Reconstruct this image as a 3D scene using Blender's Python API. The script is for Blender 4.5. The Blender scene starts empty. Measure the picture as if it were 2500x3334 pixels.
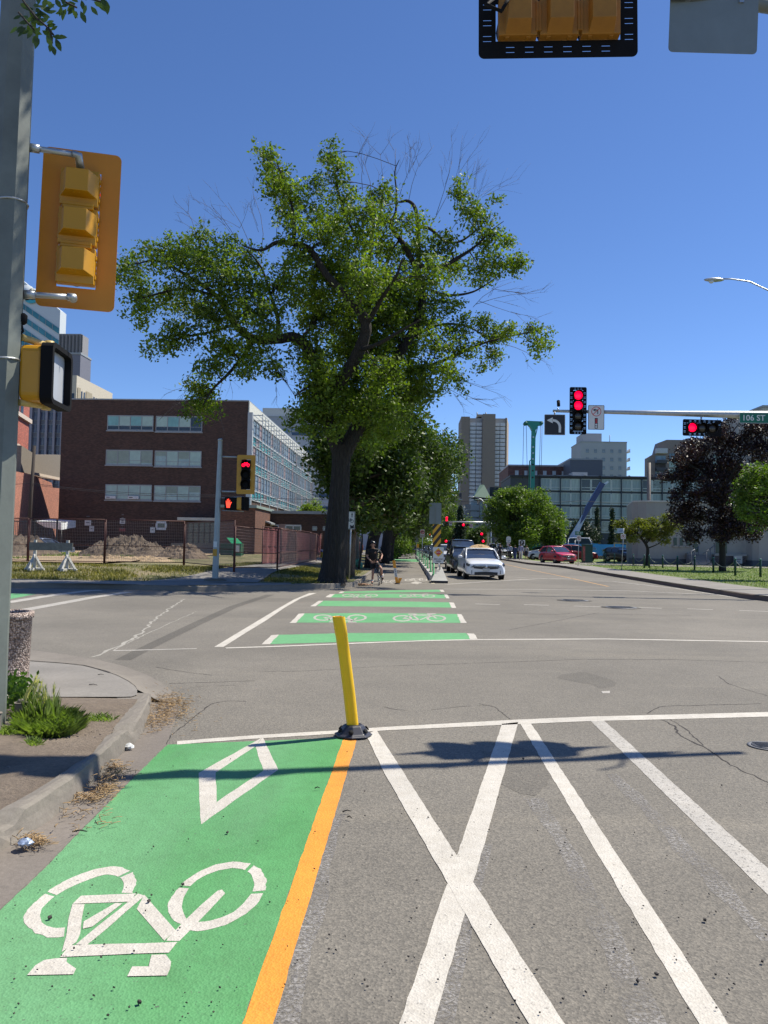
import bpy, math, random
import numpy as np
from mathutils import Vector, Matrix
random.seed(7); RNG = np.random.default_rng(7)
R = math.radians
sc = bpy.context.scene
COL = sc.collection
# ------------------------------------------------------------------ camera
IW, IH, FPX = 2500.0, 3334.0, 2550.0
CAM = Vector((0, 0, 1.5))
YAW, PITCH, ROLL = R(2.02), R(2.43), R(1.0)
CR = (Matrix.Rotation(YAW, 4, 'Z') @ Matrix.Rotation(R(90) + PITCH, 4, 'X') @ Matrix.Rotation(ROLL, 4, 'Z'))
cd = bpy.data.cameras.new('camera'); co = bpy.data.objects.new('camera', cd); COL.objects.link(co)
co.matrix_world = Matrix.Translation(CAM) @ CR
cd.sensor_fit = 'VERTICAL'; cd.sensor_height = 36; cd.sensor_width = 27; cd.lens = 36 * FPX / IH
cd.clip_start = 0.05; cd.clip_end = 4000
sc.camera = co
# ------------------------------------------------------------------ light
SUNV = Vector((0.620, 0.302, 1.0)).normalized()
SEL = math.asin(SUNV.z); SAZ = math.atan2(SUNV.x, SUNV.y)
wd = bpy.data.worlds.new("World"); sc.world = wd; wd.use_nodes = True
wn = wd.node_tree.nodes; wl = wd.node_tree.links
sky = wn.new('ShaderNodeTexSky'); sky.sky_type = 'NISHITA'; sky.sun_disc = False
sky.sun_elevation = SEL; sky.sun_rotation = SAZ
sky.altitude = 700; sky.air_density = 0.78; sky.dust_density = 0.12; sky.ozone_density = 5.0
bg = wn['Background']; bg.inputs[1].default_value = 0.124
hs_ = wn.new('ShaderNodeHueSaturation'); hs_.inputs['Saturation'].default_value = 1.10; hs_.inputs['Hue'].default_value = .506; wl.new(sky.outputs[0], hs_.inputs['Color']); wl.new(hs_.outputs[0], bg.inputs[0])
sd = bpy.data.lights.new('sun', 'SUN'); sd.energy = 5.0; sd.angle = R(0.5); sd.color = (1.0, 0.945, 0.82)
so = bpy.data.objects.new('sun', sd); COL.objects.link(so); so.location = (30, 20, 60)
so.rotation_euler = SUNV.to_track_quat('Z', 'Y').to_euler()
sc.view_settings.view_transform = 'Standard'; sc.view_settings.look = 'None'
sc.view_settings.exposure = 0.42; sc.view_settings.gamma = 1.0
sc.render.engine = 'CYCLES'
try:
    sc.cycles.max_bounces = 6; sc.cycles.transparent_max_bounces = 16
except Exception: pass

# ------------------------------------------------------------------ pixels of the photograph -> points of the place
def ray(px, py):
    return CR.to_3x3() @ Vector(((px - IW / 2) / FPX, -(py - IH / 2) / FPX, -1.0))
def G(px, py, z=0.0):
    d = ray(px, py); t = (z - CAM.z) / d.z; return CAM + d * t
def at(px, py, Y):
    d = ray(px, py); t = (Y - CAM.y) / d.y; return CAM + d * t
def smooth(t):
    t = max(0.0, min(1.0, t)); return t * t * (3 - 2 * t)
def interp(x, xs, ys):
    return float(np.interp(x, xs, ys))

# ------------------------------------------------------------------ objects
def tag(o, label=None, cat=None, group=None, kind=None):
    if label: o['label'] = label
    if cat: o['category'] = cat
    if group: o['group'] = group
    if kind: o['kind'] = kind
    return o
def thing(name, label, cat, loc=(0, 0, 0), rz=0.0, group=None):
    o = bpy.data.objects.new(name, None); COL.objects.link(o)
    o.empty_display_size = 0.2
    o.location = loc; o.rotation_euler = (0, 0, rz)
    return tag(o, label, cat, group)
def kids(o): return [c for c in bpy.data.objects if c.parent == o]
def dup(root, loc, rz=None, label=None, scale=None, ch=None):
    r = root.copy(); COL.objects.link(r); r.location = loc
    if rz is not None: r.rotation_euler = (0, 0, rz)
    if label: r['label'] = label
    if scale: r.scale = scale if hasattr(scale, '__len__') else (scale,) * 3
    for c in kids(root):
        k = c.copy(); COL.objects.link(k); k.parent = r
        for g in kids(c):
            q = g.copy(); COL.objects.link(q); q.parent = k
    return r
def dupart(o, loc, parent=None, rz=None):
    k = o.copy(); COL.objects.link(k); k.parent = parent or o.parent; k.location = loc
    if rz is not None: k.rotation_euler = (0, 0, rz)
    for g in kids(o):
        q = g.copy(); COL.objects.link(q); q.parent = k
    return k

class MB:
    def __init__(s): s.v = []; s.f = []; s.m = []; s.s = []
    def add(s, vs, fs, m=0, sm=False):
        b = len(s.v); s.v += [tuple(v) for v in vs]
        for f in fs: s.f.append([i + b for i in f]); s.m.append(m); s.s.append(sm)
        return s
    def bx(s, x0, x1, y0, y1, z0, z1, m=0):
        return s.add([(x0,y0,z0),(x1,y0,z0),(x1,y1,z0),(x0,y1,z0),(x0,y0,z1),(x1,y0,z1),(x1,y1,z1),(x0,y1,z1)],
            [(0,3,2,1),(4,5,6,7),(0,1,5,4),(1,2,6,5),(2,3,7,6),(3,0,4,7)], m)
    def box(s, c, d, m=0, rot=None):
        hx, hy, hz = d[0]/2, d[1]/2, d[2]/2
        vs = [Vector(p) for p in [(-hx,-hy,-hz),(hx,-hy,-hz),(hx,hy,-hz),(-hx,hy,-hz),(-hx,-hy,hz),(hx,-hy,hz),(hx,hy,hz),(-hx,hy,hz)]]
        if rot is not None: vs = [rot @ v for v in vs]
        c = Vector(c)
        return s.add([v + c for v in vs], [(0,3,2,1),(4,5,6,7),(0,1,5,4),(1,2,6,5),(2,3,7,6),(3,0,4,7)], m)
    def tube(s, pts, rad, n=8, m=0, cap=True, sm=True, flat=1.0):
        pts = [Vector(p) for p in pts]
        if not hasattr(rad, '__len__'): rad = [rad] * len(pts)
        vs = []; fs = []; prev = None
        for i, p in enumerate(pts):
            t = (pts[min(i+1, len(pts)-1)] - pts[max(i-1, 0)])
            if t.length < 1e-9: t = Vector((0, 0, 1))
            t.normalize()
            if prev is None:
                a = Vector((0, 0, 1)) if abs(t.z) < .9 else Vector((1, 0, 0))
                u = t.cross(a).normalized()
            else:
                u = (prev - t * prev.dot(t))
                u = u.normalized() if u.length > 1e-6 else t.orthogonal().normalized()
            prev = u; w = t.cross(u)
            for k in range(n):
                a = 2 * math.pi * k / n
                vs.append(p + (u * math.cos(a) + w * math.sin(a) * flat) * rad[i])
        for i in range(len(pts) - 1):
            for k in range(n):
                a = i*n + k; b = i*n + (k+1) % n
                fs.append((a, b, b + n, a + n))
        s.add(vs, fs, m, sm)
        if cap:
            b = len(s.v) - len(vs)
            s.f.append([b + k for k in range(n)][::-1]); s.m.append(m); s.s.append(False)
            s.f.append([b + (len(pts)-1)*n + k for k in range(n)]); s.m.append(m); s.s.append(False)
        return s
    def lathe(s, prof, c=(0,0,0), n=16, m=0, sm=True, axis='z', cap=True):
        vs = []; fs = []
        for r, z in prof:
            for k in range(n):
                a = 2*math.pi*k/n; x, y = r*math.cos(a), r*math.sin(a)
                p = (x, y, z) if axis == 'z' else ((x, z, y) if axis == 'y' else (z, x, y))
                vs.append((p[0]+c[0], p[1]+c[1], p[2]+c[2]))
        for i in range(len(prof)-1):
            for k in range(n):
                a = i*n+k; b = i*n+(k+1) % n; fs.append((a, b, b+n, a+n))
        if cap:
            fs.append(tuple(range(n))[::-1]); fs.append(tuple((len(prof)-1)*n + k for k in range(n)))
        return s.add(vs, fs, m, sm)
    def prism(s, poly, y0, y1, m=0, plane='xz', o=(0,0,0)):
        n = len(poly); vs = []
        for y in (y0, y1):
            for a, b in poly:
                p = (a, y, b) if plane == 'xz' else ((y, a, b) if plane == 'yz' else (a, b, y))
                vs.append((p[0]+o[0], p[1]+o[1], p[2]+o[2]))
        fs = [tuple(range(n)), tuple(range(n, 2*n))[::-1]]
        for k in range(n): fs.append((k, (k+1) % n, (k+1) % n + n, k + n))
        return s.add(vs, fs, m)
    def quad(s, a, b, c, d, m=0): return s.add([a, b, c, d], [(0, 1, 2, 3)], m)
    def build(s, name, mats, parent=None, loc=None, rot=None, bevel=0, sub=0, rz=None, fixn=False):
        me = bpy.data.meshes.new(name); me.from_pydata(s.v, [], s.f)
        if not isinstance(mats, (list, tuple)): mats = [mats]
        for mt in mats: me.materials.append(mt)
        me.polygons.foreach_set('material_index', s.m); me.polygons.foreach_set('use_smooth', s.s)
        me.update()
        if fixn:
            import bmesh
            bm = bmesh.new(); bm.from_mesh(me); bmesh.ops.recalc_face_normals(bm, faces=bm.faces); bm.to_mesh(me); bm.free()
        o = bpy.data.objects.new(name, me); COL.objects.link(o)
        if parent is not None: o.parent = parent
        if loc is not None: o.location = loc
        if rot is not None: o.rotation_euler = rot
        if rz is not None: o.rotation_euler = (0, 0, rz)
        if bevel:
            b = o.modifiers.new('bevel', 'BEVEL'); b.width = bevel; b.segments = 2; b.limit_method = 'ANGLE'
        if sub:
            b = o.modifiers.new('sub', 'SUBSURF'); b.levels = sub; b.render_levels = sub
        return o
def rrect(w, h, r, n=4, cx=0, cy=0):
    out = []
    for sx, sy, a0 in ((1,1,0),(-1,1,90),(-1,-1,180),(1,-1,270)):
        for k in range(n+1):
            a = R(a0 + 90*k/n); out.append((cx + sx*(w/2-r) + r*math.cos(a), cy + sy*(h/2-r) + r*math.sin(a)))
    return out
def text_part(txt, size, m, parent, loc, rot, ext=0.002, name='lettering', sx=1.0, align='CENTER'):
    cu = bpy.data.curves.new('t', 'FONT'); cu.body = txt; cu.size = size; cu.extrude = ext
    cu.align_x = align; cu.align_y = 'CENTER'; cu.resolution_u = 3; cu.offset = size * 0.012
    to = bpy.data.objects.new('t', cu); COL.objects.link(to)
    dg = bpy.context.evaluated_depsgraph_get()
    me = bpy.data.meshes.new_from_object(to.evaluated_get(dg)); bpy.data.objects.remove(to)
    me.materials.clear(); me.materials.append(m)
    o = bpy.data.objects.new(name, me); COL.objects.link(o); o.parent = parent
    o.location = loc; o.rotation_euler = rot; o.scale = (sx, 1, 1)
    return o
FRONT = (R(90), 0, 0)     # text standing up, read from -Y

# ------------------------------------------------------------------ materials
MC = {}
def N(nt, t, **kw):
    n = nt.nodes.new(t)
    for k, v in kw.items():
        if hasattr(n, k): setattr(n, k, v)
        else: n.inputs[k].default_value = v
    return n
def newmat(name):
    m = bpy.data.materials.new(name); m.use_nodes = True
    return m, m.node_tree, m.node_tree.nodes['Principled BSDF'], m.node_tree.links
def c4(c): return (c[0], c[1], c[2], 1)
def M(name, col=None, rough=0.6, metal=0.0, var=0.12, scale=4.0, bump=0.0, bscale=60.0, spec=None, coat=0.0, stretch=None):
    if name in MC: return MC[name]
    m, nt, p, L = newmat(name)
    p.inputs['Roughness'].default_value = rough; p.inputs['Metallic'].default_value = metal
    if spec is not None: p.inputs['Specular IOR Level'].default_value = spec
    if coat: p.inputs['Coat Weight'].default_value = coat; p.inputs['Coat Roughness'].default_value = .05
    tc = N(nt, 'ShaderNodeTexCoord'); src = tc.outputs['Object']
    if stretch:
        mp = N(nt, 'ShaderNodeMapping'); mp.inputs['Scale'].default_value = stretch; L.new(src, mp.inputs[0]); src = mp.outputs[0]
    if var > 0:
        nz = N(nt, 'ShaderNodeTexNoise', **{'Scale': scale, 'Detail': 6.0, 'Roughness': .65}); L.new(src, nz.inputs['Vector'])
        rp = N(nt, 'ShaderNodeValToRGB'); e = rp.color_ramp.elements
        e[0].position = .3; e[1].position = .7
        e[0].color = c4([max(0, x*(1-var)) for x in col]); e[1].color = c4([min(1, x*(1+var)) for x in col])
        L.new(nz.outputs[0], rp.inputs[0]); L.new(rp.outputs[0], p.inputs['Base Color'])
    else: p.inputs['Base Color'].default_value = c4(col)
    if bump:
        n2 = N(nt, 'ShaderNodeTexNoise', **{'Scale': bscale, 'Detail': 4.0}); L.new(src, n2.inputs['Vector'])
        b = N(nt, 'ShaderNodeBump', **{'Strength': bump, 'Distance': .02}); L.new(n2.outputs[0], b.inputs['Height']); L.new(b.outputs[0], p.inputs['Normal'])
    MC[name] = m; return m
def Emit(name, col, st=2.0):
    if name in MC: return MC[name]
    m, nt, p, L = newmat(name)
    p.inputs['Base Color'].default_value = c4(col); p.inputs['Emission Color'].default_value = c4(col)
    p.inputs['Emission Strength'].default_value = st; p.inputs['Roughness'].default_value = .3
    MC[name] = m; return m
def mathn(nt, L, op, a, b=None, c=None):
    n = nt.nodes.new('ShaderNodeMath'); n.operation = op
    for i, x in enumerate((a, b, c)):
        if x is None: continue
        if isinstance(x, (int, float)): n.inputs[i].default_value = x
        else: L.new(x, n.inputs[i])
    return n.outputs[0]
def mixc(nt, L, f, a, b, mode='MIX'):
    n = nt.nodes.new('ShaderNodeMix'); n.data_type = 'RGBA'; n.blend_type = mode
    for sock, x in ((n.inputs[0], f), (n.inputs[6], a), (n.inputs[7], b)):
        if isinstance(x, (int, float)): sock.default_value = x
        elif isinstance(x, (tuple, list)): sock.default_value = c4(x)
        else: L.new(x, sock)
    return n.outputs[2]
def noise(nt, L, src, scale, detail=4.0, rough=.6, dist=0.0):
    n = N(nt, 'ShaderNodeTexNoise', **{'Scale': scale, 'Detail': detail, 'Roughness': rough, 'Distortion': dist})
    L.new(src, n.inputs['Vector']); return n.outputs[0]
def ramp(nt, L, src, p0, p1, c0=(0,0,0), c1=(1,1,1)):
    r = N(nt, 'ShaderNodeValToRGB'); e = r.color_ramp.elements
    e[0].position = p0; e[1].position = p1; e[0].color = c4(c0); e[1].color = c4(c1)
    L.new(src, r.inputs[0]); return r.outputs[0]
def bumpn(nt, L, h, p, st, dist):
    b = N(nt, 'ShaderNodeBump', **{'Strength': st, 'Distance': dist}); L.new(h, b.inputs['Height']); L.new(b.outputs[0], p.inputs['Normal'])

def asphalt_mat(name, base=(.192,.176,.150), dark=1.0):
    m, nt, p, L = newmat(name)
    tc = N(nt, 'ShaderNodeTexCoord'); s = tc.outputs['Object']
    base = [b*dark for b in base]
    big = noise(nt, L, s, .22, 4, .6, .6)
    c = ramp(nt, L, big, .32, .70, [b*.82 for b in base], [b*1.18 for b in base])
    mid = noise(nt, L, s, 2.3, 6, .7)
    c = mixc(nt, L, .55, c, ramp(nt, L, mid, .25, .75, (.72,.71,.70), (1.0,.99,.97)), 'MULTIPLY')
    mp = N(nt, 'ShaderNodeMapping'); mp.inputs['Scale'].default_value = (.16, 1.6, 1); mp.inputs['Rotation'].default_value = (0, 0, R(-8)); L.new(s, mp.inputs[0])
    st = noise(nt, L, mp.outputs[0], .8, 5, .6)
    c = mixc(nt, L, ramp(nt, L, st, .55, .8, (0,0,0), (.5,.5,.5)), c, [b*1.35 for b in (base[0]*1.03, base[1], base[2]*.93)])
    v = N(nt, 'ShaderNodeTexVoronoi', **{'Scale': 105.0}); L.new(s, v.inputs['Vector'])
    g = ramp(nt, L, v.outputs['Color'], .12, .9, (.42,.42,.43), (1.5,1.46,1.40))
    c = mixc(nt, L, .5, c, g, 'MULTIPLY')
    f = noise(nt, L, s, 46, 4, .8)
    c = mixc(nt, L, .45, c, ramp(nt, L, f, .33, .66, (.52,.52,.53), (1.28,1.27,1.25)), 'MULTIPLY')
    L.new(c, p.inputs['Base Color']); p.inputs['Roughness'].default_value = .88
    h = mathn(nt, L, 'ADD', v.outputs['Distance'], mathn(nt, L, 'MULTIPLY', f, 1.2))
    bumpn(nt, L, h, p, .40, .007)
    return m
def paint_mat(name, col, wear=.36, wearcol=(.15,.14,.13), spot=True, fade=None):
    m, nt, p, L = newmat(name)
    tc = N(nt, 'ShaderNodeTexCoord'); s = tc.outputs['Object']
    big = noise(nt, L, s, 1.1, 5, .65)
    c = ramp(nt, L, big, .3, .7, [x*.86 for x in col], [min(1, x*1.08) for x in col])
    if fade:
        mp = N(nt, 'ShaderNodeMapping'); mp.inputs['Scale'].default_value = (1.0, .35, 1); L.new(s, mp.inputs[0])
        c = mixc(nt, L, ramp(nt, L, noise(nt, L, mp.outputs[0], .55, 3, .5), .42, .62, (0,0,0), (.6,.6,.6)), c, fade)
    f = noise(nt, L, s, 42, 5, .75)
    c = mixc(nt, L, ramp(nt, L, f, wear - .05, wear, (1,1,1), (0,0,0)), c, wearcol)
    f2 = noise(nt, L, s, 9, 5, .7)
    c = mixc(nt, L, .6, c, ramp(nt, L, f2, .3, .6, (.76,.74,.70), (1,1,1)), 'MULTIPLY')
    mp2 = N(nt, 'ShaderNodeMapping'); mp2.inputs['Scale'].default_value = (2.4, .35, 1); L.new(s, mp2.inputs[0])
    c = mixc(nt, L, ramp(nt, L, noise(nt, L, mp2.outputs[0], 1.1, 6, .7), .52, .74, (0,0,0), (.42,.42,.42)), c, [x*.5+.06 for x in col])
    v = N(nt, 'ShaderNodeTexVoronoi', **{'Scale': 105.0}); L.new(s, v.inputs['Vector'])
    c = mixc(nt, L, .35, c, ramp(nt, L, v.outputs['Color'], .1, .8, (.70,.70,.70), (1.1,1.1,1.1)), 'MULTIPLY')
    L.new(c, p.inputs['Base Color']); p.inputs['Roughness'].default_value = .7
    bumpn(nt, L, mathn(nt, L, 'ADD', v.outputs['Distance'], f), p, .35, .006)
    return m
def concrete_mat(name, col, joint=None):
    m, nt, p, L = newmat(name)
    tc = N(nt, 'ShaderNodeTexCoord'); s = tc.outputs['Object']
    c = ramp(nt, L, noise(nt, L, s, .9, 7, .7), .3, .72, [x*.78 for x in col], [min(1, x*1.14) for x in col])
    c = mixc(nt, L, .6, c, ramp(nt, L, noise(nt, L, s, 34, 5, .8), .3, .66, (.66,.65,.63), (1.12,1.12,1.12)), 'MULTIPLY')
    f2 = noise(nt, L, s, 6, 6, .75)
    c = mixc(nt, L, ramp(nt, L, f2, .60, .72, (0,0,0), (.55,.55,.55)), c, [x*.62 for x in col])
    L.new(c, p.inputs['Base Color']); p.inputs['Roughness'].default_value = .85
    bumpn(nt, L, noise(nt, L, s, 40, 6, .8), p, .35, .01)
    return m
def brick_mat(name, col, mortar=(.2,.19,.18), sx=.24, sz=.085, var=.35, mix=.012):
    m, nt, p, L = newmat(name)
    tc = N(nt, 'ShaderNodeTexCoord'); sp = N(nt, 'ShaderNodeSeparateXYZ'); L.new(tc.outputs['Object'], sp.inputs[0])
    cb = N(nt, 'ShaderNodeCombineXYZ'); L.new(mathn(nt, L, 'ADD', sp.outputs[0], sp.outputs[1]), cb.inputs[0]); L.new(sp.outputs[2], cb.inputs[1])
    b = N(nt, 'ShaderNodeTexBrick'); b.inputs['Scale'].default_value = 1.0
    b.inputs['Brick Width'].default_value = sx; b.inputs['Row Height'].default_value = sz; b.inputs['Mortar Size'].default_value = mix
    b.inputs['Color1'].default_value = c4([x*(1-var) for x in col]); b.inputs['Color2'].default_value = c4([x*(1+var) for x in col]); b.inputs['Mortar'].default_value = c4(mortar)
    L.new(cb.outputs[0], b.inputs['Vector'])
    c = mixc(nt, L, .7, b.outputs[0], ramp(nt, L, noise(nt, L, tc.outputs['Object'], .5, 6, .7), .3, .7, (.72,.72,.72), (1.12,1.1,1.08)), 'MULTIPLY')
    L.new(c, p.inputs['Base Color']); p.inputs['Roughness'].default_value = .85
    return m
def leaf_mat(name, col, trans=.35, sc2=.7, rough=.55, hi=1.5):
    m, nt, p, L = newmat(name)
    tc = N(nt, 'ShaderNodeTexCoord'); s = tc.outputs['Object']
    c = ramp(nt, L, noise(nt, L, s, sc2, 4, .6), .3, .7, [x*.62 for x in col], [x*hi for x in (col[0]*1.15, col[1], col[2]*.85)])
    c = mixc(nt, L, .8, c, ramp(nt, L, noise(nt, L, s, 11, 3, .6), .3, .7, (.6,.66,.6), (1.3,1.25,1.15)), 'MULTIPLY')
    ge = nt.nodes.new('ShaderNodeNewGeometry'); c = mixc(nt, L, 1.0, c, ramp(nt, L, ge.outputs['Random Per Island'], 0.0, 1.0, (.55,.62,.5), (1.45,1.36,1.25)), 'MULTIPLY')
    L.new(c, p.inputs['Base Color']); p.inputs['Roughness'].default_value = rough
    tr = N(nt, 'ShaderNodeBsdfTranslucent'); L.new(mixc(nt, L, 1.0, c, (1.35, 1.5, .55), 'MULTIPLY'), tr.inputs[0])
    mx = N(nt, 'ShaderNodeMixShader'); mx.inputs[0].default_value = trans
    L.new(p.outputs[0], mx.inputs[1]); L.new(tr.outputs[0], mx.inputs[2])
    L.new(mx.outputs[0], nt.nodes['Material Output'].inputs[0])
    return m
def glass_mat(name, col, rough=.08, var=.3, scale=.6, metal=0.0, spec=.5):
    return M(name, col, rough, metal, var, scale, spec=spec)
def bark_mat(name, col):
    m, nt, p, L = newmat(name)
    tc = N(nt, 'ShaderNodeTexCoord'); mp = N(nt, 'ShaderNodeMapping'); mp.inputs['Scale'].default_value = (1, 1, .13)
    L.new(tc.outputs['Object'], mp.inputs[0])
    v = N(nt, 'ShaderNodeTexVoronoi', **{'Scale': 13.0}); v.feature = 'F1'; L.new(mp.outputs[0], v.inputs['Vector'])
    n = noise(nt, L, mp.outputs[0], 22, 6, .75, .8)
    h = mathn(nt, L, 'ADD', mathn(nt, L, 'MULTIPLY', v.outputs['Distance'], -1.2), mathn(nt, L, 'MULTIPLY', n, .9))
    L.new(ramp(nt, L, n, .32, .68, [x*.35 for x in col], [x*1.6 for x in col]), p.inputs['Base Color'])
    p.inputs['Roughness'].default_value = .95
    bumpn(nt, L, h, p, 1.0, .09)
    return m

# ------------------------------------------------------------------ ground shapes
def sub_edge(pts, step, jit, closed=True):
    out = []; n = len(pts)
    for i in range(n if closed else n-1):
        a = Vector(pts[i]); b = Vector(pts[(i+1) % n]); L = (b-a).length; k = max(1, int(L/step))
        d = (b-a); nn = Vector((-d.y, d.x, 0)); nn = nn.normalized() if nn.length > 0 else nn
        for j in range(k):
            q = a + d*(j/k)
            if j > 0 or jit: q = q + nn*random.uniform(-jit, jit)
            out.append(q)
    if not closed: out.append(Vector(pts[-1]))
    return out
def thin(z): return .0012 + (z-.003)*.16
def ground_poly(name, pts, m, z=.004, step=.25, jit=.004, label=None, kind='structure', world=False, cat=None):
    z = thin(z)
    P = [Vector((p[0], p[1], z)) for p in pts] if world else [G(p[0], p[1], z) for p in pts]
    P = sub_edge(P, step, jit)
    mb = MB(); mb.add([(p.x, p.y, z) for p in P], [tuple(range(len(P)))])
    o = mb.build(name, m); tag(o, label, cat, None, kind); 
    if o.data.polygons[0].normal.z < 0: o.data.flip_normals()
    return o
def resample(P, n):
    P = [Vector(p) for p in P]; d = [0]
    for i in range(1, len(P)): d.append(d[-1] + (P[i]-P[i-1]).length)
    return [Vector([interp(d[-1]*k/(n-1), d, [p[j] for p in P]) for j in range(3)]) for k in range(n)]
def ext(P, frac=.0, dist=0.0):
    P = list(P); d = (P[-1]-P[-2]).normalized(); return P + [P[-1] + d*dist]
def ribbon(name, A, B, m, z=.008, n=None, jit=.004, label=None, px=True, kind='structure', extend=0, closed=False, hf=None):
    if not hf: z = thin(z)
    if px: A = [G(p[0], p[1], z) for p in A]; B = [G(p[0], p[1], z) for p in B]
    if extend: A = ext(A, dist=extend); B = ext(B, dist=extend)
    if closed: A = A + [A[0]]; B = B + [B[0]]
    n = n or max(6, int(sum((Vector(A[i+1])-Vector(A[i])).length for i in range(len(A)-1)) / .07))
    n = min(n, 200)
    A = resample(A, n); B = resample(B, n); mb = MB(); vs = []
    if jit < .008: jit *= .5
    for i in range(n):
        a = A[i]; b = B[i]; d = (b-a).normalized() if (b-a).length else Vector((1,0,0))
        a = a + d*random.uniform(-jit, jit); b = b + d*random.uniform(-jit, jit)
        vs += [(a.x, a.y, (hf(a.x, a.y) if hf else 0) + z), (b.x, b.y, (hf(b.x, b.y) if hf else 0) + z)]
    mb.add(vs, [(2*i, 2*i+1, 2*i+3, 2*i+2) for i in range(n-1)])
    o = mb.build(name, m)
    if o.data.polygons[n//2].normal.z < 0: o.data.flip_normals()
    tag(o, label, None, None, kind); return o
def line(name, P, w, m, z=.008, px=True, jit=.004, wig=0.0, **k):
    """a painted line or a crack of width w metres along pixel points"""
    if px: P = [G(p[0], p[1], z) for p in P]
    n = min(200, max(4, int(sum((Vector(P[i+1])-Vector(P[i])).length for i in range(len(P)-1)) / k.pop('step', .2))))
    P = resample(P, n); A = []; B = []
    for i, p in enumerate(P):
        d = P[min(i+1, n-1)] - P[max(i-1, 0)]; nn = Vector((-d.y, d.x, 0)).normalized()
        ww = w if not callable(w) else w(i/(n-1)); off = nn*random.uniform(-wig, wig)
        A.append(p + nn*ww/2 + off); B.append(p - nn*ww/2 + off)
    return ribbon(name, A, B, m, z, n, jit, px=False, **k)
# ================================================================== GROUND
ASPH = asphalt_mat('asphalt'); ASPH_D = asphalt_mat('asphalt_dark', dark=.62); TAR = asphalt_mat('asphalt_tar', dark=.55)
WHITE = paint_mat('white_road_paint', (.57,.53,.465), .38)
WHITE2 = paint_mat('worn_white_paint', (.46,.43,.385), .44)
GREEN = paint_mat('green_lane_paint', (.082,.295,.092), .38, (.09,.12,.08), fade=(.17,.37,.19))
GREEN2 = paint_mat('green_crossing_paint', (.12,.37,.15), .36, (.12,.15,.11), fade=(.15,.38,.18))
ORANGE = paint_mat('orange_line_paint', (.78,.30,.03), .35, (.3,.16,.08))
YELL = paint_mat('yellow_line_paint', (.62,.33,.08), .5)
CONC = concrete_mat('pavement_concrete', (.245,.225,.20)); KERB = concrete_mat('kerb_concrete', (.215,.19,.16))
CONCS = concrete_mat('sidewalk_grey', (.225,.21,.19))
DIRT = None
def dirt_mat(name, col, col2):
    m, nt, p, L = newmat(name); tc = N(nt, 'ShaderNodeTexCoord'); s = tc.outputs['Object']
    c = ramp(nt, L, noise(nt, L, s, 1.2, 7, .75), .32, .68, col2, col)
    c = mixc(nt, L, .7, c, ramp(nt, L, noise(nt, L, s, 30, 6, .8), .3, .7, (.55,.54,.52), (1.25,1.22,1.2)), 'MULTIPLY')
    L.new(c, p.inputs['Base Color']); p.inputs['Roughness'].default_value = .95
    bumpn(nt, L, noise(nt, L, s, 18, 8, .8), p, .8, .04); return m
DIRT = dirt_mat('dirt', (.28,.225,.17), (.15,.115,.085))
LOTD = dirt_mat('lot_earth', (.46,.34,.21), (.27,.20,.13))
def grass_ground(name, g, d):
    m, nt, p, L = newmat(name); tc = N(nt, 'ShaderNodeTexCoord'); s = tc.outputs['Object']
    c = mixc(nt, L, ramp(nt, L, noise(nt, L, s, .8, 6, .7), .42, .62), g, d)
    c = mixc(nt, L, .8, c, ramp(nt, L, noise(nt, L, s, 14, 6, .8), .3, .7, (.5,.52,.5), (1.3,1.3,1.2)), 'MULTIPLY')
    L.new(c, p.inputs['Base Color']); p.inputs['Roughness'].default_value = .95
    bumpn(nt, L, noise(nt, L, s, 25, 8, .8), p, 1.0, .08); return m
VERGE = grass_ground('verge_grass', (.15,.155,.055), (.34,.27,.165))
LAWN = grass_ground('lawn', (.13,.20,.045), (.20,.22,.075))
# base ground and road
mb = MB(); mb.add([(-900,-60,-.03),(900,-60,-.03),(900,1600,-.03),(-900,1600,-.03)], [(0,1,2,3)])
tag(mb.build('ground', M('distant_ground', (.17,.16,.12), .95)), kind='structure')
mb = MB(); mb.add([(-160,-20,0),(160,-20,0),(160,450,0),(-160,450,0)], [(0,1,2,3)])
tag(mb.build('road', ASPH), kind='structure')

# ---- far left block: kerb line, gently rising ground
KX = [-160, -30, -15, -10, -6, -4.2, -3.0, -2.25]
KPX = [(25,1914),(350,1917),(650,1927),(1000,1918),(1084,1916),(1136,1913),(1164,1909)]
kp = [G(*p) for p in KPX]
kxs = [-160] + [p.x for p in kp]; kys = [kp[0].y + .5] + [p.y for p in kp]
XE = kp[-1].x
def Yk(x): return interp(x, kxs, kys)
def Xk(y): return interp(y, [kp[-1].y, 43, 118, 160], [XE, -1.95, -2.2, -2.2])
def hz(x, y):
    """height of the far left block"""
    f = smooth((-x - 3.2) / 4.0)
    return .15 + .30 * f * smooth((y - 26.5) / 6.0)
offs = [0, .15, .6, 1.2, 2, 3, 4, 5, 6, 7, 9, 12, 16, 22, 30, 45, 60, 80, 100, 130]
us = [0, .3, .5, .62, .7, .76, .8, .84, .87, .9, .92, .94, .955, .97, .98, .99, 1.0]
mb = MB(); vs = []
for j, of in enumerate(offs):
    for i, u in enumerate(us):
        xe = Xk(kys[-1] + of); x = -160 + (xe + 160) * u; y = Yk(x if x < XE else XE) + of
        if i == len(us)-1: y = kys[-1] + of
        vs.append((x, y, hz(x, y)))
nu = len(us)
fs = [(j*nu+i, j*nu+i+1, (j+1)*nu+i+1, (j+1)*nu+i) for j in range(len(offs)-1) for i in range(nu-1)]
mb.add(vs, fs, 0, True)
tag(mb.build('verge_ground', VERGE), 'patchy grass and earth of the far left block', kind='structure')
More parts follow.
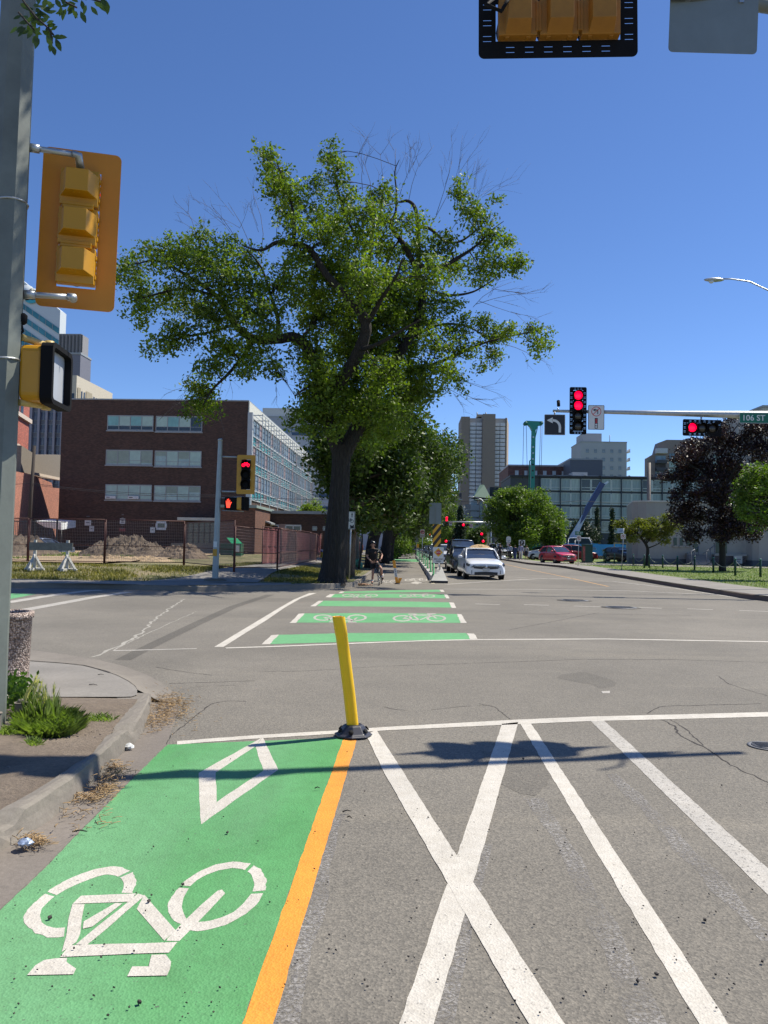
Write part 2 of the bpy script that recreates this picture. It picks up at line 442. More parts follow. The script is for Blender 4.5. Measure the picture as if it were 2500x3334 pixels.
# kerb of the far left block (front and along the bike lane)
def kerb_obj(name, P, w, h, m, hf=None, side=1, z0=0.0, label=None, n=None, top=None):
    P = resample(P, n or max(4, int(sum((P[i+1]-P[i]).length for i in range(len(P)-1)) / .4)))
    vs = []
    for i, p in enumerate(P):
        d = P[min(i+1, len(P)-1)] - P[max(i-1, 0)]; nn = Vector((-d.y, d.x, 0)).normalized()*side
        hh = h if not callable(h) else h(i/(len(P)-1)); j = random.uniform(-.004, .004)
        a = p; b = p + nn*.015; c = p + nn*(w-.01); e = p + nn*w
        vs += [(a.x, a.y, z0), (b.x, b.y, hh*.93 + j), (b.x+nn.x*.02, b.y+nn.y*.02, hh + .004 + j), (c.x, c.y, hh + .004 + j), (e.x, e.y, hh-.12)]
    k = 5; fs = [(i*k+j, i*k+j+1, (i+1)*k+j+1, (i+1)*k+j) for i in range(len(P)-1) for j in range(k-1)]
    fs += [tuple(range(k)), tuple(range((len(P)-1)*k, len(P)*k))[::-1]]
    mb = MB(); mb.add(vs, fs, 0, False); o = mb.build(name, m, fixn=True)
    return tag(o, label, kind='structure')
kerb_obj('kerb', [Vector((x, y, 0)) for x, y in zip(kxs, kys)], .18, .16, KERB, side=1, label='dark shaded kerb of the far left corner')
kerb_obj('kerb', [Vector((Xk(y), y, 0)) for y in (kys[-1]+.02, 31, 35, 43, 60, 90, 118, 160)], .18, .16, KERB, side=1, label='kerb along the left of the bike lane')
def drape(name, A, B, m, off, na=24, nb=4, label=None, hf=hz):
    A = resample(A, na); B = resample(B, na); mb = MB(); vs = []
    for i in range(na):
        for j in range(nb):
            q = A[i].lerp(B[i], j/(nb-1)); vs.append((q.x, q.y, hf(q.x, q.y) + off))
    mb.add(vs, [(i*nb+j, i*nb+j+1, (i+1)*nb+j+1, (i+1)*nb+j) for i in range(na-1) for j in range(nb-1)], 0, True)
    o = mb.build(name, m)
    if o.data.polygons[0].normal.z < 0: o.data.flip_normals()
    return tag(o, label, kind='structure')
V3 = lambda x, y: Vector((x, y, 0))
drape('pavement', [V3(x, Yk(x)+.17) for x in (-160,-30,-20,-12,-8.6,-6.5,-4.5,-3.2)], [V3(x, Yk(x)+w) for x, w in ((-160,1.9),(-30,1.9),(-20,1.9),(-12,1.9),(-8.6,2.0),(-6.5,2.4),(-4.5,1.4),(-3.2,.7))], CONCS, .012, 60, 5, 'grey footpath along the far kerb')
drape('pavement', [V3(-8.9,25.6), V3(-8.2,28), V3(-7.6,32), V3(-7.3,40), V3(-7.2,60), V3(-7.2,150)], [V3(-5.2,26.6), V3(-5.3,28), V3(-5.6,32), V3(-5.6,40), V3(-5.5,60), V3(-5.5,150)], CONCS, .018, 60, 5, 'grey footpath running away behind the big elm')
# building lot: tan earth inside the fence
drape('earth_lot', [V3(-160,34), V3(-60,34.5), V3(-30,33.6), V3(-18,33.0), V3(-13.5,34)], [V3(-160,73), V3(-60,73), V3(-30,72), V3(-20,70), V3(-16,66)], LOTD, .02, 50, 16, 'bare tan earth of the fenced lot',
      hf=lambda x, y: hz(x, y) + .05 + .03*math.sin(x*1.7)*math.sin(y*1.1))

# ---- right-hand block
RK = [(2900,2020),(2500,1958),(2426,1949),(2200,1912),(1950,1869),(1830,1848),(1722,1838)]
rk = [G(*p) for p in RK]
rkx = lambda y: interp(y, [p.y for p in rk] + [300], [p.x for p in rk] + [rk[-1].x + 1.0])
rys = [rk[0].y, rk[1].y, rk[2].y] + list(np.linspace(rk[2].y+1, 90, 30)) + [110, 130, 160, 200, 300]
mb = MB(); vs = []
for y in rys:
    x0 = rkx(y)
    for w in (0, 2.6, 6, 12, 22, 40, 150): vs.append((x0 + w, y, .14))
mb.add(vs, [(j*7+i, j*7+i+1, (j+1)*7+i+1, (j+1)*7+i) for j in range(len(rys)-1) for i in range(6)])
tag(mb.build('lawn_ground', LAWN), 'green lawn of the right hand block', kind='structure')
kerb_obj('kerb', [Vector((rkx(y), y, 0)) for y in rys], .18, .15, concrete_mat('brown_kerb', (.16,.11,.095)), side=-1, label='brown kerb of the right hand pavement')
drape('pavement', [V3(rkx(y)+.03, y) for y in rys], [V3(rkx(y)+(2.3 if y > 26 else 4.5), y) for y in rys], CONC, .022, 90, 4, 'pale pavement of the right hand block', hf=lambda x, y: .14)
drape('driveway', [V3(rkx(66), 66), V3(rkx(78), 78)], [V3(60, 66), V3(60, 78)], CONC, .012, 6, 8, 'pale driveway under the red hatchback', hf=lambda x, y: .14)

# ---- near left corner
OUT = [(-500,2060),(-200,2085),(103,2117),(200,2130),(300,2145),(400,2168),(480,2198),(540,2233),(572,2262),(583,2292)]
SEAM = [(-500,2082),(-200,2108),(103,2146),(200,2156),(274,2169),(330,2190),(380,2212),(420,2236),(440,2252),(446,2264)]
def zs(t): return .02 + .085 * smooth((t - .45) / .5)
n = 40
o_ = resample([G(p[0], p[1], .003) for p in OUT], n); s_ = resample([G(p[0], p[1], .05) for p in SEAM], n)
mb = MB(); vs = []
for i in range(n):
    t = i/(n-1); a = o_[i]; b = s_[i]
    m1 = a.lerp(b, .45); vs += [(a.x, a.y, .006), (m1.x, m1.y, .012), (b.x, b.y, zs(t))]
mb.add(vs, [(i*3+j, i*3+j+1, i*3+4+j, i*3+3+j) for i in range(n-1) for j in range(2)], 0, True)
tag(mb.build('gutter', KERB, fixn=True), 'concrete gutter round the near corner', kind='structure')
# pavement of the corner
inner = resample([G(p[0], p[1], .09) for p in [(-900,2250),(-500,2262),(-200,2268),(30,2272),(170,2275),(260,2275),(350,2275),(400,2275),(430,2274),(446,2268)]], n)
mb = MB(); vs = []
for i in range(n):
    t = i/(n-1); b = s_[i]
    for k in range(5):
        q = b.lerp(inner[i], k/4); zz = zs(t) + (.105 - zs(t)) * (k/4)
        d = .006 if k == 0 else 0
        vs.append((q.x, q.y, zz + .002 - d))
mb.add(vs, [(i*5+j, i*5+j+1, i*5+6+j, i*5+5+j) for i in range(n-1) for j in range(4)], 0, True)
tag(mb.build('pavement', CONC, fixn=True), 'pale concrete corner pavement beside the aggregate bin', kind='structure')
line('pavement_joint', [(p.x, p.y, zs(i/(n-1))) for i, p in enumerate(s_)][8:-7], .012, M('joint_dark', (.07,.06,.05), .9), 0.0, px=False, jit=.003, hf=lambda x, y: min(zs(j/(n-1)) + .004 for j in [min(range(n), key=lambda q: (s_[q].x-x)**2 + (s_[q].y-y)**2)]))
# kerb from the corner towards the camera
KT_IN = [(446,2262),(443,2275),(405,2330),(354,2389),(301,2455),(151,2554),(0,2641)]
KB = [(494,2285),(489,2330),(464,2392),(440,2420),(399,2452),(249,2603),(151,2679),(0,2775)]
kt = [G(p[0], p[1], .13) for p in KT_IN]; kb = [G(p[0], p[1], .0) for p in KB]
dk = (kb[-1]-kb[-3]).normalized(); kb2 = kb + [kb[-1] + dk*4]; kt2 = kt + [kt[-1] + dk*4]
n = 90
kb2 = resample(kb2, n); kt2 = resample(kt2, n)
mb = MB(); vs = []
for i in range(n):
    a = kb2[i]; c = kt2[i]; d = (c-a); d.z = 0; d.normalize()
    h = .10 + .035*smooth(i/12); j = lambda s=.0035: random.uniform(-s, s)
    w = (Vector((c.x, c.y, 0)) - Vector((a.x, a.y, 0))).length
    if i in (17, 18, 40, 41): h -= .055
    P = [(0, 0), (.03, h*.55), (.045, h*.9), (.075, h), (w*.6, h+.004), (w, h+.002), (w+.01, h-.1)]
    for (o2, z) in P: vs.append((a.x + d.x*o2 + j(), a.y + d.y*o2 + j(), z + (j(.003) if z > 0 else 0)))
mb.add(vs, [(i*7+j, i*7+j+1, i*7+8+j, i*7+7+j) for i in range(n-1) for j in range(6)], 0, False)
mb.add(vs[:7], [tuple(range(7))])
tag(mb.build('kerb', KERB, fixn=True), 'weathered concrete kerb of the near corner with a broken joint', kind='structure')
P = [G(p[0], p[1], .098) for p in ((380,2258),(450,2256),(486,2258),(491,2272),(486,2288),(440,2290),(380,2290))]
mb = MB(); mb.add([(p.x, p.y, z_) for z_ in (.0985, .0) for p in P], [tuple(range(7))[::-1]] + [(k, (k+1) % 7, (k+1) % 7 + 7, k+7) for k in range(7)]); tag(mb.build('kerb', KERB, fixn=True), 'end of the near kerb where it meets the corner pavement', kind='structure')
# gutter pan between kerb and green lane
GE = [(583,2292),(575,2330),(552,2395),(540,2424),(420,2545),(271,2695),(135,2835),(0,2962)]
ge = [G(p[0], p[1]) for p in GE]; ge.append(ge[-1] + (ge[-1]-ge[-3]).normalized()*4)
kbm = [G(p[0], p[1]) for p in KB]; kbm.append(kbm[-1] + dk*4)
ribbon('gutter', kbm, ge, concrete_mat('gutter_grey', (.20,.172,.148)), .005, 60, .003, 'dusty gutter pan beside the green lane', px=False)
# earth strip behind the kerb
dn = 30; A = resample(kt2, dn)
mb = MB(); vs = []
for i in range(dn):
    q = A[i]
    for k, w in enumerate((-.01, .25, .6, 1.2, 2.2, 4.5)):
        y = q.y if i > 0 else q.y
        x = q.x - w; yy = y + .0
        z = .125 + (random.uniform(-.015, .02) if k else 0)
        if i == 0: z = .095
        if i == 1: z = min(z, .12)
        vs.append((x, yy, z))
mb.add(vs, [(i*6+j, i*6+j+1, i*6+7+j, i*6+6+j) for i in range(dn-1) for j in range(5)], 0, True)
tag(mb.build('earth_strip', DIRT, fixn=True), 'bare earth behind the near kerb', kind='structure')

# ================================================================== MARKINGS
c5 = lambda p: (p[0]/1.3272, 2400 + p[1]/1.3272)
c6 = lambda p: (1250 + p[0]/1.3272, 2300 + p[1]/1.3272)
c3 = lambda p: (p[0]/1.3272, 1850 + p[1]/1.3272)
c4x = lambda p: (1250 + p[0]/1.3272, 1850 + p[1]/1.3272)
ORL = [c5(p) for p in ((1486,0),(1045,1240))]; ORR = [c5(p) for p in ((1545,0),(1178,1240))]
gz = .004
gr = [G(p[0], p[1], gz) for p in ORL]; grl = [G(p[0], p[1], gz) for p in ((545,2423),(420,2545),(271,2695),(135,2835),(0,2962))]
gr = ext(gr, dist=1.6); grl = ext(grl, dist=1.6)
ribbon('green_lane_paint', grl, gr, GREEN, gz, 150, .006, 'green painted cycle lane in the foreground', px=False)
ribbon('orange_line', ORL, ORR, ORANGE, .009, None, .005, 'orange line along the green lane', extend=1.6)
# stop line
SL = [(576,2413),(700,2403),(840,2393),(1110,2377),(1250,2367),(1680,2343),(1913,2333),(2200,2326),(2500,2318),(2900,2310)]
ribbon('stop_line', SL, [(x, y+(11 if x < 1300 else 15)) for x, y in SL], WHITE, .013, 160, .005, 'thin white line across the near side of the junction')
ribbon('hatch_stripe', [(1192,2392)] + [c6(p) for p in ((0,285),(625,1372))], [(1225,2376)] + [c6(p) for p in ((780,1372),)], WHITE, .017, None, .006, 'white stripe of the X running down to the right', extend=1.2)
ribbon('hatch_stripe', [c6(p) for p in ((510,75),(65,1372))], [c6(p) for p in ((580,68),(215,1372))], WHITE, .013, None, .006, 'white stripe of the X running down to the left', extend=1.0)
ribbon('hatch_stripe', [c6(p) for p in ((583,65),(1360,1372))], [c6(p) for p in ((630,65),(1490,1372))], WHITE, .009, None, .006, 'white stripe with tyre tracks right of the X', extend=1.2)
ribbon('hatch_stripe', [c6(p) for p in ((885,55),(1659,815))], [c6(p) for p in ((945,55),(1659,700))], WHITE2, .009, None, .006, 'duller white stripe at the right edge', extend=2.0)
# diamond
ODI = [(1135,0),(1202,140),(868,377),(858,155)]; IDI = [(1103,40),(1138,145),(935,280),(932,152)]
z = thin(.010)
mbd = MB()
def ring(mbd, O, I, closed=True, gaps=()):
    O = [G(*c5(p), z) for p in O]; I = [G(*c5(p), z) for p in I]
    if closed: O.append(O[0]); I.append(I[0])
    n = 60
    O = resample(O, n); I = resample(I, n); vs = []
    for i in range(n):
        j = random.uniform(-.003, .003); O[i] += Vector((j, j, 0)); vs += [O[i], I[i]]
    mbd.add(vs, [(2*i, 2*i+1, 2*i+3, 2*i+2) for i in range(n-1) if i not in gaps])
for k in range(4):
    a, b = ODI[k], ODI[(k+1) % 4]; c, d = IDI[(k+1) % 4], IDI[k]
    P = sub_edge([G(*c5(p), z) for p in (a, b, c, d)], .12, .003); mbd.add(P, [tuple(range(len(P)))])
o = mbd.build('lane_diamond', WHITE); tag(o, 'white diamond on the green lane', kind='structure')
mbd = MB()
ring(mbd, [(275,862),(210,868),(150,845),(110,810),(103,775),(120,740),(170,695),(220,655),(280,620),(350,590),(410,570),(480,558),(530,562),(570,580),(588,610),(585,645),(570,675)],
     [(280,822),(240,825),(200,815),(180,800),(172,770),(180,740),(215,705),(240,685),(290,655),(350,628),(420,602),(460,592),(500,598),(525,612),(535,630),(534,650),(525,672)], False, (24, 47))
ring(mbd, [(1010,537),(1080,545),(1125,570),(1150,610),(1148,660),(1110,720),(1060,765),(980,810),(900,832),(850,838),(820,832),(780,805),(745,790),(725,750),(730,710),(755,670),(800,620),(860,580),(930,550)],
     [(1005,565),(1050,570),(1085,590),(1100,635),(1090,670),(1050,720),(1010,755),(960,778),(900,795),(865,798),(840,798),(805,785),(795,765),(785,735),(792,695),(820,645),(850,618),(890,595),(945,575)], True, (3, 14, 46))
zi = 0
for poly in ([(940,662),(962,658),(975,675),(820,838),(775,880),(718,880),(722,870),(800,790)], [(625,680),(760,835),(712,878),(590,742)], [(597,675),(628,685),(375,898),(325,895)],
             [(350,685),(590,675),(560,712),(315,720)], [(312,722),(365,722),(345,850),(330,885),(268,928)], [(500,715),(530,718),(400,818),(355,828),(360,795)], [(300,900),(768,885),(730,930),(260,950)],
             [(240,955),(292,953),(290,970),(328,1000),(318,1022),(120,1028),(150,985),(190,963)], [(655,940),(718,938),(738,970),(735,1000),(722,1028),(548,1033),(570,992),(645,990),(648,965)]):
    zi += 1; z = thin(.010) + .00025*zi
    P = sub_edge([G(*c5(p), z) for p in poly], .12, .003); mbd.add(P, [tuple(range(len(P)))])
o = mbd.build('lane_bicycle_symbol', WHITE); tag(o, 'large white bicycle symbol on the foreground green lane', kind='structure')
for po in o.data.polygons:
    pass
import bmesh
def upn(o):
    bm = bmesh.new(); bm.from_mesh(o.data)
    for f in bm.faces:
        if f.normal.z < 0: f.normal_flip()
    bm.to_mesh(o.data); bm.free()
upn(o)
# crossing bars
BARS = [([(904,2067),(1125,2061),(1517,2061)], [(878,2097),(1125,2090),(1533,2081)], [(882,2068),(908,2066),(878,2097),(852,2098)], [(1519,2062),(1544,2063),(1554,2080),(1532,2081)]),
        ([(991,1997),(1240,1996),(1487,1999)], [(965,2027),(1240,2027),(1500,2028)], [(972,1998),(992,1997),(963,2028),(943,2028)], [(1487,1999),(1502,2000),(1519,2028),(1500,2028)]),
        ([(1053,1956),(1250,1957),(1462,1961)], [(1032,1973),(1250,1975),(1469,1978)], [(1038,1956),(1053,1956),(1027,1974),(1011,1974)], [(1462,1961),(1477,1962),(1485,1979),(1470,1979)]),
        ([(1089,1934),(1250,1932),(1445,1935)], [(1076,1945),(1250,1946),(1451,1948)], [(1074,1934),(1090,1934),(1076,1945),(1059,1944)], [(1445,1935),(1456,1935),(1464,1948),(1452,1948)]),
        ([(1122,1926),(1270,1922),(1430,1920)], [(1114,1931),(1270,1929),(1435,1927)], [(1110,1926),(1122,1926),(1114,1931),(1102,1931)], [(1430,1920),(1443,1920),(1447,1927),(1436,1927)])]
words = ['nearest', 'second', 'third', 'fourth', 'farthest']
for k, (a, b, l, r) in enumerate(BARS):
    ribbon('crossing_bar', a, b, GREEN2, .006, 40, .012, words[k] + ' green bar of the bicycle crossing')
    for q in (l, r): ground_poly('crossing_end_mark', q, WHITE, .010, .2, .01, 'white end mark of the %s green bar' % words[k])
line('crossing_line', [(735,2107),(900,2102),(1250,2088),(1400,2083),(1551,2080),(1973,2078),(2500,2087),(2900,2096)], .11, WHITE, .014, label='white line in front of the nearest green bar')
line('crossing_line', [(370,2117),(520,2113),(640,2110)], .07, WHITE2, .008, label='worn white line fading towards the near corner', jit=.012)
ribbon('guide_line', [c3(p) for p in ((925,340),(1000,295),(1100,235),(1200,175),(1270,135),(1335,108))], [c3(p) for p in ((965,340),(1060,280),(1150,225),(1230,170),(1300,130),(1368,107))], WHITE, .009, label='white guide line left of the crossing')
# bicycle symbols on bars: mapped from a unit shape
def small_bike(cx, cy, w, h, flip, mm=WHITE2, zz=.012, name='crossing_bicycle_symbol', lab=''):
    mbs = MB(); th = .045
    def T(u, v):
        if flip: v = -v
        return G(cx + u*w, cy + v*h, thin(zz))
    def el(c, r):
        O = [T(c[0] + r*math.cos(a)*.5, c[1] + math.sin(a)*.42) for a in np.linspace(0, 2*math.pi, 25)]
        I = [T(c[0] + (r*.5-th)*math.cos(a), c[1] + (.42-.12)*math.sin(a)) for a in np.linspace(0, 2*math.pi, 25)]
        vs = []
        for q in range(25): vs += [O[q], I[q]]
        mbs.add(vs, [(2*q, 2*q+1, 2*q+3, 2*q+2) for q in range(24)])
    el((-.31, .05), .36); el((.31, .05), .36)
    for (a, b, c, d) in ((-.3,.05,-.12,-.4),(-.12,-.4,.22,-.4),(.22,-.4,0,.3),(0,.3,-.12,-.4),(-.3,.05,0,.3),(.31,.05,.2,-.5),(-.2,-.52,-.05,-.52),(.14,-.56,.3,-.56)):
        if abs(d-b) > abs(c-a)*1.2: q = [(a-.02,b),(a+.02,b),(c+.02,d),(c-.02,d)]
        else: q = [(a,b-.06),(a,b+.06),(c,d+.06),(c,d-.06)]
        mbs.add([T(*p) for p in q], [(0,1,2,3)])
    o = mbs.build(name, mm); upn(o); tag(o, lab, kind='structure'); return o
small_bike(1107, 2012, 178, 24, True, lab='white bicycle symbol behind the yellow post')
small_bike(1365, 2012, 178, 24, False, lab='white bicycle symbol at the right of the second green bar')
small_bike(1172, 1939, 120, 11, True, lab='faded bicycle symbol at the left of the fourth green bar')
small_bike(1358, 1940, 120, 11, False, lab='faded bicycle symbol at the right of the fourth green bar')
small_bike(1354, 1888, 76, 8, False, WHITE, lab='white bicycle symbol in the far bike lane')
small_bike(1262, 1893, 60, 9, True, WHITE, lab='white bicycle symbol beside the cyclist')
o = ground_poly('lane_diamond', [(1336,1898),(1352,1893),(1376,1896),(1358,1902)], WHITE, .008, .3, .01, 'small white diamond at the start of the far bike lane')
# left green patch and lines
ground_poly('green_lane_paint', [(-500,1920),(20,1932),(118,1934),(20,1953),(-500,2010)], GREEN2, .005, .5, .02, 'green paint patch at the left edge of the cross street')
line('lane_line', [(20,1961),(150,1940),(288,1922),(330,1921)], .32, WHITE2, .010, label='white line right of the green patch')
line('lane_line', [(60,1988),(170,1968),(300,1944),(420,1926)], .30, WHITE2, .010, label='white line below the green patch')
# dashes across the junction
for i, (a, b) in enumerate((((395,153),(500,156)), ((605,156),(712,159)), ((820,162),(935,166)), ((1088,168),(1200,172)), ((1310,174),(1422,178)), ((1535,181),(1659,186)))):
    line('dash_line', [c4x(a), c4x(b)], .12, WHITE2, .008, label='%s white dash crossing the junction from the left' % ('first','second','third','fourth','fifth','sixth')[i])
line('crossing_line', [(1445,1917),(1700,1918),(2048,1923),(2300,1935),(2500,1945)], .15, WHITE2, .008, label='far white crosswalk line in front of the white taxi')
line('crossing_line', [(1452,1902),(1600,1892),(1750,1884),(1870,1883)], .16, WHITE2, .008, label='stop line just in front of the taxi')
line('crossing_line', [(1640,1877),(1800,1884),(2000,1893),(2200,1915),(2400,1945)], .12, WHITE2, .012, label='curved white line right of the taxi', jit=.02)
line('centre_line', [(1400,1786),(1560,1818),(1702,1850),(1830,1876),(1981,1909)], .13, YELL, .008, label='faded yellow centre line beside the taxi')
line('lane_edge_line', [(1360,1816),(1375,1840),(1392,1868),(1410,1900)], .14, paint_mat('cream_line', (.55,.50,.36), .45), .008, label='cream line at the right of the far bike lane')
line('lane_line', [(1160,1905),(1290,1902),(1400,1897)], .10, WHITE2, .008, label='thin line across the mouth of the bike lane')
ground_poly('green_lane_paint', [(1262,1829),(1270,1821),(1372,1821),(1376,1829)], GREEN2, .006, .6, .02, 'faded green patch far down the bike lane')
line('lane_line', [(1258,1836),(1374,1832)], .25, WHITE2, .008, label='thin white line far down the bike lane')
# tar band, cracks, worn paint, patch
line('tar_band', [(400,2148),(470,2112),(640,2030),(760,1975),(880,1936)], lambda t: .20 + .05*t, ASPH_D, .004, label='dark tar band across the cross street', step=.3)
CR_M = M('crack_dark', (.035,.03,.028), .95); CRL = M('crack_light', (.33,.31,.27), .9)
for P, w, mm in (([(505,2171),(560,2180),(620,2190),(690,2197)], .012, CR_M), ([(550,2225),(640,2222),(760,2218),(830,2216)], .012, CR_M), ([(840,2186),(1000,2184),(1130,2176),(1250,2168)], .010, CR_M),
                 ([(1250,2168),(1500,2160),(1900,2146),(2200,2147),(2500,2156)], .012, CR_M), ([(2110,2322),(2125,2308),(2160,2298),(2300,2295),(2480,2290)], .012, CR_M),
                 ([(2140,2335),(2190,2360),(2210,2390),(2290,2430),(2400,2500),(2560,2570)], .016, CR_M), ([(2175,2335),(2240,2380),(2290,2425)], .010, CR_M),
                 ([(2340,2200),(2370,2225),(2430,2245),(2500,2265)], .010, CR_M), ([(1560,2290),(1610,2300),(1640,2325),(1660,2340)], .010, CR_M), ([(1250,2300),(1290,2310),(1325,2312)], .008, CR_M),
                 ([(1660,2050),(1950,1994)], .02, CR_M), ([(1650,1996),(1800,2000),(1860,1997)], .03, CR_M), ([(1930,1998),(2060,2000),(2250,2004)], .03, CR_M),
                 ([(300,2138),(380,2105),(440,2075),(470,2050),(510,2010),(560,1975),(600,1950)], .05, CRL), ([(370,2118),(430,2085),(560,2025),(640,1990)], .02, CRL),
                 ([(540,2420),(560,2390),(600,2360),(650,2320),(690,2290),(740,2280),(800,2283)], .010, CR_M), ([(583,2292),(565,2265),(520,2230),(470,2200),(380,2170),(250,2140),(110,2118)], .025, CR_M),
                 ([(1405,2310),(1500,2300),(1600,2295)], .007, CR_M), ([(380,2290),(640,2235),(800,2228)], .004, CR_M)):
    line('road_crack', P, (lambda w: (lambda t: w*random.uniform(.4, 1.3)))(w), mm, .0035 if w < .03 else .006, jit=.003, wig=w*.9, step=.06 if w < .02 else .15, label='crack in the asphalt')
def worn_mat(name):
    m, nt, p, L = newmat(name); tc = N(nt, 'ShaderNodeTexCoord'); s = tc.outputs['Object']
    c = mixc(nt, L, ramp(nt, L, noise(nt, L, s, 1.3, 5, .7), .35, .7, (0,0,0), (.8,.8,.8)), (.24,.22,.20), (.46,.44,.41))
    c = mixc(nt, L, ramp(nt, L, noise(nt, L, s, 45, 5, .8), .38, .55), (.13,.12,.115), c)
    L.new(c, p.inputs['Base Color']); p.inputs['Roughness'].default_value = .9; 
    al = mathn(nt, L, 'MULTIPLY', ramp(nt, L, noise(nt, L, s, 2.2, 4, .7), .30, .5), ramp(nt, L, noise(nt, L, s, 60, 4, .8), .42, .58))
    L.new(al, p.inputs['Alpha']); return m
WORN = worn_mat('worn_paint_traces')
for P, w in (([c6(p) for p in ((650,395),(720,500),(790,620),(850,740),(930,900),(1010,1060),(1080,1230),(1140,1372))], .10), ([c6(p) for p in ((980,290),(1150,450),(1300,620),(1450,770),(1659,1010))], .09),
             ([c6(p) for p in ((430,590),(400,740),(330,950),(270,1150),(230,1372))], .11), ([c5(p) for p in ((1460,330),(1400,560),(1340,820),(1290,1040),(1240,1240))], .07)):
    line('worn_line_trace', P, w, WORN, .0035, jit=.02, label='worn trace of an old painted line')
ground_poly('road_patch', [c6(p) for p in ((505,330),(540,350),(590,375),(650,385),(690,350),(725,300),(700,250),(640,190),(560,170),(500,200),(420,190),(450,240),(500,270))], asphalt_mat('patch_asphalt', dark=.82), .003, .08, .01, 'round dark asphalt patch under the signal shadow')
ground_poly('road_patch', [c4x(p) for p in ((750,455),(850,450),(950,465),(1000,510),(940,520),(850,490),(760,475))], asphalt_mat('patch_asphalt', dark=.82), .003, .2, .09, 'dark worn patch in the middle of the junction')
ground_poly('road_patch', [(1290,1838),(1330,1834),(1334,1839),(1300,1845)], ASPH_D, .005, .5, .03, 'dark patch in the far bike lane')
ground_poly('road_chip', [c4x(p) for p in ((940,532),(975,530),(978,540),(942,540))], WHITE2, .006, .1, .01, 'white paint chip on the junction')
# ================================================================== STREET FURNITURE MATERIALS
STEEL = M('galvanised_steel', (.42,.44,.45), .42, .75, .15, 9); POLEG = M('pale_green_grey_pole_paint', (.14,.157,.14), .6, 0, .2, 3, .05, 40)
AMBER = M('amber_signal_paint', (.52,.25,.006), .38, 0, .06, 3); AMBER_D = M('orange_backplate', (.62,.225,.006), .45, 0, .08, 2)
BLK = M('black_plastic', (.008,.008,.009), .8, 0, .2, 5, spec=.15); BLKM = M('matt_black', (.02,.02,.022), .7, 0, .2, 5)
REDL = Emit('red_lens_lit', (1.0,.0,.035), 1.5); OFFL = M('dark_lens', (.035,.028,.02), .15, 0, .2, 5); HANDL = Emit('orange_hand_lit', (1.0,.05,.02), 1.6)
SIGNW = M('sign_white', (.66,.66,.63), .5, 0, .04, 2); SIGNB = M('sign_black', (.015,.015,.018), .5, 0, .1, 2); SIGNR = M('sign_red', (.55,.03,.04), .5, 0, .05, 2)
SIGNBACK = M('bare_aluminium_sign_back', (.19,.225,.23), .6, .2, .08, 3); SIGNG = M('street_name_green', (.0,.13,.075), .5, 0, .05, 2)
GREENP = M('green_steel_paint', (.03,.30,.10), .45, 0, .1, 5); DKGREEN = M('dark_green_paint', (.012,.055,.032), .5, 0, .15, 3)

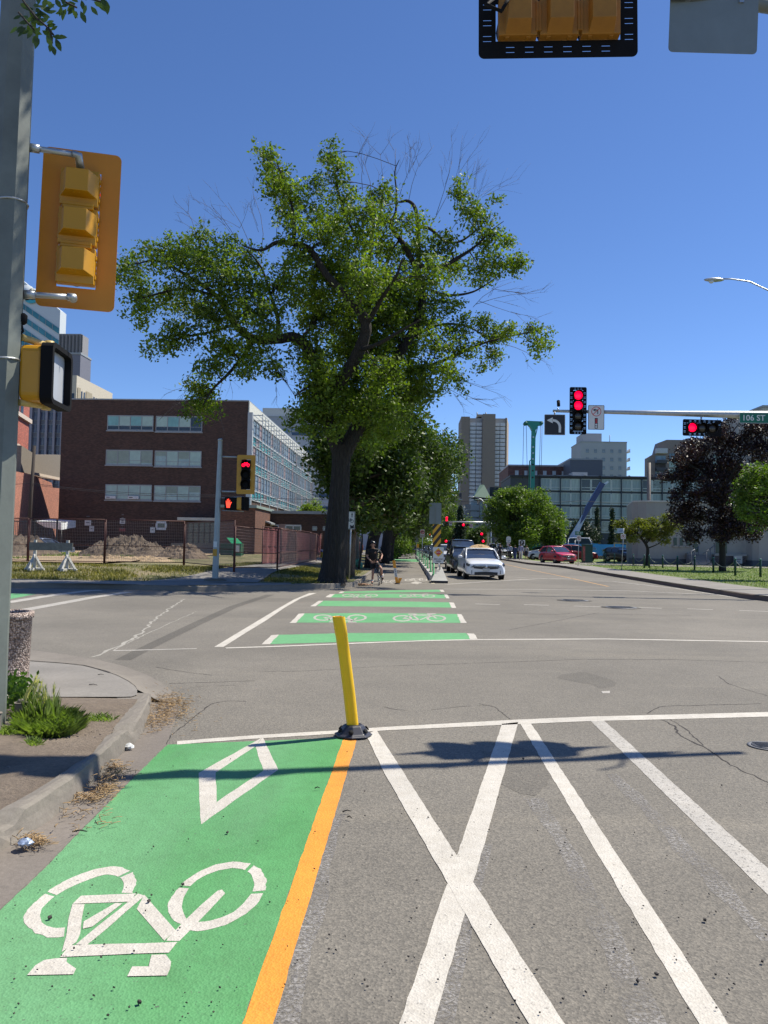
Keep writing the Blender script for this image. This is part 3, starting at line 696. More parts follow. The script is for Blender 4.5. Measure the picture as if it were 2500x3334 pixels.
def signal(name, label, loc, rz, lens, bw=None, bm=None, hm=None, horiz=False, slots=False, s=.345, group=None, tilt=0, visor=.22, dia=.145, symbol=None, lens_off=0, bx_=0):
    n = len(lens); root = thing(name, label, 'traffic light', loc, rz, group)
    if tilt: root.rotation_euler = (0, tilt, rz)
    hm = hm or BLK; tot = n*s
    for k in range(n):
        u = (n-1)/2 - k
        px_, pz_ = (-u*s, 0) if horiz else (0, u*s)
        mb = MB(); g = .012; a = s/2 - g; b = s*.46
        fx = [(a if horiz else b), (b if horiz else a)]
        X, Z = fx
        # faceted housing: front box and a tapered back
        vs = [(-X,0,-Z),(X,0,-Z),(X,0,Z),(-X,0,Z), (-X,.09,-Z),(X,.09,-Z),(X,.09,Z),(-X,.09,Z)]
        if horiz: a1, b1, a2, b2, dz = X*.66, Z*.96, X*.60, Z*.62, 0
        else: a1, b1, a2, b2, dz = X*.96, Z*.64, X*.58, Z*.60, Z*.06
        vs += [(-a1,.095,-b1+dz),(a1,.095,-b1+dz),(a1,.095,b1+dz),(-a1,.095,b1+dz),(-a2,.215,-b2+dz*1.5),(a2,.215,-b2+dz*1.5),(a2,.215,b2+dz*1.5),(-a2,.215,b2+dz*1.5)]
        mb.add(vs, [(0,1,2,3),(0,4,5,1),(1,5,6,2),(2,6,7,3),(3,7,4,0),(4,8,9,5),(5,9,10,6),(6,10,11,7),(7,11,8,4),(8,12,13,9),(9,13,14,10),(10,14,15,11),(11,15,12,8),(12,15,14,13)])
        for e in (-1, 1):       # joints between sections
            if (k == 0 and e == -1) or (k == n-1 and e == 1): continue
            if horiz: mb.bx(e*(X) - .012, e*X + .012, .01, .10, -Z*.8, Z*.8)
            else: mb.bx(-X*.8, X*.8, .01, .12, -e*Z - .012, -e*Z + .012)
        if hm is not BLK:       # hinge lugs, latches and screws
            for e in (-1, 1):
                for q in (-.55, .55):
                    c_ = (e*X*.99, .05, q*Z) if not horiz else (q*X, .05, e*Z*.99)
                    mb.box(c_, (.022,.05,.035) if not horiz else (.035,.05,.022))
            for q in (-.02, .02): mb.box((q, .20, -Z*.6) if not horiz else (-X*.5, .20, q), (.008,.008,.008))
        h = mb.build('housing', hm, root, (px_, 0, pz_), fixn=True, bevel=.006)
        lm = {'r': REDL, 'o': OFFL, 'b': BLK, 'g': OFFL}[lens[k]]
        mb = MB(); mb.lathe([(dia, -.012), (dia*.75, -.03), (dia*.3, -.036), (.002, -.038)], (0,0,0), 20, 0, True, 'y')
        mb.build('lens', lm, h, (lens_off, 0, 0))
        if visor:
            mb = MB(); vs = []; rr = dia*1.1
            for j in range(15):
                t = R(-35 + 250*j/14)
                L = visor * (.55 + .45*max(0, math.sin(t)))
                for q, r_ in ((0, rr), (-L, rr*1.02), (-L, rr*.96), (0, rr*.94)): vs.append((r_*math.cos(t), q, r_*math.sin(t)))
            mb.add(vs, [(j*4+i, j*4+(i+1) % 4, j*4+4+(i+1) % 4, j*4+4+i) for j in range(14) for i in range(4)], 0, False)
            mb.build('visor', BLK if hm is not AMBER else BLKM, h, fixn=True)
        if symbol and k == 0: symbol(h)
    if bw:
        W_, H_ = bw
        hx, hz_ = (tot/2+.005, s*.47) if horiz else (s*.47, tot/2+.005)
        sl = []
        if slots:
            def row(x0, x1, z, cnt, vert=False):
                st = (x1-x0)/cnt
                for i in range(cnt):
                    a, b = x0 + st*(i+.28), x0 + st*(i+.72)
                    sl.append((a, b, z-.0035, z+.0035))
            ex = W_/2 - .035; mg = (W_/2 + hx)/2; mz = (H_/2 + hz_)/2
            for sg in (-1, 1):
                for dz in (-.022, .022):
                    row(-hx*.92, hx*.92, sg*mz + dz, 6 if horiz else 3)
                    for zc in np.linspace(-hz_*.85, hz_*.85, 3 if horiz else 9):
                        sl.append((sg*mg - .035, sg*mg + .035, zc+dz-.0035, zc+dz+.0035))
        xs = sorted(set([-W_/2, W_/2, -hx, hx, -W_/2+.05, W_/2-.05] + [q for r_ in sl for q in r_[:2]]))
        zs_ = sorted(set([-H_/2, H_/2, -hz_, hz_, -H_/2+.05, H_/2-.05] + [q for r_ in sl for q in r_[2:]]))
        mb = MB(); idx = {}
        def vi(i, j):
            if (i, j) not in idx: idx[(i, j)] = len(mb.v); mb.v.append((xs[i], 0, zs_[j]))
            return idx[(i, j)]
        for i in range(len(xs)-1):
            for j in range(len(zs_)-1):
                cx, cz = (xs[i]+xs[i+1])/2, (zs_[j]+zs_[j+1])/2
                if abs(cx) < hx and abs(cz) < hz_: continue
                if abs(cx) > W_/2-.05 and abs(cz) > H_/2-.05: continue
                if any(a < cx < b and c < cz < d for a, b, c, d in sl): continue
                mb.f.append([vi(i, j), vi(i+1, j), vi(i+1, j+1), vi(i, j+1)]); mb.m.append(0); mb.s.append(False)
        for sx in (-1, 1):
            for sz in (-1, 1):
                c = (sx*(W_/2-.05), 0, sz*(H_/2-.05)); arc = [(c[0]+sx*.05*math.cos(R(a)), 0, c[2]+sz*.05*math.sin(R(a))) for a in range(0, 91, 15)]
                mb.add([c]+arc, [tuple(range(len(arc)+1))])
        bp = mb.build('backplate', bm or BLK, root, (bx_, .012, 0), fixn=True)
        so_ = bp.modifiers.new('th', 'SOLIDIFY'); so_.thickness = .004; so_.offset = 0
    return root

def sign(name, label, loc, rz, w, h, face=None, r=.03, group=None, border=None, cat='sign', tilt=0):
    root = thing(name, label, cat, loc, rz, group)
    if tilt: root.rotation_euler = (0, tilt, rz)
    mb = MB(); mb.prism(rrect(w, h, r), 0, .004)
    mb.build('panel', SIGNBACK, root, fixn=True)
    if face is not None:
        mb = MB(); mb.prism(rrect(w-.006, h-.006, r), -.003, -.0005); mb.build('face', face, root, fixn=True)
    if border:
        mb = MB(); bm_, off, th = border; O = rrect(w-2*off, h-2*off, r*.8); I = rrect(w-2*off-2*th, h-2*off-2*th, r*.6); vs = []
        for a, b in zip(O, I): vs += [(a[0], -.0045, a[1]), (b[0], -.0045, b[1])]
        k = len(O); mb.add(vs, [(2*i, 2*i+1, (2*i+3) % (2*k), (2*i+2) % (2*k)) for i in range(k)]); mb.build('border', bm_, root)
    return root
def shape(root, polys, m, y=-.005, name='symbol'):
    mb = MB()
    for P in polys: mb.prism(P, y, y+.002)
    return mb.build(name, m, root, fixn=True)
def bar2(a, b, w):
    d = Vector((b[0]-a[0], b[1]-a[1])); nn = Vector((-d.y, d.x)).normalized()*w/2
    return [(a[0]+nn.x, a[1]+nn.y), (a[0]-nn.x, a[1]-nn.y), (b[0]-nn.x, b[1]-nn.y), (b[0]+nn.x, b[1]+nn.y)]
def ringp(cx, cz, r, w, n=28):
    """ring as list of quads"""
    out = []
    for k in range(n):
        a, b = 2*math.pi*k/n, 2*math.pi*(k+1)/n
        out.append([(cx+r*math.cos(a), cz+r*math.sin(a)), (cx+r*math.cos(b), cz+r*math.sin(b)), (cx+(r-w)*math.cos(b), cz+(r-w)*math.sin(b)), (cx+(r-w)*math.cos(a), cz+(r-w)*math.sin(a))])
    return out
def bike_polys(s, cx=0, cz=0, w=.03):
    w *= s; f = lambda x, z: (cx + x*s, cz + z*s)
    P = ringp(cx-.29*s, cz-.08*s, .2*s, w, 18) + ringp(cx+.29*s, cz-.08*s, .2*s, w, 18)
    for a, b in (((-.29,-.08),(-.14,.14)),((-.14,.14),(.16,.14)),((.16,.14),(0,-.1)),((0,-.1),(-.14,.14)),((-.29,-.08),(0,-.1)),((.29,-.08),(.14,.2)),((-.2,.19),(-.07,.19)),((.07,.21),(.2,.21))):
        P.append(bar2(f(*a), f(*b), w))
    return P
def post(root, h, r=.03, m=None, name='post', loc=(0, .03, 0), n=8):
    mb = MB(); mb.tube([(0, 0, 0), (0, 0, h)], r, n); return mb.build(name, m or STEEL, root, loc)

# ================================================================== NEAR SIGNAL MAST
pb = at(-58, 2372, 5.72); pt = at(62, 0, 5.72); pdir = (pt - pb) / (pt.z - pb.z)
pb = pb + pdir * (0.1 - pb.z)
mast = thing('signal_mast', 'pale grey faceted signal mast filling the left edge beside the near corner', 'signal mast', pb)
mb = MB(); top = pdir*6.9
mb.tube([(0,0,0.02), tuple(pdir*.6), tuple(top)], [.165, .155, .118], 8, sm=False)
mp_ = mb.build('pole', POLEG, mast)
mb = MB(); mb.prism([(-.24,-.24),(.24,-.24),(.24,.24),(-.24,.24)], 0, .035, plane='xy')
mb.build('base_plate', KERB, mast)
for dx in (-.19, .19):
    for dy in (-.19, .19):
        mb = MB(); mb.prism([(.05*math.cos(R(a)), .05*math.sin(R(a))) for a in range(0, 360, 60)], .035, .16, plane='xy', o=(dx, dy, 0)); mb.lathe([(.03,.16),(.03,.175),(.02,.185)], (dx,dy,0), 8)
        mb.build('anchor_bolt_cover', KERB, mast, bevel=.006)
arm_a = pb + pdir*6.0
arm_m = at(1815, -125, 6.55); arm_b = Vector((arm_a.x + (arm_m.x-arm_a.x)*2.28, arm_a.y + (arm_m.y-arm_a.y)*2.75, 6.62))
mb = MB(); mb.tube([arm_a - pb, arm_m + Vector((0,.12,0)) - pb, arm_b - pb], [.10, .075, .045], 8)
mb.build('arm', POLEG, mast)
for zb in (3.92, 2.72):
    c = pdir*zb; mb = MB(); rr = .158 - zb*.0065
    mb.tube([(c.x + rr*math.cos(a), c.y + rr*math.sin(a), c.z + .02*math.cos(a)) for a in np.linspace(0, 2*math.pi, 17)], .009, 5)
    mb.build('clamp_band', STEEL, mast)
# yellow rear-facing signal on the mast
sg = at(258, 750, 6.15)
S1 = signal('traffic_signal', 'large amber traffic signal seen from behind, with orange backplate, clamped to the near mast', sg, R(180+14), ['r','o','o'], (.60, 1.30), AMBER_D, AMBER, s=.315, tilt=R(-1.0))
mb = MB()
def loc_of(root, p):
    return root.matrix_basis.inverted() @ p
for (a, b, cc) in (((92,480),(255,505),(262,540)), ((78,958),(238,968),(238,966))):
    pa = at(*a, 5.78); pb2 = at(*b, 5.92); mbt = MB()
    e = at(cc[0], cc[1]+8, 6.0)
    P = [loc_of(S1, q) for q in (pa, pb2)]
    mbt.tube(P, .022, 10); mbt.tube([P[0], P[0].lerp(P[1], .22)], .033, 10); mbt.tube([P[1].lerp(P[0], .12), P[1], loc_of(S1, e)], .031, 10)
    mbt.build('bracket', STEEL, S1)
# overhead horizontal signal seen from behind
ov = at(1815, 75, 6.5)
S2 = signal('traffic_signal', 'overhead horizontal signal seen from behind: amber housings in a slotted black backplate', ov, R(180), ['r','o','o'], (1.335, .62), BLK, M('shaded_amber', (.32,.14,.012), .6, 0, .15, 6), horiz=True, slots=True, s=.345, tilt=R(.6))  # amber darkened: shade on the down-facing housings put into the colour
mb = MB(); mb.tube([(.25, .20, .12), (.28, .28, .33), (.28, .12, .42)], .03, 8); mb.build('hanger', BLK, S2); mb = MB(); mb.tube([(.52, .06, .20), (.62, .17, .05), (.50, .23, -.05), (.42,.22,.1)], .018, 8)
mb.build('cable', BLK, S2)
ns = at(2323, 58, 7.0)
S3 = sign('street_sign', 'blank grey back of an overhead sign at the top right corner', ns, R(180), .79, .66, SIGNW, .04, tilt=R(-2))
for q in (-.24, .24): mb = MB(); mb.bx(q-.02, q+.02, .004, .02, .14, .45); mb.build('hanger', STEEL, S3)
# rest of the arm, beyond the right of the frame: tall signal, signs
av = arm_m.lerp(arm_b, .57)
S4 = signal('traffic_signal', 'second horizontal signal on the mast arm beyond the right of the frame', (av.x, av.y+.25, av.z-.85), R(190), ['r','o','o'], (1.36, .64), BLK, AMBER, horiz=True, s=.35, visor=.3)
S6 = sign('street_sign', 'back of a small square sign hanging near the tip of the mast arm', (av.x+1.0, av.y+.25, av.z-.8), R(190), .5, .5, SIGNW)
mb = MB(); mb.tube([(0,.1,.25), (0,.25,.60), (0,.25,.86)], .03, 8); mb.build('hanger', BLK, S4); mb = MB(); mb.tube([(0,.02,.15), (0,.22,.40), (0,.25,.66)], .016, 8); mb.build('hanger', STEEL, S6)
# pedestrian signal on the mast
pd = thing('pedestrian_signal', 'amber pedestrian signal with black framed blank screen on the near mast', 'pedestrian signal', at(165, 1230, 5.95), R(96))
mb = MB(); mb.prism(rrect(.42, .43, .06), 0, .16); mb.build('housing', AMBER, pd, fixn=True, bevel=.02)
mb = MB(); O = rrect(.46, .47, .06); I = rrect(.385, .395, .03); k = len(O)
vs = [(a[0], y, a[1]) for y in (0, -.09) for a in O] + [(a[0], y, a[1]) for y in (-.09, 0) for a in I]
mb.add(vs, [(s_*k+i, s_*k+(i+1) % k, (s_+1)*k+(i+1) % k, (s_+1)*k+i) for s_ in range(3) for i in range(k)]); mb.build('frame', BLK, pd, fixn=True)
mb = MB(); mb.prism(rrect(.39, .40, .02), -.035, -.012); mb.build('screen', M('grey_signal_screen', (.40,.42,.45), .35, 0, .04, 3), pd, fixn=True)
for (a, b) in (((70,1098),(160,1128)), ((62,1310),(150,1322))):
    mbt = MB(); P = [pd.matrix_basis.inverted() @ q for q in (at(*a, 5.75), at(*b, 5.98))]
    mbt.tube(P, .026, 10); mbt.tube([P[1]-Vector((0,0,.03)), P[1]+Vector((0,0,.04))], .038, 10)
    mbt.build('bracket', M('cream_bracket', (.50,.36,.12), .5), pd)
dt = thing('cable_junction', 'small black junction box with looping cable on the near mast', 'junction box', at(72, 1035, 5.75))
mb = MB(); mb.lathe([(.02,-.05),(.036,-.035),(.038,.02),(.02,.035)], (0,0,0), 12); mb.tube([(-.01,0,-.03),(.01,.0,-.10),(-.03,0,-.15),(-.05,0,-.14)], .010, 8); mb.tube([(-.02,0,.03),(-.03,0,.2),(-.04,0,.1),(-.10,0,-.08),(-.22,-.02,-.07)], .007, 6)
mb.build('box_and_cable', BLK, dt)

# ================================================================== FAR LEFT POLE WITH BICYCLE SIGNAL
fb = G(700, 1893, .15)
fp = thing('signal_pole', 'grey steel pole carrying the bicycle signal on the far left corner', 'signal pole', fb)
lean = at(717, 1436, fb.y) - fb
mb = MB(); mb.tube([(0,0,0), tuple(lean)], [.115, .075], 8, sm=False); mb.build('pole', M('weathered_steel_pole', (.30,.34,.35), .5, .4, .12, 4), fp)
mb = MB(); mb.lathe([(.42,0),(.40,.06),(.30,.10),(.13,.11)], (0,0,0), 10); o = mb.build('footing', concrete_mat('dark_footing', (.12,.11,.09)), fp)
mb = MB(); mb.lathe([(.085, 0), (.085,.06), (.05,.09)], tuple(lean), 8); mb.build('cap', STEEL, fp)
mb = MB(); mb.box((.0,-.13,1.0), (.13,.06,.24)); mb.build('push_button', M('button_amber', (.55,.28,.03)), fp)
mb = MB(); mb.box((.0,-.12,1.28), (.12,.02,.2)); mb.build('button_sign', SIGNW, fp)
def bsym(h):
    o = shape(h, bike_polys(.30, 0, 0, .09), REDL, -.045, 'bicycle_symbol')
bs = at(800, 1545, fb.y - .05)
BS = signal('bicycle_signal', 'bicycle signal with amber backplate showing a red bicycle, on the far left pole', bs, 0, ['b','b','b'], (.64, 1.36), AMBER, BLK, s=.345, symbol=bsym, visor=.20)
for yy in (1487, 1600):
    mb = MB(); a = at(722, yy, fb.y); b = at(790, yy+1, fb.y); mb.tube([a-bs, b-bs + Vector((0,.1,0))], .03, 8); mb.build('bracket', STEEL, BS)
ph = at(755, 1640, fb.y - .05)
PH = thing('pedestrian_signal', 'black pedestrian signal showing a lit red hand, on the far left pole', 'pedestrian signal', ph)
mb = MB(); mb.prism(rrect(.50, .44, .06), -.06, .14); mb.build('housing', BLK, PH, fixn=True)
hand = [(-.05,-.12),(.045,-.12),(.055,-.05),(.10,.04),(.085,.055),(.045,.01),(.05,.10),(.035,.105),(.02,.03),(.012,.14),(-.006,.14),(-.008,.03),(-.025,.13),(-.043,.125),(-.038,.02),(-.062,.085),(-.078,.078),(-.068,-.02)]
shape(PH, [[(x*1.15-.11, z*1.2) for x, z in hand]], HANDL, -.066, 'lit_hand')
mb = MB(); a = at(722, 1622, fb.y)-ph; mb.tube([a, (.42,0,.24)], .02, 8); a = at(722, 1662, fb.y)-ph; mb.tube([a, (.42,0,-.26)], .016, 8); mb.build('bracket', STEEL, PH)
p2 = thing('pedestrian_signal', 'amber pedestrian signal turned side-on beside the lit red hand', 'pedestrian signal', at(792, 1640, fb.y - .05), R(80))
mb = MB(); mb.prism(rrect(.44, .44, .05), -.02, .15); mb.build('housing', AMBER, p2, fixn=True)
mb = MB(); mb.prism(rrect(.47, .46, .05), -.12, -.02); mb.build('frame', BLK, p2, fixn=True)

# ================================================================== RIGHT MAST ARM (106 ST)
Yr = 26.5
r0 = at(2720, 1362, Yr); r1 = at(2510, 1352, Yr); r2 = at(1800, 1338, Yr)
RM = thing('signal_mast', 'long tapering steel signal arm reaching in from the right with signs and lights', 'signal mast', (r0.x, r0.y, .14))
o_ = Vector((r0.x, r0.y, .14))
mb = MB(); mb.tube([(0,0,0), (0,0,r0.z+.3)], [.17, .13], 8, sm=False); mb.build('pole', STEEL, RM)
mb = MB(); mb.tube([r0-o_, r1-o_, at(2150,1345,Yr)-o_, r2-o_], [.16,.145,.085,.045], 10); mb.build('arm', STEEL, RM)
def onarm(px, py): return at(px, py, Yr - .14)
q = onarm(1882, 1337); SR1 = signal('traffic_signal', 'tall vertical signal with two red lights lit on the right arm', q, 0, ['r','r','o','o'], (.57, 1.60), BLK, BLK, slots=True, s=.345, tilt=R(0), visor=.2)
q = onarm(2286, 1393); SR2 = signal('traffic_signal', 'horizontal signal with one red light lit hanging under the right arm', q, 0, ['r','o','o'], (1.28, .56), BLK, BLK, horiz=True, slots=True, s=.335, visor=.2, tilt=R(1))
mb = MB(); mb.tube([(.0,.1,.2),(.0,.1,.42)], .03, 8); mb.build('hanger', STEEL, SR2)
q = onarm(1806, 1383); LT = sign('turn_sign', 'black square sign with a curved white left arrow at the tip of the right arm', q, 0, .70, .70, SIGNB, .03, border=(SIGNW, .004, .012))
AR = [(-.02+.26*math.cos(a)-.04, -.16+.26*math.sin(a)+.08) for a in np.linspace(R(90), 0, 8)]; outr = [(-.06, .22+.0)] ; 
arc_o = [(-.06+.27*math.cos(a), -.08+.27*math.sin(a)) for a in np.linspace(R(95), 0, 9)]; arc_i = [(-.06+.19*math.cos(a), -.08+.19*math.sin(a)) for a in np.linspace(R(95), 0, 9)]
arc_o.append((.21,-.26)); arc_i.append((.13,-.26))
shape(LT, [[arc_o[i], arc_o[i+1], arc_i[i+1], arc_i[i]] for i in range(9)] + [[(-.27,.15),(-.07,.25),(-.07,.05)]], SIGNW)
mb = MB(); mb.tube([(0,.05,.34),(0,.05,.44)], .025, 8); mb.build('hanger', STEEL, LT)
q = onarm(1941, 1359); NT = sign('no_turn_sign', 'white no left turn sign with signal diagram beside the two red lights', q, 0, .54, .83, SIGNW, .03, border=(SIGNB, .006, .012))
shape(NT, ringp(0, .20, .165, .022), SIGNR); shape(NT, [bar2((-.115,.09),(.115,.315),.022)], SIGNR, -.0075, 'slash'); shape(NT, [bar2((-.05,.25),(.055,.25),.028), bar2((.05,.26),(.05,.11),.028), [(-.12,.25),(-.03,.30),(-.03,.20)]], SIGNB, -.006, 'arrow')
shape(NT, [rrect(.10, .36, .01, 2, 0, -.20)], SIGNB, -.005, 'signal_diagram')
shape(NT, [rrect(.07,.07,.034,3,0,-.085), rrect(.07,.07,.034,3,0,-.165)], SIGNR, -.008, 'red_dots'); shape(NT, [rrect(.07,.07,.034,3,0,-.245), rrect(.07,.07,.034,3,0,-.325)], SIGNW, -.008, 'white_dots')
q = onarm(2456, 1361); SN = sign('street_name_sign', 'green street name sign reading 106 ST at the right edge', q, 0, .98, .35, SIGNG, .01, border=(SIGNW, .0, .010))
text_part('106 ST', .27, SIGNW, SN, (-.03, -.006, -.005), FRONT, .001)
cm = thing('traffic_camera', 'small camera on a short stalk above the tip of the right arm', 'camera', onarm(1818, 1336))
mb = MB(); mb.tube([(0,.1,0),(0,.1,.10)], .02, 8); mb.build('stalk', STEEL, cm)
mb = MB(); mb.tube([(0,-.02,.14),(0,.02,.30)], .055, 10); mb.lathe([(.06,-.02),(.05,.03),(.01,.05)], (0,.03,.31), 10); mb.build('body', BLK, cm)
# street lamp top right
lp = at(2322, 913, 30); SL_ = thing('street_lamp', 'grey cobra head street lamp curving in from the right edge against the sky', 'street lamp', (lp.x+4.2, 30, .14))
bo = Vector((lp.x+4.2, 30, .14))
mb = MB(); mb.tube([(0,0,0), (0,0,10.2)], [.12,.07], 8); mb.build('pole', STEEL, SL_)
P = [Vector((0,0,10.1)), Vector((-.5,0,10.75)), at(2500,943,30)-bo+Vector((.3,0,-.1)), at(2500,945,30)-bo, at(2440,917,30)-bo, at(2380,908,30)-bo, at(2350,908,30)-bo]
mb = MB(); mb.tube(P, .028, 8); mb.build('arm', STEEL, SL_)
mb = MB(); hp = at(2328, 911, 30)-bo
mb.lathe([(.02,-.42),(.07,-.36),(.125,-.15),(.13,.05),(.09,.25),(.04,.33)], (0,0,0), 12, 0, True, 'x'); o = mb.build('lamp_head', STEEL, SL_, hp); o.scale = (1,1,.62)
mb = MB(); mb.lathe([(.10,0),(.085,-.05),(.05,-.08),(.01,-.09)], (0,0,0), 12); o = mb.build('lens', M('lamp_glass', (.55,.6,.62), .2), SL_, hp + Vector((-.14,0,-.05))); 

# ================================================================== YELLOW POST
yb = G(1150, 2393, .009)
YP = thing('lane_post', 'leaning yellow plastic post on a black base at the end of the orange line', 'delineator post', yb)
d_ = Vector((-.135, -.09, .93)); 
YM = M('yellow_plastic', (.86,.52,.01), .38, 0, .05, 4)
prof = []
for k in range(24):
    a = 2*math.pi*k/24; r_ = .038 + .0045*math.cos(3*a+1.1) + (.004 if k % 4 == 0 else 0); prof.append((r_*math.cos(a)*1.12, r_*math.sin(a)))
mb = MB(); vs = []
for t in (0.04, .34, .67, .84, .843, 1.0):
    s_ = 1.0 if t < .842 else 1.05
    for x, y in prof: vs.append((x*s_ + d_.x*t + .012*math.sin(t*2.6), y*s_ + d_.y*t, d_.z*t))
k = 24; mb.add(vs, [(j*k+i, j*k+(i+1) % k, (j+1)*k+(i+1) % k, (j+1)*k+i) for j in range(5) for i in range(k)], 0, True)
mb.add([(x*1.05+d_.x+.006, y*1.05+d_.y, d_.z-.012) for x, y in prof], [tuple(range(24))]); mb.build('post', YM, YP)
mb = MB(); mb.lathe([(.150,0),(.150,.012),(.125,.022),(.085,.075),(.068,.085),(.05,.085)], (0,0,0), 8, 0, False); mb.build('base', M('base_rubber', (.035,.035,.045), .4), YP, bevel=.006)
for a in (25, 70, 155, 210, 265, 330):
    c = (math.cos(R(a))*.112, math.sin(R(a))*.112, .043); mb = MB(); mb.lathe([(.020,0),(.020,.008)], (0,0,0), 10); o = mb.build('bolt_hole', M('hole_black', (.004,.004,.004), .9, 0, 0), YP, c)
    o.rotation_euler = Vector((math.cos(R(a))*.8, math.sin(R(a))*.8, .6)).to_track_quat('Z','Y').to_euler()

# ================================================================== AGGREGATE BIN
ab = G(-5, 2255, .1)
AB = thing('litter_bin', 'round exposed aggregate concrete bin behind the near mast', 'litter bin', (ab.x-.15, ab.y+.25, .1))
m, nt, p, L = newmat('exposed_aggregate'); tc = N(nt, 'ShaderNodeTexCoord')
v = N(nt, 'ShaderNodeTexVoronoi', **{'Scale': 55.0}); L.new(tc.outputs['Object'], v.inputs['Vector'])
c = ramp(nt, L, v.outputs['Color'], .1, .9, (.22,.15,.12), (.66,.54,.47)); c = mixc(nt, L, ramp(nt, L, v.outputs['Distance'], .42, .7), c, (.13,.10,.085))
L.new(c, p.inputs['Base Color']); p.inputs['Roughness'].default_value = .85; bumpn(nt, L, mathn(nt, L, 'MULTIPLY', v.outputs['Distance'], -1), p, .9, .015)
bt = at(20, 1992, AB.location.y).z - .1
mb = MB(); mb.lathe([(.27,0),(.285,bt-.06),(.300,bt-.055),(.302,bt),(.25,bt+.003),(.245,bt-.03),(.24,bt-.35)], (0,0,0), 40, cap=False); mb.build('shell', m, AB)
mb = MB(); mb.lathe([(.238,bt-.30),(.01,bt-.30)], (0,0,0), 24); mb.build('liner', BLKM, AB)

# manholes
MH = M('cast_iron', (.17,.17,.175), .6, .4, .2, 20)
for (px_, py_, r_, lab) in ((1870, 1955, .42, 'dark manhole cover left of the dashes in mid junction'), (2022, 1978, .42, 'manhole cover cut by the dashes in mid junction'), (2497, 2429, .12, 'small round iron cover at the right edge')):
    g = G(px_, py_, .004); mb = MB(); t = thing('manhole_cover', lab, 'manhole cover', (g.x, g.y, .004))
    mb.lathe([(r_*1.18, 0), (r_*1.18, .003), (r_, .004), (r_*.98, .003)], (0,0,0), 28); mb.build('rim', ASPH_D if r_ > .2 else MH, t)
    mb = MB(); mb.lathe([(r_*.95, .003), (r_*.94, .008), (.01, .008)], (0,0,0), 28)
    for k in range(-3, 4): mb.bx(-r_*.7, r_*.7, k*r_*.2-.012*r_, k*r_*.2+.012*r_, .008, .013)
    mb.build('lid', MH, t)
# ================================================================== BIKE LANE FURNITURE
PCAST = concrete_mat('precast_concrete', (.42,.41,.38))
def Xb(y): return interp(y, [33, 118], [1.02, .70])
ys_ = [34.3, 40.2, 46.2, 52.2, 58.2, 64.2, 70.2, 76.2, 84, 92, 100, 108]
bc = thing('barrier_block', 'long low concrete kerb block at the near end of the bike lane divider', 'barrier', (Xb(37.2), 37.2, 0), 0, 'concrete blocks dividing the bike lane')
mb = MB(); mb.prism([(-.17,0),(.17,0),(.12,.2),(-.12,.2)], -2.9, 2.9); mb.build('block', PCAST, bc, bevel=.02)
for y in ys_[1:-1]:
    if y in (70.2,): continue
    q = dup(bc, (Xb(y+2.9), y+2.9, 0), None, 'one of the low concrete kerb blocks dividing the bike lane from the cars')
wd_ = G(1427, 1897, 0); WDG = thing('barrier_block', 'wedge shaped concrete end block carrying the striped marker sign', 'barrier', (wd_.x, wd_.y, 0), 0, 'concrete blocks dividing the bike lane')
mb = MB(); mb.add([(-.32,-.45,0),(.36,-.45,0),(.30,1.2,0),(-.22,1.2,0),(-.32,-.45,.10),(.36,-.45,.10),(.16,.55,.62),(-.02,.55,.62),(.14,1.2,.30),(-.14,1.2,.30)],
   [(0,3,2,1),(0,1,5,4),(4,5,6,7),(6,5,1,2,8),(7,9,3,0,4),(7,6,8,9),(9,8,2,3)]); mb.build('block', PCAST, WDG, fixn=True, bevel=.01)
mb = MB(); mb.bx(-.33,.37,-.475,-.452,0,.09); mb.build('rubber_edge', BLKM, WDG)
gp0 = thing('lane_post', 'green flexible post with pale top on the bike lane divider', 'delineator post', (Xb(34.9), 34.9, .2), 0, 'green posts along the bike lane divider')
mb = MB(); mb.lathe([(.075,0),(.07,.05),(.04,.07),(.038,.78)], (0,0,0), 10); mb.build('post', GREENP, gp0)
mb = MB(); mb.lathe([(.041,.60),(.041,.68),(.045,.685),(.045,.79),(.01,.80)], (0,0,0), 10); mb.build('reflector', M('pale_post_top', (.34,.50,.36), .5), gp0)
nms = ['nearest','second nearest','third nearest','fourth nearest']
gp0['label'] = 'nearest of the green lane posts, just behind the striped sign'
py_ = [39.4, 45.5, 51, 57, 64, 71, 79, 88, 98, 108]
for i, y in enumerate(py_):
    q = dup(gp0, (Xb(y), y, .2), None, ('%s of the green lane posts along the divider' % nms[i+1]) if i < 3 else 'green post far along the bike lane divider')
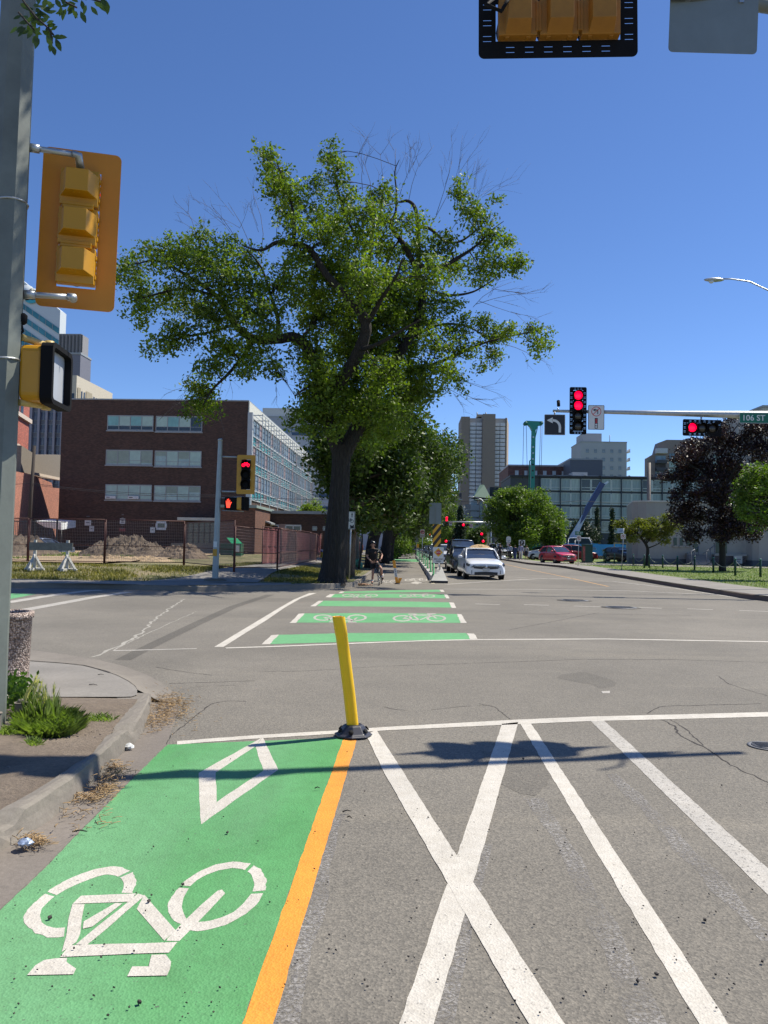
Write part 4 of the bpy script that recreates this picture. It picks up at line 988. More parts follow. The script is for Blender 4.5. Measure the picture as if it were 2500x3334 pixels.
# marker sign stack
ms = thing('marker_sign', 'yellow and black striped marker sign on the wedge block', 'sign', (wd_.x+.03, wd_.y+.35, .5))
def rel(root, px_, py_, Y=None): return at(px_, py_, Y or root.location.y) - root.location
a = rel(ms, 1409, 1707); b = rel(ms, 1435, 1781); w = b.x-a.x; h = a.z-b.z; cx = (a.x+b.x)/2; cz = (a.z+b.z)/2
mb = MB(); mb.tube([(0.05,.03,-.35), (0.0,.03,a.z+.6)], .022, 6); mb.build('pole', STEEL, ms)
mb = MB(); mb.prism(rrect(w, h, .02, 4, cx, cz), 0, .004); mb.build('panel', M('sign_yellow', (.72,.38,.02), .5, 0, .04, 2), ms, fixn=True)
polys = []
def clip_strip(c0, c1):
    """part of rectangle with c0 < z - x < c1 (stripes rising to the right)"""
    P = [(-w/2,-h/2),(w/2,-h/2),(w/2,h/2),(-w/2,h/2)]
    for s_, c in ((1, c0), (-1, c1)):
        Q = []
        for i in range(len(P)):
            p, q = P[i], P[(i+1) % len(P)]; f = lambda t: s_*((t[1]-t[0]*1.25) - c)
            if f(p) >= 0: Q.append(p)
            if f(p)*f(q) < 0: t = f(p)/(f(p)-f(q)); Q.append((p[0]+(q[0]-p[0])*t, p[1]+(q[1]-p[1])*t))
        P = Q
    return [(p[0]+cx, p[1]+cz) for p in P]
for k in range(-3, 4):
    P = clip_strip(k*.36+.06, k*.36+.24)
    if len(P) > 2: polys.append(P)
shape(ms, polys, SIGNB, -.006, 'black_stripes')
gs = thing('street_sign', 'plain grey back of a tall sign above the striped marker', 'sign', (wd_.x+.03, wd_.y+.32, .5)); a = rel(gs, 1398, 1637); b = rel(gs, 1436, 1706)
mb = MB(); mb.prism(rrect(b.x-a.x, a.z-b.z, .03, 4, (a.x+b.x)/2, (a.z+b.z)/2), -.01, -.005); mb.build('panel', SIGNBACK, gs, fixn=True)
mb = MB(); mb.bx((a.x+b.x)/2-.025, (a.x+b.x)/2+.025, -.03, -.011, b.z, a.z-.18); mb.build('stiffener', M('grey_bar', (.17,.19,.18), .6), gs)
nb = thing('notice_sign', 'white temporary sign reading NEW BIKE LANE OPEN in front of the green posts', 'sign', (wd_.x+.08, wd_.y+.24, .5)); a = rel(nb, 1410, 1781); b = rel(nb, 1444, 1834)
w = b.x-a.x; h = a.z-b.z; cx = (a.x+b.x)/2; cz = (a.z+b.z)/2
mb = MB(); mb.prism(rrect(w, h, .02, 4, cx, cz), 0, .004); mb.build('panel', SIGNW, nb, fixn=True)
mb = MB(); mb.tube([(cx+.02,.02,cz-h/2+.02),(cx+.06,.03,-.0)], .018, 6); mb.build('leg', STEEL, nb)
dm = w*.42; dz = cz + h*.17
shape(nb, [[(cx,dz+dm),(cx+dm,dz),(cx,dz-dm),(cx-dm,dz)]], M('diamond_orange', (.75,.45,.03), .5, 0, 0), -.003, 'diamond')
star = []
for k in range(28):
    r_ = dm*.62 if k % 2 == 0 else dm*.45; star.append((cx+r_*math.cos(2*math.pi*k/28), dz+r_*math.sin(2*math.pi*k/28)))
shape(nb, [star], SIGNR, -.005, 'sunburst')
text_part('NEW', .085, SIGNW, nb, (cx, -.008, dz), FRONT, .001)
text_part('BIKE LANE', .085, SIGNB, nb, (cx, -.005, cz-h*.25), FRONT, .001, sx=.9)
text_part('OPEN', .085, SIGNB, nb, (cx, -.005, cz-h*.39), FRONT, .001)
# orange/white delineator near the cyclist
dl = G(1293, 1902, 0); DL = thing('lane_post', 'leaning orange and white post with a small orange fin beside the cyclist', 'delineator post', dl)
t_ = rel(DL, 1282, 1825)
def lean(z0, z1, w, y0, y1):
    a, b = t_.x*z0, t_.x*z1; return MB().prism([(a-w/2, t_.z*z0), (a+w/2, t_.z*z0), (b+w/2, t_.z*z1), (b-w/2, t_.z*z1)], y0, y1)
lean(0, 1, .11, -.02, .02).build('post', M('orange_plastic', (.80,.33,.02), .5, 0, .06, 5), DL, fixn=True); ORP = MC['orange_plastic']
lean(.30, .68, .112, -.023, .023).build('white_band', SIGNW, DL, fixn=True)
ly = -math.atan2(t_.x, t_.z)
for i, chh in enumerate('OPEN'):
    q = t_*(.60-.085*i); text_part(chh, .075, SIGNB, DL, (q.x, -.026, q.z), FRONT, .001)
mb = MB(); mb.prism([(.03,.02),(.045,.24),(.19,.24),(.09,.03)], -.02, .02); mb.build('fin', ORP, DL)
mb = MB(); mb.lathe([(.12,0),(.10,.03),(.03,.05)], (0,0,0), 10); mb.build('base', BLKM, DL)
# further signs down the lane
for (px_, pb_, py0, py1, Y, w_, lab, kind) in ((1374, 1815, 1724, 1741, 62, None, 'no right turn sign on a pole far down the bike lane', 'nt'), (1355, 1812, 1741, 1766, 95, None, 'grey back of a distant sign in the bike lane', 'back'), (1359, 1810, 1771, 1783, 100, None, 'small yellow marker sign far down the bike lane', 'y')):
    b = at(px_, pb_, Y); b.z = .2; t = thing('street_sign', lab, 'sign', b)
    u = at(px_, py0, Y)-b; l = at(px_, py1, Y)-b; hh = u.z-l.z
    mb = MB(); mb.tube([(0,.03,0),(0,.03,u.z)], .03, 6); mb.build('pole', STEEL, t)
    ww = hh*(.8 if kind != 'back' else .45)
    mb = MB(); mb.prism(rrect(ww, hh, .02, 3, 0, (u.z+l.z)/2), 0, .005); mb.build('panel', {'nt': SIGNW, 'back': SIGNBACK, 'y': M('sign_yellow', (.72,.38,.02))}[kind], t, fixn=True)
    if kind == 'nt':
        cz = (u.z+l.z)/2; shape(t, ringp(0, cz, hh*.36, .05) + [bar2((-.12,cz+.12),(.12,cz-.12),.04)], SIGNR); shape(t, [bar2((-.05,cz-.12),(-.05,cz+.06),.05), bar2((-.05,cz+.06),(.12,cz+.06),.05)], SIGNB, -.007, 'arrow')
        z2 = at(px_, 1745, Y).z - b.z; mb = MB(); mb.prism(rrect(.4,.22,.01,3,0,z2), 0, .005); mb.build('lower_panel', M('grey_panel', (.35,.33,.30)), t, fixn=True)
# bicycle lane sign beside the elm
sb = at(1137, 1872, 30.4); sb.z = hz(sb.x, sb.y); BSN = thing('bicycle_lane_sign', 'white two way bicycle lane sign partly hidden behind the big elm', 'sign', sb)
a = rel(BSN, 1121, 1665); b = rel(BSN, 1155, 1724); w = b.x-a.x; h = a.z-b.z; cx = (a.x+b.x)/2; cz = (a.z+b.z)/2
mb = MB(); mb.tube([(0,.03,0),(.03,.03,a.z)], .03, 6); mb.build('pole', STEEL, BSN)
mb = MB(); mb.prism(rrect(w, h, .03, 4, cx, cz), 0, .004); mb.build('panel', SIGNW, BSN, fixn=True)
mb = MB(); O = rrect(w-.02,h-.02,.025,4,cx,cz); I = rrect(w-.05,h-.05,.02,4,cx,cz); k = len(O); vs = []
for p_, q_ in zip(O, I): vs += [(p_[0],-.003,p_[1]),(q_[0],-.003,q_[1])]
mb.add(vs, [(2*i,2*i+1,(2*i+3)%(2*k),(2*i+2)%(2*k)) for i in range(k)]); mb.build('border', SIGNB, BSN)
ax = w*.22
shape(BSN, [bar2((cx-ax,cz+h*.42),(cx-ax,cz+h*.26),.03), [(cx-ax-.035,cz+h*.28),(cx-ax+.035,cz+h*.28),(cx-ax,cz+h*.17)], bar2((cx+ax,cz+h*.18),(cx+ax,cz+h*.34),.03), [(cx+ax-.035,cz+h*.32),(cx+ax+.035,cz+h*.32),(cx+ax,cz+h*.43)],
  [(cx-.02,cz-h*.44),(cx+.17,cz-h*.44),(cx+.17,cz-h*.22),(cx+.10,cz-h*.31),(cx+.04,cz-h*.25),(cx+.0,cz-h*.31),(cx+.05,cz-h*.37)]] + bike_polys(.33, cx, cz, .05), SIGNB)
# fire hydrant
hy = at(1045, 1823, 60); hy.z = hz(hy.x, hy.y); HY = thing('fire_hydrant', 'small yellow fire hydrant with blue top left of the elm trunk', 'hydrant', hy)
mb = MB(); mb.lathe([(.16,0),(.16,.05),(.11,.06),(.11,.42),(.13,.45)], (0,0,0), 12); mb.box((.15,0,.33),(.12,.1,.1)); mb.box((-.15,0,.33),(.12,.1,.1)); mb.build('body', M('hydrant_yellow', (.72,.48,.03)), HY)
mb = MB(); mb.lathe([(.135,.45),(.12,.56),(.05,.62),(.03,.66)], (0,0,0), 12); mb.build('cap', M('hydrant_blue', (.10,.18,.45)), HY)

# ================================================================== RIGHT HAND SIGNS
def pole_sign(name, lab, bx_, by_, Y, top_px, panels, z=.14, lean=0, cat='sign'):
    b = at(bx_, by_, Y); b.z = z; t = thing(name, lab, cat, b); tp = at(*top_px, Y) - b
    mb = MB(); mb.tube([(0,.03,0), (tp.x,.03,tp.z)], .028, 6); mb.build('pole', STEEL, t)
    out = []
    for (x0, y0, x1, y1, m_) in panels:
        a = at(x0, y0, Y)-b; c = at(x1, y1, Y)-b; w = c.x-a.x; h = a.z-c.z; cx = (a.x+c.x)/2; cz = (a.z+c.z)/2
        mb = MB(); mb.prism(rrect(w, h, .02, 3, cx, cz), 0, .004); mb.build('panel', m_, t, fixn=True); out.append((cx, cz, w, h))
    return t, out
def nopark(t, cx, cz, w, h):
    r_ = min(w, h)*.40; text_part('P', r_*1.5, SIGNB, t, (cx, -.003, cz), FRONT, .001); shape(t, ringp(cx, cz, r_, r_*.17), SIGNR, -.005); shape(t, [bar2((cx-r_*.65,cz+r_*.65),(cx+r_*.65,cz-r_*.65),r_*.16)], SIGNR, -.006, 'slash')
t, o = pole_sign('street_sign', 'green 105 ST name plate above a no parking sign on one pole', 1882, 1846, 61, (1885, 1730), [(1872,1730,1898,1742,SIGNG), (1877,1743,1891,1762,SIGNW)])
text_part('105 ST', o[0][3]*.85, SIGNW, t, (o[0][0], -.003, o[0][1]), FRONT, .001, sx=.85); nopark(t, *o[1])
t, o = pole_sign('street_sign', 'pale blue plate above a no parking sign in front of the stucco building', 2024, 1861, 51, (2031, 1720), [(2010,1720,2031,1736,M('pale_blue_sign', (.38,.46,.56))), (2021,1739,2037,1755,SIGNW)]); nopark(t, *o[1])
shape(t, [bar2((o[0][0]-.14,o[0][1]+.04),(o[0][0]+.14,o[0][1]+.04),.03), bar2((o[0][0]-.14,o[0][1]-.05),(o[0][0]+.10,o[0][1]-.05),.03)], M('blue_ink', (.05,.10,.3)), name='printed_lines')
t, o = pole_sign('parking_sign', 'white parking sign with black P above the pedestrians', 1699, 1826, 92, (1699, 1758), [(1689,1758,1709,1776,SIGNW)])
cx, cz, w, h = o[0]; shape(t, [rrect(w*.8, w*.8, w*.39, 5, cx, cz)], SIGNB); text_part('P', w*.62, SIGNW, t, (cx, -.009, cz), FRONT, .001)
t, o = pole_sign('bus_stop_sign', 'bus stop sign with rounded white top behind the taxi', 1652, 1824, 86, (1655, 1750), [(1648,1752,1663,1766,SIGNW),(1650,1767,1660,1777,SIGNW)]); nopark(t, *o[1])
cx, cz, w, h = o[0]; mb = MB(); mb.prism([(cx+w/2*math.cos(a), cz+h/2+w/2*.8*math.sin(a)) for a in np.linspace(0, math.pi, 12)], 0, .004); mb.build('rounded_top', SIGNW, t, fixn=True)
shape(t, [bar2((cx-w*.3,cz),(cx+w*.3,cz),.05), bar2((cx-w*.2,cz-.12),(cx+w*.2,cz-.12),.04)], M('blue_ink', (.05,.10,.3)), name='printed_lines')
t, o = pole_sign('lane_sign', 'white sign with a black diagonal arrow behind the taxi roof', 1617, 1822, 100, (1617, 1752), [(1610,1752,1623,1772,SIGNW)])
cx, cz, w, h = o[0]; shape(t, [bar2((cx-w*.3,cz-h*.3),(cx+w*.1,cz+h*.05),.07), [(cx-w*.4,cz-h*.4),(cx-w*.05,cz-h*.38),(cx-w*.35,cz-h*.1)]], SIGNB)
# utility cabinet
uc = at(1911, 1833, 76); uc.z = .14; UC = thing('utility_cabinet', 'dark green utility cabinet with a reddish side beside the red hatchback', 'utility cabinet', uc, R(12))
mb = MB(); mb.bx(-.42,.42,-.35,.35,.08,1.72); mb.bx(-.46,.46,-.39,.39,1.72,1.80); mb.build('cabinet', DKGREEN, UC, bevel=.02)
mb = MB(); mb.bx(-.44,-.36,-.37,.0,.2,1.6); mb.build('poster', M('faded_red_poster', (.30,.09,.08), .7, 0, .5, 3), UC)
mb = MB(); mb.bx(-.5,.5,-.43,.43,0,.08); mb.build('plinth', KERB, UC)
# chain posts
CP = [(48,1710),(62,1722),(147,1728),(330,1740),(435,1768),(482,1765),(612,1768),(753,1790),(918,1790),(1098,1812),(1308,1842),(1550,1855)]
cps = []; first = None
gname = 'dark green posts of the chain fence'
for i, (x, y) in enumerate(CP):
    g = G(1950+x/2.949, 1250+y/2.949, .14)
    lab = 'dark green chain fence post on the lawn, number %d from the left' % (i+1)
    lab = 'dark green chain post, %s from the left along the lawn' % ['first','second','third','fourth','fifth','sixth','seventh','eighth','ninth','tenth','eleventh','twelfth'][i]
    if first is None:
        first = thing('chain_post', lab, 'post', g, 0, gname)
        mb = MB(); mb.lathe([(.065,0),(.065,.86),(.04,.88)], (0,0,0), 10); mb.build('shaft', DKGREEN, first)
        mb = MB(); mb.lathe([(.03,.88),(.075,.92),(.05,.98),(.01,1.0)], (0,0,0), 10); mb.build('finial', M('teal_finial', (.05,.16,.14), .3), first); cps.append(g)
    else: dup(first, g, 0, lab); cps.append(g)
for n_, (i, j) in enumerate(((3,4),(5,6),(6,7),(7,8),(8,9),(9,10),(10,11),(0,2))):
    a = cps[i] + Vector((0,0,.84)); b = cps[j] + Vector((0,0,.84)); mb = MB()
    P = [a.lerp(b, t) - Vector((0,0,.42*(1-(2*t-1)**2))) for t in np.linspace(0,1,13)]
    mb.tube(P, .022, 5); o = mb.build('chain', M('chain_metal', (.10,.13,.12), .5, .5), None)
    tag(o, 'drooping chain between the %s and next chain posts' % ['fourth','sixth','seventh','eighth','ninth','tenth','eleventh','first'][n_], 'chain', 'chains of the chain fence')

# ================================================================== FENCE, BARRICADE, HEAPS
FRD = M('rusty_red_steel', (.07,.022,.020), .6, .2, .3, 6)
FRD2 = M('grey_wire', (.30,.22,.20), .6, .3, .2, 6)
fl = [(92,1833),(341,1838),(600,1840),(763,1858),(903,1856),(1030,1828)]
ft = [(98,1688),(346,1691),(606,1703),(770,1722),(911,1722),(1050,1742)]
FP = []
for i, (x, y) in enumerate(fl):
    g = None; z_ = .3
    for _ in range(6):
        g = G(x, y, z_); z_ = hz(g.x, g.y) if g.y > 20 else z_
        z_ = min(z_, .46)
    FP.append((g, (at(ft[i][0], ft[i][1], g.y).z - g.z)))
FP.insert(0, (Vector((FP[0][0].x-4.5, FP[0][0].y+.6, FP[0][0].z)), FP[0][1]))
fword = ['leftmost', 'panel behind the white barricade', 'panel in front of the largest earth heap', 'panel left of the far signal pole', 'panel in front of the green waste bin', 'panel nearest the elm trunk']
for i in range(len(FP)-1):
    (a, ha), (b, hb) = FP[i], FP[i+1]; hb = ha if i != 4 else hb
    hh = (ha+hb)/2
    t = thing('fence_panel', 'rusty red wire mesh construction fence, ' + fword[i], 'fence panel', a, 0, 'construction fence panels round the lot')
    d = b - a; L_ = d.length; u = d.normalized()
    mb = MB(); mb.tube([(0,0,-.05),(0,0,hh)], .028, 6); mb.tube([d*.985+Vector((0,0,-.05)), d*.985+Vector((0,0,hh))], .028, 6)
    mb.tube([(0,0,hh), d*.985+Vector((0,0,hh))], .024, 6); mb.tube([(0,0,.12), d*.985+Vector((0,0,.12))], .02, 6); mb.tube([(0,0,hh*.42), d*.985+Vector((0,0,hh*.42))], .016, 6)
    mb.build('frame', FRD, t)
    mb = MB(); wv = .0035; n = int(L_/.075)
    for k in range(1, n):
        p = d*(k/n); mb.quad(p+Vector((-wv,0,.12)), p+Vector((wv,0,.12)), p+Vector((wv,0,hh)), p+Vector((-wv,0,hh)))
    for k in range(1, 14):
        z_ = .12 + (hh-.12)*k/14; q = d*.985; mb.quad((0,0,z_-wv), (q.x,q.y,q.z+z_-wv), (q.x,q.y,q.z+z_+wv), (0,0,z_+wv))
    mb.build('mesh', FRD2, t)
# pink-red plastic mesh fence running back along the footpath
m, nt, p, L = newmat('red_debris_mesh'); tc = N(nt, 'ShaderNodeTexCoord')
L.new(ramp(nt, L, noise(nt, L, tc.outputs['Object'], 2.0, 4), .3, .7, (.15,.04,.045), (.27,.09,.09)), p.inputs['Base Color']); p.inputs['Roughness'].default_value = .8
L.new(ramp(nt, L, noise(nt, L, tc.outputs['Object'], 30, 3), .35, .45, (.45,.45,.45), (.9,.9,.9)), p.inputs['Alpha']); MESHM = m
pts = [at(853,1836,38), at(915,1838,40), at(962,1836,45), at(1010,1826,52), at(1046,1818,60)]
for i in range(4):
    a, b = pts[i], pts[i+1]; a.z = hz(a.x, a.y); b.z = hz(b.x, b.y); d = b-a; t = thing('fence_panel', 'red mesh covered fence panel left of the elm, ' + ['nearest the camera', 'second in the row', 'third in the row', 'farthest in the row'][i], 'fence panel', a, 0, 'red mesh fence panels by the footpath')
    hh = 1.85; mb = MB(); mb.tube([(0,0,0),(0,0,hh)], .03, 6); mb.tube([d*.98, d*.98+Vector((0,0,hh))], .03, 6); mb.tube([(0,0,hh), d*.98+Vector((0,0,hh))], .022, 6); mb.tube([(0,0,hh*.5), d*.98+Vector((0,0,hh*.5))], .018, 6); mb.tube([d*.5, d*.5+Vector((0,0,hh))], .02, 6); mb.build('frame', FRD, t)
    mb = MB(); n = 10; vs = []
    for k in range(n+1):
        o_ = Vector((-d.y, d.x, 0)).normalized()*.05*math.sin(k*2.1); q = d*(k/n*.98) + o_
        vs += [tuple(q+Vector((0,0,.06))), tuple(q+Vector((0,0,hh-.02-.03*(k % 3))))]
    mb.add(vs, [(2*k,2*k+2,2*k+3,2*k+1) for k in range(n)]); mb.build('mesh', MESHM, t)
# white barricade
b0 = at(112, 1848, 29.5); b0.z = hz(b0.x, b0.y); BR = thing('barricade', 'weathered white timber barricade standing in front of the fence', 'barricade', b0)
WW = M('flaking_white_timber', (.46,.45,.42), .8, 0, .3, 8); GW = M('grey_board', (.17,.17,.15), .8, 0, .25, 8)
x2 = at(218, 1850, 29.5).x - b0.x
for x in (0, x2):
    mb = MB(); mb.bx(x-.05,x+.05,-.04,.04,.05,1.18); mb.bx(x-.06,x+.06,-.45,.45,0,.11)
    for s in (-1, 1):
        mb.tube([(x,s*.42,.08),(x,s*.03,.62)], .05, 4, sm=False); mb.tube([(x+s*.33,0,.05),(x+s*.04,0,.52)], .05, 4, sm=False)
    mb.bx(x-.38,x+.38,-.05,.05,0,.09); mb.build('leg', WW, BR)
mb = MB(); mb.bx(-.2, x2+.22, -.075, -.045, .78, 1.08); mb.build('board', GW, BR)
# earth heaps
HEAP = dirt_mat('heap_earth', (.20,.155,.115), (.06,.045,.035))
def heap(lab, x0, x1, py0, py1, Y, dep, rough=.25, seed=1, mat=None):
    a = at(x0, py1, Y); b = at(x1, py1, Y); w = b.x-a.x; H_ = at(x0, py0, Y).z - hz(a.x, Y); cx = (a.x+b.x)/2
    nx, ny = 70, 34; vs = []; rr = random.Random(seed); from mathutils import noise as mn
    for j in range(ny+1):
        for i in range(nx+1):
            u = i/nx*2-1; v = j/ny*2-1
            env = max(0, 1-abs(u)**2.6)**.7 * max(0, 1-abs(v)**2.2)
            q = Vector((u*w*.9+seed*7, v*dep, seed*3.1))
            k = .62 + .42*mn.noise(q*.55) + rough*abs(mn.noise(q*1.6))*.9 + rough*.22*mn.noise(q*5.0) + rough*.18*(mn.cell(q*6.0)-.5)
            vs.append((u*w/2 + mn.noise(q*3)*.08, v*dep/2 + mn.noise(q*3+Vector((9,0,0)))*.08, env*H_*k*1.25 - .03))
    mb = MB(); mb.add(vs, [(j*(nx+1)+i, j*(nx+1)+i+1, (j+1)*(nx+1)+i+1, (j+1)*(nx+1)+i) for j in range(ny) for i in range(nx)])
    o = mb.build('earth_heap', mat or HEAP, loc=(cx, Y, hz(cx, Y)+.01)); tag(o, lab, 'earth heap', 'earth heaps in the fenced lot'); return o
heap('largest dark earth heap, in front of the brick wall', 275, 545, 1746, 1810, 50, 4.5, .30, 1)
heap('lower brown earth heap right of the largest heap', 525, 668, 1768, 1808, 49, 3.5, .25, 2, dirt_mat('heap_earth_b', (.24,.18,.13), (.10,.075,.055)))
heap('dark earth heap at the left edge behind the barricade', -120, 170, 1735, 1790, 47, 5, .3, 3)
heap('low ridge of rubble in the middle of the lot', 240, 560, 1803, 1822, 41, 2.0, .5, 4, LOTD)
# green waste container
dz_ = at(772, 1802, 58); dz_.z = hz(dz_.x, dz_.y); GB = thing('waste_container', 'green waste container with sloping lid beside the brick wing', 'waste container', dz_)
GBM = M('container_green', (.02,.16,.08), .6, 0, .15, 3)
mb = MB(); mb.bx(-1.15,.35,-.5,.6,.1,1.0); mb.build('body', M('container_dark_green', (.012,.07,.035), .6), GB)
mb = MB(); mb.bx(-.25,.42,-.62,-.5,.05,.95); mb.build('front', GBM, GB)
mb = MB(); mb.add([(-.85,.1,1.42),(-.05,.1,1.38),(.5,-.6,1.0),(-.3,-.6,1.0),(-.85,.1,1.38),(-.05,.1,1.34),(.5,-.6,.96),(-.3,-.6,.96)], [(0,1,2,3),(7,6,5,4),(0,4,5,1),(1,5,6,2),(2,6,7,3),(3,7,4,0)]); mb.build('lid', M('lid_green', (.03,.30,.12), .4), GB, fixn=True)
mb = MB(); mb.bx(.02,.30,-.64,-.622,.35,.85); mb.build('notice', SIGNW, GB)
# dark wooden pole and wires on the left
w0 = at(92, 1705, 62); w1 = at(112, 1452, 62); w0.z = .4
o = MB().tube([w0, w1], [.17,.12], 8).build('wooden_pole', M('dark_timber_pole', (.045,.035,.03), .9)); tag(o, 'dark wooden utility pole between the church and the brick building', 'utility pole')
WIRE = M('wire_black', (.03,.03,.035), .6)
def wire(P, r_, lab, sag=.6):
    P = [Vector(p) for p in P]; Q = []
    for i in range(len(P)-1):
        for t in np.linspace(0, 1, 14): Q.append(P[i].lerp(P[i+1], t) - Vector((0,0,sag*(1-(2*t-1)**2))))
    o = MB().tube(Q, r_, 4).build('overhead_wire', WIRE); tag(o, lab, 'overhead wire', 'thin overhead wires')
WIREL = M('wire_pale', (.25,.26,.28), .5); 
wire([at(-300,1568,62), at(98,1573,62), at(700,1612,60), at(1500,1622,57)], .018, 'thin wire crossing in front of the left brick facade', .25)
wire([at(98,1577,62), at(700,1618,60), at(1300,1640,80)], .014, 'second thin wire just below the one across the brick facade', .25)
wire([at(1500,1632,120), at(1900,1630,118), at(2100,1634,116)], .03, 'thin wire crossing the big green trees on the right', .3)
wire([at(1300,1718,150), at(1560,1725,150)], .03, 'thin wire below the distant signal arm', .3)

# ================================================================== FAR JUNCTION SIGNALS
Yf = 108
FM = thing('signal_mast', 'distant signal arm with red lights above the parked van', 'signal mast', (at(1600,1800,Yf).x, Yf, .14)); o_ = FM.location.copy()
mb = MB(); a = at(1598,1700,Yf)-o_; mb.tube([(a.x,0,0),(a.x,0,a.z)], .13, 6); mb.build('pole', STEEL, FM)
mb = MB(); mb.tube([at(1600,1701,Yf)-o_, at(1437,1698,Yf)-o_], [.13,.07], 6); mb.build('arm', M('pale_arm', (.6,.62,.62), .4, .2), FM)
def fsig(px_, py_, lens, lab, horiz=False, s=.34, Y=Yf-.3, grp=None):
    return signal('traffic_signal', lab, at(px_, py_, Y), 0, lens, None, None, BLK, horiz=horiz, s=s, visor=0, dia=.17, group=grp)
fsig(1454, 1697, ['r','r','o','o'], 'distant vertical signal with two red lights at the arm tip', s=.33)
fsig(1517, 1709, ['r','o','o'], 'distant horizontal signal under the far arm', True, s=.36)
fsig(1568, 1747, ['r','o','o'], 'distant signal with one red light on the right pole', s=.36)
fsig(1573, 1762, ['r'], 'lowest small red light at the foot of the distant right pole', s=.38)
fsig(1452, 1762, ['r'], 'small red light behind the dark van', s=.38)
fsig(1399, 1739, ['r','r','o'], 'tiny red signal far down the bike lane', s=.45, Y=150)
fsig(1390, 1746, ['o','o'], 'tiny dark signal beside the tiny red one', True, s=.5, Y=150)
for (x0, y0, x1, y1, lab, kd) in ((1462,1697,1472,1711,'distant white sign beside the two red lights','n'), (1528,1705,1540,1718,'distant no turn sign under the far arm','p')):
    a = at(x0,y0,Yf-.3); c = at(x1,y1,Yf-.3); w = c.x-a.x; h = a.z-c.z; t = sign('street_sign', lab, ((a.x+c.x)/2, Yf-.3, (a.z+c.z)/2), 0, w, h, SIGNW, .03)
    shape(t, ringp(0, 0 if kd == 'p' else .1, min(w,h)*.4, .05, 14) + [bar2((-.12,.12),(.12,-.12),.05)], SIGNR); shape(t, [bar2((-.1,0),(.1,0),.05)], SIGNB, -.008, 'arrow')
t = sign('turn_sign', 'distant black sign with a white curved arrow', at(1441,1707,Yf-.3), 0, .55, .6, SIGNB, .02); shape(t, [bar2((-.2,.12),(.05,.12),.07), bar2((.05,.12),(.14,-.2),.07)], SIGNW)
# distant street lamp
ds = thing('street_lamp', 'distant curved street lamp above the signal arm', 'street lamp', (at(1590,1800,102).x, 102, .14)); o_ = ds.location.copy()
mb = MB(); P = [Vector((0,0,0))] + [at(x, y, 102)-o_ for x, y in ((1587,1710),(1586,1660),(1578,1638),(1565,1625),(1548,1619))]; mb.tube(P, [.11,.09,.08,.07,.06,.05], 8); mb.build('pole', STEEL, ds)
mb = MB(); mb.lathe([(.03,-.5),(.12,-.3),(.12,.1),(.04,.35)], (0,0,0), 8, 0, True, 'x'); o = mb.build('lamp_head', STEEL, ds, at(1536,1618,102)-o_); o.scale = (1,1,.5)
ds2 = thing('street_lamp', 'street lamp head poking out of the row of elms', 'street lamp', (-3.0, 44, .15)); o_ = ds2.location.copy(); hp = at(1345,1397,44)-o_
mb = MB(); mb.tube([(0,0,0),(0,0,hp.z-.5),(.5,0,hp.z-.1),(hp.x-.3,0,hp.z)], [.1,.07,.05,.04], 8); mb.build('pole', STEEL, ds2)
mb = MB(); mb.lathe([(.03,-.4),(.12,-.2),(.12,.1),(.04,.3)], (0,0,0), 8, 0, True, 'x'); o = mb.build('lamp_head', M('pale_lamp_head', (.6,.62,.62)), ds2, hp); o.scale = (1,1,.5)
# ================================================================== BUILDINGS
def rect(x0, y0, x1, y1, Y):
    """pixel rectangle on the plane Y -> (x0, x1, z0, z1)"""
    a = at(x0, y0, Y); b = at(x1, y1, Y); return a.x, b.x, b.z, a.z
BR1 = brick_mat('dark_red_brick', (.085,.043,.031), (.05,.04,.034)); BRL = brick_mat('orange_brick', (.34,.15,.10), (.22,.17,.14)); GLT = glass_mat('pale_window_glass', (.30,.40,.38), .12, .25, .7); GLB = glass_mat('blue_window_glass', (.13,.20,.26), .08, .5, .5)
GLD = glass_mat('dark_window_glass', (.03,.04,.05), .08, .5, .8); WFR = M('white_window_frame', (.60,.62,.62), .5); GFR = M('grey_window_frame', (.28,.30,.31), .5)
def window(parent, x0, x1, z0, z1, y, nx=4, glass=None, frame=None, trans=None, th=.06, name='window', dep=.10, blinds=None):
    """a framed strip window standing in a wall whose outer face is at y (looking towards -Y)"""
    g = glass or GLT; fr = frame or GFR; cx, cz = (x0+x1)/2, (z0+z1)/2; w, h = x1-x0, z1-z0
    mb = MB(); mb.bx(-w/2,w/2,-dep*.2,.02,-h/2,h/2); o = mb.build(name, g, parent, (cx, y, cz))
    mb = MB(); f = lambda a, b, c, d: mb.bx(a, b, -dep*.5, -dep*.2-.001, c, d)
    f(-w/2-.03, w/2+.03, h/2-th, h/2+.03); f(-w/2-.03, w/2+.03, -h/2-.03, -h/2+th)
    for k in range(nx+1):
        x = -w/2 + w*k/nx; mb.bx(x-th/2, x+th/2, -dep*.5-.004, -dep*.2, -h/2+th, h/2-th)
    for tz in (trans or []): mb.bx(-w/2, w/2, -dep*.42, -dep*.2, -h/2+h*tz-th*.3, -h/2+h*tz+th*.3)
    mb.build('frame', fr, o)
    if blinds:
        for k, (hh, mt) in enumerate(blinds):
            if hh <= 0: continue
            xa = -w/2 + w*k/len(blinds) + th*.6; xb = -w/2 + w*(k+1)/len(blinds) - th*.6
            mb = MB(); mb.bx(xa, xb, -dep*.2-.012, -dep*.2-.002, h/2-th-hh*(h-2*th), h/2-th); mb.build('blind', mt, o)
    return o
